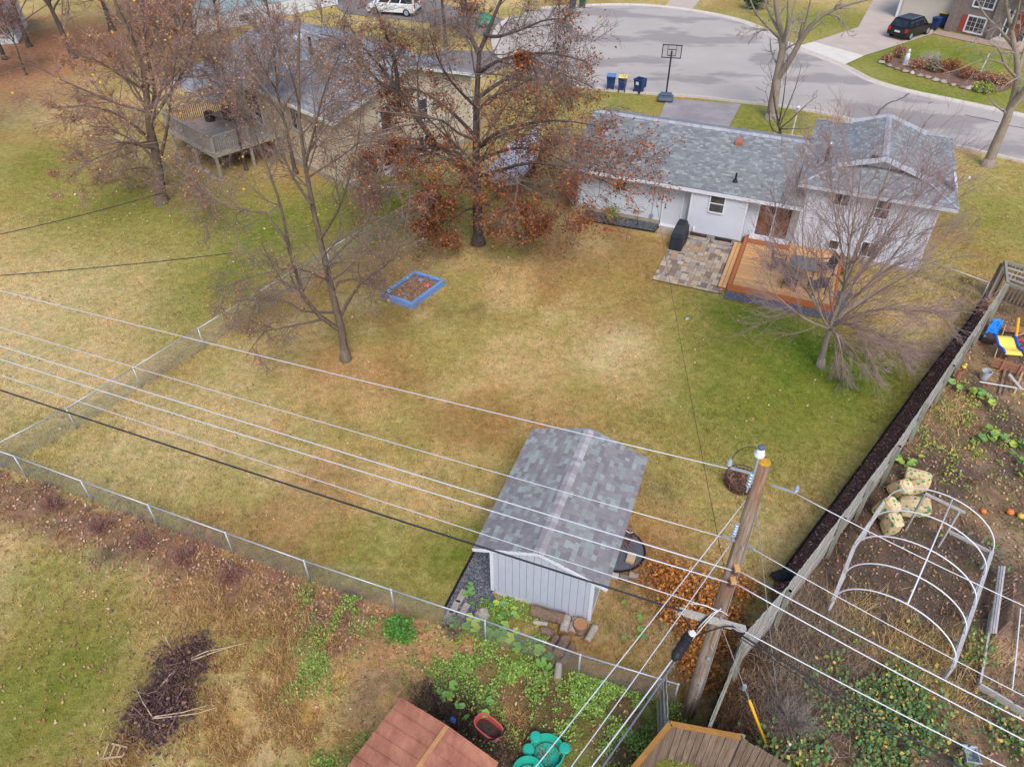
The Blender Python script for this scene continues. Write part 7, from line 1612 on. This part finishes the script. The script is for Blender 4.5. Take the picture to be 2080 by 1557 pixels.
for k, (u, v) in enumerate(((2000, 600), (2016, 604))): MB().beam(G(u, v), G(u + 36, v - 66, 1.7), .16, .03).single('loose_plank', BRFENCE, ('left' if k == 0 else 'right') + ' of two dark planks leaning at the end of the picket fence', 'plank', G(u, v), group='planks leaning on the fence end')
tpb = G(1992, 690); trp = thing('blue_tarp', 'crumpled bright blue tarp against the picket fence', 'tarp', tpb); 
gx_, gy_ = np.meshgrid(np.linspace(0, 1, 9), np.linspace(0, 1, 12)); P = np.array([np.array(G(1992, 695)) * (1 - s - t * .6) + np.array(G(2020, 690)) * s + np.array(G(2012, 655)) * t * .6 for s, t in zip(gx_.ravel(), gy_.ravel())]); P[:, 2] = .25 + .35 * gy_.ravel() * (1 - gx_.ravel() * .5) + rng.normal(0, .05, len(P))
ii = np.arange(108).reshape(12, 9); MB().add(P, np.stack([ii[:-1, :-1], ii[:-1, 1:], ii[1:, 1:], ii[1:, :-1]], -1).reshape(-1, 4)).build('sheet', mat('tarp_blue', (38, 140, 226), .2, 3, .5), trp); MB().lathe([(.35, 0), (.3, .25), (.0, .35)], G(2005, 690), 9).build('heap_below', mat('compost', 0), trp)
cr2 = thing('slatted_crate', 'long brown slatted crate bed holding the toy slide', 'crate', G(2030, 730)); CRB = mat('crate_wood', (156, 106, 82), 0, 3, .85, bump=.3, c2=(178, 128, 102), stretch=(3, 3, 3), island=.12)
f0, f1 = G(2010, 745, .0), G(2110, 775, .0)
for k, z in enumerate((.12, .27, .42)): MB().beam(f0 + [0, 0, z], f1 + [0, 0, z], .03, .12).build('front_slat', CRB, cr2)
for t in (.2, .55, .9): p = f0 * (1 - t) + f1 * t; MB().beam(p + [0, -.03, 0], p + [0, -.03, .5], .09, .03).build('stile', CRB, cr2)
bk0 = G(2032, 680, 0); MB().beam(f0 + [0, 0, .45], bk0 + [0, 0, .5], .03, .06).build('side_rail', STICK, cr2)
for k in range(3): t = .3 + k * .3; MB().beam(bk0 + [0, k * .14 - .1, .3], bk0 + [1.6, k * .14 - .3, .3], .12, .03).build('back_slat', CRB, cr2)
sl0 = thing('toy_slide', 'yellow and blue plastic toy slide lying on the slatted crate', 'toy slide', G(2040, 715)); YEL = mat('toy_yellow', (236, 212, 92), .05, 4, .4); TBL = mat('toy_blue', (36, 84, 188), .06, 4, .4)
s0, s1 = G(2037, 682, .75), G(2060, 722, .45); sx = np.array([1, -.15, 0]) * .33
rows = []
for k in range(7): t = k / 6; p = s0 * (1 - t) + s1 * t + [0, 0, .06 * math.sin(t * 9)]; rows += [p - sx, p + sx]
MB().add(rows, [(2 * k, 2 * k + 1, 2 * k + 3, 2 * k + 2) for k in range(6)]).build('chute', YEL, sl0)
for s_ in (-1, 1):
    P = [s0 * (1 - t) + s1 * t + sx * s_ * 1.12 + [0, 0, .05 + .06 * math.sin(t * 9)] for t in np.linspace(0, 1, 7)]; MB().tube(P, .055, 7).build('side_wall', TBL, sl0, smooth=True)
ytb = G(2064, 684); MB().tube([G(2064, 684, .5), G(2069, 646, .9)], .06, 9).single('yellow_tube', mat('guard_yellow', 0), 'upright yellow plastic tube behind the toy slide', 'tube', ytb * [1, 1, 0])
rg = G(2074, 698, .4); MB().tube([rg + [.16 * math.cos(a), .14 * math.sin(a), .1 * math.sin(a)] for a in np.linspace(0, 6.283, 17)], .03, 6).single('red_ring_toy', mat('toy_red', (222, 60, 76), .06, 4, .5), 'red ring toy at the right edge beside the toy slide', 'toy', rg * [1, 1, 0])
bu = G(1998, 768); bk3 = thing('bucket', 'white bucket with dark streaks standing on the bare soil', 'bucket', bu); MB().lathe([(.15, 0), (.19, .34), (.2, .34), (.2, .37), (.17, .37), (.14, .05)], bu, 16).build('pail', mat('dirty_white', (206, 206, 210), 0, 5, .6, c2=(150, 150, 156)), bk3, smooth=False); MB().tube([bu + [-.19, 0, .33], bu + [-.1, -.16, .22], bu + [.1, -.16, .22], bu + [.19, 0, .33]], .008, 4).build('bail', MAT['grey_metal'], bk3)
yt = G(1957, 747); toy('toy_duck', 'small yellow plastic toy on the soil beside the fence foot', yt, YEL, [('body', lambda m: m.lathe([(.03, 0), (.08, .03), (.09, .08), (.05, .13)], yt, 9)), ('head', lambda m: m.lathe([(.02, .12), (.05, .15), (.05, .2), (.01, .23)], yt + [.03, 0, 0], 8))])
for k, (u0, v0, u1, v1, w) in enumerate(((2030, 800, 2046, 735, .09), (2040, 800, 2058, 738, .09), (1990, 775, 2080, 790, .04), (2060, 800, 2100, 700, .06), (2040, 690, 2100, 670, .05), (2075, 790, 2050, 760, .12))):
    MB().beam(G(u0, v0, .06 + .04 * k), G(u1, v1, .12 + .05 * k), w, .03).single('scrap_lumber', [BRSL, BRSL, PVC, STICK, STICK, GPL][k], ['left of two brown boards propped on the crate front', 'right of two brown boards propped on the crate front', 'thin white pipe lying on the soil below the crate', 'pale branch lying over the crate at the right edge', 'pale sticks behind the toy slide', 'short grey board end below the crate'][k], 'lumber', G(u0, v0))
cy_ = G(1940, 775); MB().lathe([(.1, 0), (.1, .6), (.085, .6), (.08, .1)], cy_, 12).single('clay_pipe', mat('rust_brown_vent', 0), 'upright brown clay pipe at the foot of the picket fence', 'pipe', cy_)
# black plastic bag end by the mulch, mulch edging
bgp = G(1587, 1172); m = MB(); m.lathe([(.2, 0), (.26, .08), (.18, .17), (.05, .2)], bgp, 10, 1.3, .8); V = m.V[0]; V += rng.normal(0, .02, V.shape); m.V[0] = V; m.single('plastic_sack', BLKP, 'small black plastic sack at the near end of the mulch strip', 'sack', bgp)
ed = [np.append(p, .03) for p in GP((2002, 600), (1960, 662), (1893, 747), (1818, 850), (1723, 981), (1656, 1071), (1600, 1146), (1575, 1178))]
MB().tube(smoothline(ed, 4), .04, 5).single('bed_edging', MAT['black_edging'], 'long black edging strip between the lawn and the mulch strip', 'edging', ed[0])
# ================================================================ mulch, leaf litter, weeds and shrubs
tri_sheet('mulch_strip', ZONE_MULCH, .012, mat('mulch_ground', (112, 82, 74), .3, 9, .95, bump=.8))
def flat(m, C, size, tilt=.35, asp=.6):
    """leaf or chip faces lying on the ground at points C"""
    N = len(C); a = rng.random(N) * 6.283; s = size * rng.uniform(.5, 1.35, N)
    A = np.column_stack([np.cos(a), np.sin(a), rng.normal(0, tilt, N)]) * s[:, None]; Bv = np.column_stack([-np.sin(a), np.cos(a), rng.normal(0, tilt, N)]) * (s * asp)[:, None]
    V = np.stack([C - A * .5, C + Bv * .5, C + A * .5, C - Bv * .5], 1).reshape(-1, 3); V[:, 2] = np.maximum(V[:, 2], .004)
    m.add(V, np.arange(4 * N).reshape(-1, 4)); return m
def pick(n, fn, box=(-28, 34, 6.5, 50)):
    x, y = scatter(n, *box); k = rng.random(len(x)) < fn(x, y); return np.column_stack([x[k], y[k]])
def zpt(P, lo, hi): return np.column_stack([P, rng.uniform(lo, hi, len(P))])
CHIP = pmat('bark_chip', [(134, 96, 84), (112, 80, 72), (158, 112, 94), (92, 68, 66), (184, 146, 122), (126, 98, 88)], .95, .1, 20, 0)
P = pick(90000, lambda x, y: inpoly(x, y, ZONE_MULCH) * 1.0, (6, 24, 11, 31)); flat(MB(), zpt(P, .015, .05), .07, .5, .45).single('bark_chips', CHIP, 'dark bark chips of the mulch strip along the picket fence', 'mulch', kind='stuff')
DRYL = MAT['dry_leaf']
def fall(x, y):
    k = keep(x, y) * 1.0; d = .035 * k
    d = d + k * (blob(x, y, 970, 480, 4.5, .25) + blob(x, y, 400, 380, 6, .10) + blob(x, y, 330, 150, 9, .4) + blob(x, y, 80, 120, 12, 1) + blob(x, y, 1370, 210, 2.2, .8) + blob(x, y, 640, 400, 3, .2) + blob(x, y, 1960, 610, 2, .9))
    al = inpoly(x, y, ZONE_ALLEY); d = d + al * .12
    fx_ = np.array(CL_FRONT); ds = np.full(len(x), 1e3)
    for a, b in zip(fx_[:-1], fx_[1:]):
        ab = b - a; t = np.clip(((x - a[0]) * ab[0] + (y - a[1]) * ab[1]) / (ab @ ab), 0, 1); ds = np.minimum(ds, np.hypot(x - a[0] - t * ab[0], y - a[1] - t * ab[1]))
    d = d + al * (x < .5) * np.exp(-(ds / 1.5) ** 2) * .85
    d = d + inpoly(x, y, ZONE_MULCH) * .9 + inpoly(x, y, ZONE_GARDEN) * .3 + blob(x, y, 1420, 1240, 1.6, .5)
    return np.clip(d, 0, 1)
P = pick(300000, fall); flat(MB(), zpt(P, .02, .06), .085, .45).single('fallen_leaves', DRYL, 'dry fallen leaves strewn over lawns, alley and beds', 'leaves', kind='stuff')
P = pick(9000, lambda x, y: keep(x, y) * np.clip(.03 + blob(x, y, 300, 420, 6, .5) + blob(x, y, 640, 480, 4, .5) + blob(x, y, 950, 500, 4, .2), 0, 1)); flat(MB(), zpt(P, .03, .07), .1, .4).single('pale_fallen_leaves', pmat('pale_leaf', [(226, 206, 160), (216, 180, 110), (230, 214, 184), (204, 160, 90)], .9, .1, 20, 0), 'scattered pale yellow leaves on the grass under the left trees', 'leaves', kind='stuff')
# soil clods of the garden and alley
P = pick(60000, lambda x, y: np.clip(inpoly(x, y, ZONE_GARDEN) * .5 + inpoly(x, y, ZONE_ALLEY) * .08, 0, 1), (-12, 24, 6.5, 30)); m = MB(); flat(m, zpt(P, .01, .035), .06, .6, .8); m.single('soil_clods', pmat('clod', [(96, 80, 70), (116, 98, 84), (78, 66, 60), (140, 120, 100), (158, 134, 108)], .95, .1, 20, 0), 'crumbs of soil and wood on the garden ground', 'soil', kind='stuff')
# leafy weeds: alley behind the shed, garden brambles
WEED = pmat('weed_leaf', [(132, 164, 70), (112, 148, 62), (152, 180, 78), (98, 132, 62), (176, 190, 92), (126, 152, 78)], .7, .1, 20, 0, .3)
BRAM = pmat('bramble_leaf', [(92, 128, 70), (78, 112, 62), (110, 144, 80), (102, 132, 90), (86, 120, 66), (118, 146, 84), (200, 172, 84), (134, 104, 74)], .7, .1, 20, 0, .3)
def weedfn(x, y):
    n = fbm(x, y, .6, 3); z = inpoly(x, y, ZONE_ALLEY)
    d = blob(x, y, 1190, 1390, 1.4, 1.0) + blob(x, y, 1270, 1450, 1.0, .9) + blob(x, y, 1010, 1340, 1.3, .9) + blob(x, y, 900, 1300, .9, .6) + blob(x, y, 650, 1340, .7, .5) + blob(x, y, 590, 1390, .5, .3) + blob(x, y, 720, 1230, .8, .45) + blob(x, y, 620, 1215, .6, .25) + blob(x, y, 1020, 1230, .5, .7) + blob(x, y, 960, 1180, .3, .5) + blob(x, y, 770, 1530, .5, .8) + blob(x, y, 680, 1555, .5, .6)
    return np.clip(d * smooth(.42, .66, n) * 1.1, 0, 1) * (z | (np.hypot(x - .2, y - 11.7) < 1.2))
P = pick(230000, weedfn, (-7, 5, 6.5, 14)); flat(MB(), zpt(P, .02, .13), .055, .5, .8).single('leafy_weeds', WEED, 'low bright green weeds covering the ground behind the shed fence', 'weeds', kind='stuff')
def bramfn(x, y):
    n = fbm(x, y, .7, 5); return np.clip((blob(x, y, 1780, 1430, 1.1, 1.1) + blob(x, y, 1830, 1520, .9, 1.0) + blob(x, y, 1730, 1390, .6, .8) + blob(x, y, 1690, 1530, .8, .5) + blob(x, y, 1600, 1540, .6, .5) + blob(x, y, 2060, 1500, .5, .7) + blob(x, y, 1760, 900, .6, .4) + blob(x, y, 1860, 1290, .3, .3) + blob(x, y, 1970, 1330, .5, .4) + blob(x, y, 1990, 1130, .5, .35)) * smooth(.36, .56, n) * 1.4, 0, 1) * inpoly(x, y, ZONE_GARDEN)
P = pick(170000, bramfn, (4, 20, 6.5, 20)); flat(MB(), zpt(P, .05, .4), .09, .6, .8).single('brambles', BRAM, 'green and yellow bramble thicket at the bottom right', 'weeds', kind='stuff')
P = pick(60000, lambda x, y: inpoly(x, y, ZONE_GARDEN) * np.clip((blob(x, y, 1900, 840, 2.2, .5) + blob(x, y, 1960, 900, 2, .4) + blob(x, y, 1760, 920, 1, .4) + blob(x, y, 1960, 790, 1, .3)) * smooth(.5, .62, fbm(x, y, .5, 1)) * 2, 0, 1), (8, 24, 13, 27)); flat(MB(), zpt(P, .02, .15), .08, .5, .8).single('garden_weeds', pmat('yellow_weed', [(150, 166, 70), (196, 178, 74), (120, 146, 66), (170, 176, 90), (98, 130, 72)], .7, .1, 20, 0, .3), 'yellowing weeds over the upper vegetable garden', 'weeds', kind='stuff')
# long dry grass
def drygrass(n, fn, box, h, label, col, name='dry_grass'):
    P = pick(n, fn, box); N = len(P); c = np.array([lin(col[i]) for i in rng.integers(0, len(col), N)]); blades(P[:, 0], P[:, 1], c, rng.uniform(h * .5, h, N), .016, 3, .05, 1.6).single(name, MAT['grass_blade'], label, 'grass', kind='stuff')
STR = [(206, 176, 116), (186, 152, 98), (224, 200, 146), (168, 132, 90)]
drygrass(60000, lambda x, y: np.clip((blob(x, y, 1790, 1300, 1.0, 1) + blob(x, y, 1880, 1340, .9, 1) + blob(x, y, 1980, 1330, .6, .9) + blob(x, y, 1900, 1390, .7, .8) + blob(x, y, 1700, 1270, .6, .6) + blob(x, y, 1880, 830, 1.4, .35)) * smooth(.35, .6, fbm(x, y, .5, 2)) * 1.5, 0, 1) * inpoly(x, y, ZONE_GARDEN), (8, 20, 7, 22), .4, 'tall straw coloured grass along the hoop frame', STR)
drygrass(70000, lambda x, y: np.clip((blob(x, y, 500, 1480, 1.2, .9) + blob(x, y, 570, 1520, 1.0, .9) + blob(x, y, 480, 1330, 1.2, .5) + blob(x, y, 620, 1290, 1.2, .5) + blob(x, y, 430, 1230, 1.4, .4) + blob(x, y, 1040, 1480, .4, .9) + blob(x, y, 240, 1540, .5, .9)) * smooth(.35, .6, fbm(x, y, .5, 4)) * 1.4, 0, 1) * inpoly(x, y, ZONE_ALLEY), (-12, 4, 6.5, 14), .22, 'matted straw coloured grass left of the rusty shed', [(206, 166, 106), (186, 142, 88), (216, 182, 126), (158, 120, 84)])
drygrass(50000, lambda x, y: np.clip((blob(x, y, 1660, 1300, 1.0, 1) + blob(x, y, 1680, 1420, .9, .9) + blob(x, y, 1600, 1460, .7, 1.1) + blob(x, y, 1640, 1250, .6, .8)) * 1.2, 0, 1) * inpoly(x, y, ZONE_GARDEN), (5, 14, 7, 14), .45, 'pale brown dead stems beside the mossy fence section', [(168, 146, 126), (146, 124, 108), (186, 166, 144), (120, 102, 92)], 'dead_stems_thicket')
drygrass(26000, lambda x, y: np.clip((blob(x, y, 1450, 1400, .8, .8) + blob(x, y, 1480, 1480, .7, .8) + blob(x, y, 1530, 1330, .5, .7)), 0, 1) * inpoly(x, y, ZONE_GARDEN), (4, 10, 7, 12), .3, 'dark dead weeds between the pole and the brown fence', [(110, 86, 68), (86, 70, 58), (136, 108, 84)], 'dead_weeds')
drygrass(12000, lambda x, y: np.clip((blob(x, y, 930, 1450, .5, 1) + blob(x, y, 1000, 1530, .6, 1) + blob(x, y, 880, 1420, .4, .8)), 0, 1), (-3, 1, 6.5, 10), .25, 'tangle of dark dead stalks beside the rusty shed', [(90, 74, 68), (70, 58, 56), (126, 106, 94)], 'dead_stalks')
# shrubs -----------------------------------------------------------------------------
def shrub(u, v, r, h, label, leafm, n, size, stem=None, nst=40, name='shrub', group=None, base=None, cat='shrub', fl=.8):
    p = G(u, v) if base is None else np.asarray(base, float); t = thing(name, label, cat, p, group)
    A = rng.random(nst) * 6.283; el = rng.uniform(.5, 1.4, nst); d = np.column_stack([np.cos(A) * np.cos(el) * r / h * 1.2, np.sin(A) * np.cos(el) * r / h * 1.2, np.sin(el)]); L = h * rng.uniform(.6, 1.05, nst)[:, None]
    P3 = np.stack([np.broadcast_to(p, d.shape) + rng.normal(0, r * .12, d.shape) * [1, 1, 0], p + d * L * .5 + rng.normal(0, .03, d.shape), p + d * L + [0, 0, -.02]], 1); m = MB(); V, Fq = tubes(P3, np.array([[.012, .008, .004]]).repeat(nst, 0), 3); m.add(V, Fq)
    P4, R4 = sprout(P3, np.full((nst, 3), .007), 4, .3, 1, (.3, .6), (20, 60), K=3, rmin=.004); V, Fq = tubes(P4, R4, 3); m.add(V, Fq); m.build('stems', stem or TWIG1, t)
    if n:
        i = rng.integers(0, len(P4), n); f = rng.random((n, 1)); C = P4[i, 1] * (1 - f) + P4[i, 2] * f + rng.normal(0, .04 * r / .4, (n, 3)); C[:, 2] = np.maximum(C[:, 2], .03); m = MB(); leafquads(m, C, size, 0); m.build('leaves', leafm, t)
    return t
REDB = mat('red_stem', (152, 118, 106), .15, 5, .9, bump=0); REDL = pmat('red_shrub_leaf', [(142, 96, 84), (156, 108, 92), (124, 84, 78), (170, 122, 102), (168, 84, 78)], .8, .1, 20, 0)
for u, v, r, h, lab in ((110, 1030, .5, .5, 'reddish twiggy shrub, first from the left along the chain link fence'), (205, 1075, .45, .45, 'reddish twiggy shrub, second from the left along the chain link fence'), (290, 1105, .45, .4, 'reddish twiggy shrub, third from the left along the chain link fence'), (375, 1135, .5, .42, 'reddish twiggy shrub, fourth from the left along the chain link fence'), (470, 1175, .45, .38, 'reddish twiggy shrub, last of the row before the green bush')):
    shrub(u, v, r, h, lab, REDL, 320, .05, REDB, 80, group='red shrubs along the chain link fence')
shrub(812, 1292, .42, .75, 'leafy bright green bush against the chain link fence', pmat('bush_leaf', [(86, 140, 56), (104, 160, 62), (72, 120, 50), (122, 172, 70), (94, 150, 64)], .7, .1, 20, 0, .3), 2600, .075, None, 60, name='green_bush', cat='bush')
shrub(920, 1280, .35, .4, 'dull brown seedhead clump right of the green bush', pmat('dull_leaf', [(146, 134, 104), (126, 110, 86), (160, 150, 112), (108, 100, 76)], .8, .1, 20, 0), 700, .06)
shrub(1600, 1470, .7, .75, 'dense grey leafless shrub beside the yellow guy guard', None, 0, 0, TWIG3, 260)
shrub(0, 0, .25, .4, 'yellow green foliage', MAT['yellow_weed'], 0, .08, base=F(2.25, -.55, .3)).name = 'unused_foliage'
bpy.data.objects.remove(bpy.data.objects['unused_foliage'].children[0]); bpy.data.objects.remove(bpy.data.objects['unused_foliage'])
m = MB(); C = F(2.2, -.6, .5) + rng.normal(0, 1, (420, 3)) * [.17, .17, .16]; leafquads(m, C, .11, .1); m.build('foliage', MAT['yellow_weed'], pt)
for u, v, r, h, lab in ((1800, 126, .5, .6, 'russet dead perennials at the left tip of the front garden bed'), (1825, 118, .6, 1.0, 'tall brown dried plant behind the left part of the front garden bed'), (1862, 140, .8, .8, 'brown shrub beside the white statue'), (1895, 145, .8, .9, 'grey mauve dried shrub in the middle of the front garden bed'), (1925, 148, .9, 1.1, 'largest rust brown shrub of the front garden bed'), (1965, 160, .9, .8, 'rusty low shrub right of the largest one'), (2005, 166, .9, .7, 'dark brown shrub near the right end of the front garden bed'), (2035, 172, .7, .6, 'small brown shrub at the right tip of the front garden bed')):
    shrub(u, v, r, h, lab, MAT['oak_leaf'] if 'rust' in lab else MAT['dull_leaf'] if 'grey' in lab else DRYL, 600, .13, REDB, 60, group='shrubs of the front garden bed')
shrub(1995, 186, .8, .5, 'low yellow green shrub at the kerb side of the front garden bed', MAT['yellow_weed'], 900, .14, None, 50)
shrub(1890, 128, 1.2, .9, 'pale silvery dried grasses behind the front garden bed', None, 0, 0, mat('silver_stem', (178, 172, 160), .1, 5, .9, bump=0), 120)
shrub(1532, 18, 1.3, 1.6, 'dark evergreen bush on the lawn at the top edge', pmat('evergreen', [(70, 96, 52), (86, 112, 58), (58, 82, 48)], .8, .1, 20, 0), 1800, .2, None, 60, name='evergreen_bush', cat='bush')
shrub(1965, 572, .4, .35, 'yellow leafed plant beside the short chain link fence', YELL, 260, .1); shrub(1720, 556, .5, .5, 'straw yellow perennial at the right corner of the cedar deck', pmat('straw_leaf', [(206, 170, 96), (190, 150, 84), (176, 140, 100)], .85, .1, 20, 0), 420, .09)
for u, v, lab in ((470, 330, 'tangled mauve shrub under the raised deck front'), (540, 320, 'tangled mauve shrub right of the raised deck'), (410, 300, 'tangled russet shrub under the raised deck left side')): shrub(u, v, .9, 1.4, lab, TANL, 700, .09, TWIG2, 120, group='shrubs round the raised deck')
# squash vine leaves: each big leaf its own piece
m = MB(); m.add([(0, 0, 0)] + [(1.0 * math.cos(a) * (1 if k % 2 else .82), math.sin(a) * (1 if k % 2 else .82), .12 + .05 * (k % 2)) for k, a in enumerate(np.linspace(.35, 5.93, 11))], [(0, k, k + 1) for k in range(1, 11)]); SQ = m.mesh('leaf', pmat('squash_leaf', [(116, 158, 70), (136, 172, 76), (98, 142, 74), (168, 186, 72), (124, 166, 90)], .7, .12, 5, 0, .3))
def vine(pts, label, n, s=.14):
    p = G(*pts[0]); t = thing('squash_vine', label, 'vine', p, 'squash vines'); P = smoothline([np.append(G(u, v)[:2], .06) for u, v in pts], 6); MB().tube(P, .009, 5).build('stem', mat('vine_stem', (120, 140, 70), .1, 5), t)
    for k in range(n):
        c = P[int(rng.integers(0, len(P)))] + [rng.normal(0, .12), rng.normal(0, .12), rng.uniform(.06, .28)]; q_ = (Matrix.Rotation(rng.random() * 6.28, 4, 'Z') @ Matrix.Rotation(rng.normal(0, .35), 4, 'X')).to_3x3(); sc = s * rng.uniform(.6, 1.25)
        piece('leaf', SQ, t, M4(c, np.array(q_.col[0]) * sc, np.array(q_.col[1]) * sc, np.array(q_.col[2]) * sc))
vine(((925, 1265), (985, 1290), (1040, 1300), (1090, 1330), (1110, 1345)), 'squash vine with big leaves along the chain link fence behind the shed', 34); vine(((950, 1190), (965, 1230), (1020, 1240), (1060, 1270)), 'squash vine with yellow green leaves on the gravel by the shed', 18, .11); vine(((900, 1400), (925, 1425), (940, 1440)), 'squash vine behind the rusty shed roof', 9, .13); vine(((1000, 1430), (985, 1460)), 'small squash plant by the handled basket', 6, .12)
vine(((1250, 1200), (1300, 1290), (1265, 1300)), 'short vine shoots beside the shed right corner', 7, .08)
vine(((1935, 790), (1960, 800), (1990, 805), (2010, 825)), 'leafy vine below the slatted crate in the garden', 20, .14); vine(((1990, 905), (2020, 890), (2075, 915)), 'dark green vine leaves at the right edge of the garden', 20, .16); vine(((1822, 940), (1850, 945), (1870, 930)), 'green vine leaves by the farthest leaf bag', 12, .13); vine(((2060, 935), (2080, 960), (2090, 990)), 'pale green vine leaves running out of the right edge', 10, .14)

for nm, poly, lab, cs_ in (('gravel', fpoly(F, (9.0, -5.6), (13.9, -5.55), (14.3, -3.0), (13.7, -3.0), (13.7, -4.9), (9.0, -4.9)), 'slate gravel chips in front of the cedar deck', 9000), ('gravel', fpoly(F, (.65, -1.05), (4.6, -.85), (4.66, .06), (.7, .06)), 'dark gravel chips of the bed along the white house', 9000), ('gravel', fpoly(S, (-1.05, -1.1), (-1.0, 1.6), (-.0, 1.6), (-.0, -.0), (.4, -.35), (.2, -1.2)), 'slate gravel chips left of the shed', 14000)):
    A = np.array(poly); lo, hi = A.min(0), A.max(0); x = rng.uniform(lo[0], hi[0], cs_); y = rng.uniform(lo[1], hi[1], cs_); k = inpoly(x, y, poly); flat(MB(), np.column_stack([x[k], y[k], rng.uniform(.018, .035, k.sum())]), .04, .5, .8).single(nm, pmat('gravel_chip', [(112, 114, 124), (92, 94, 104), (136, 138, 146), (78, 82, 92), (150, 150, 154)], .9, .1, 20, 0), lab, 'gravel', kind='stuff')
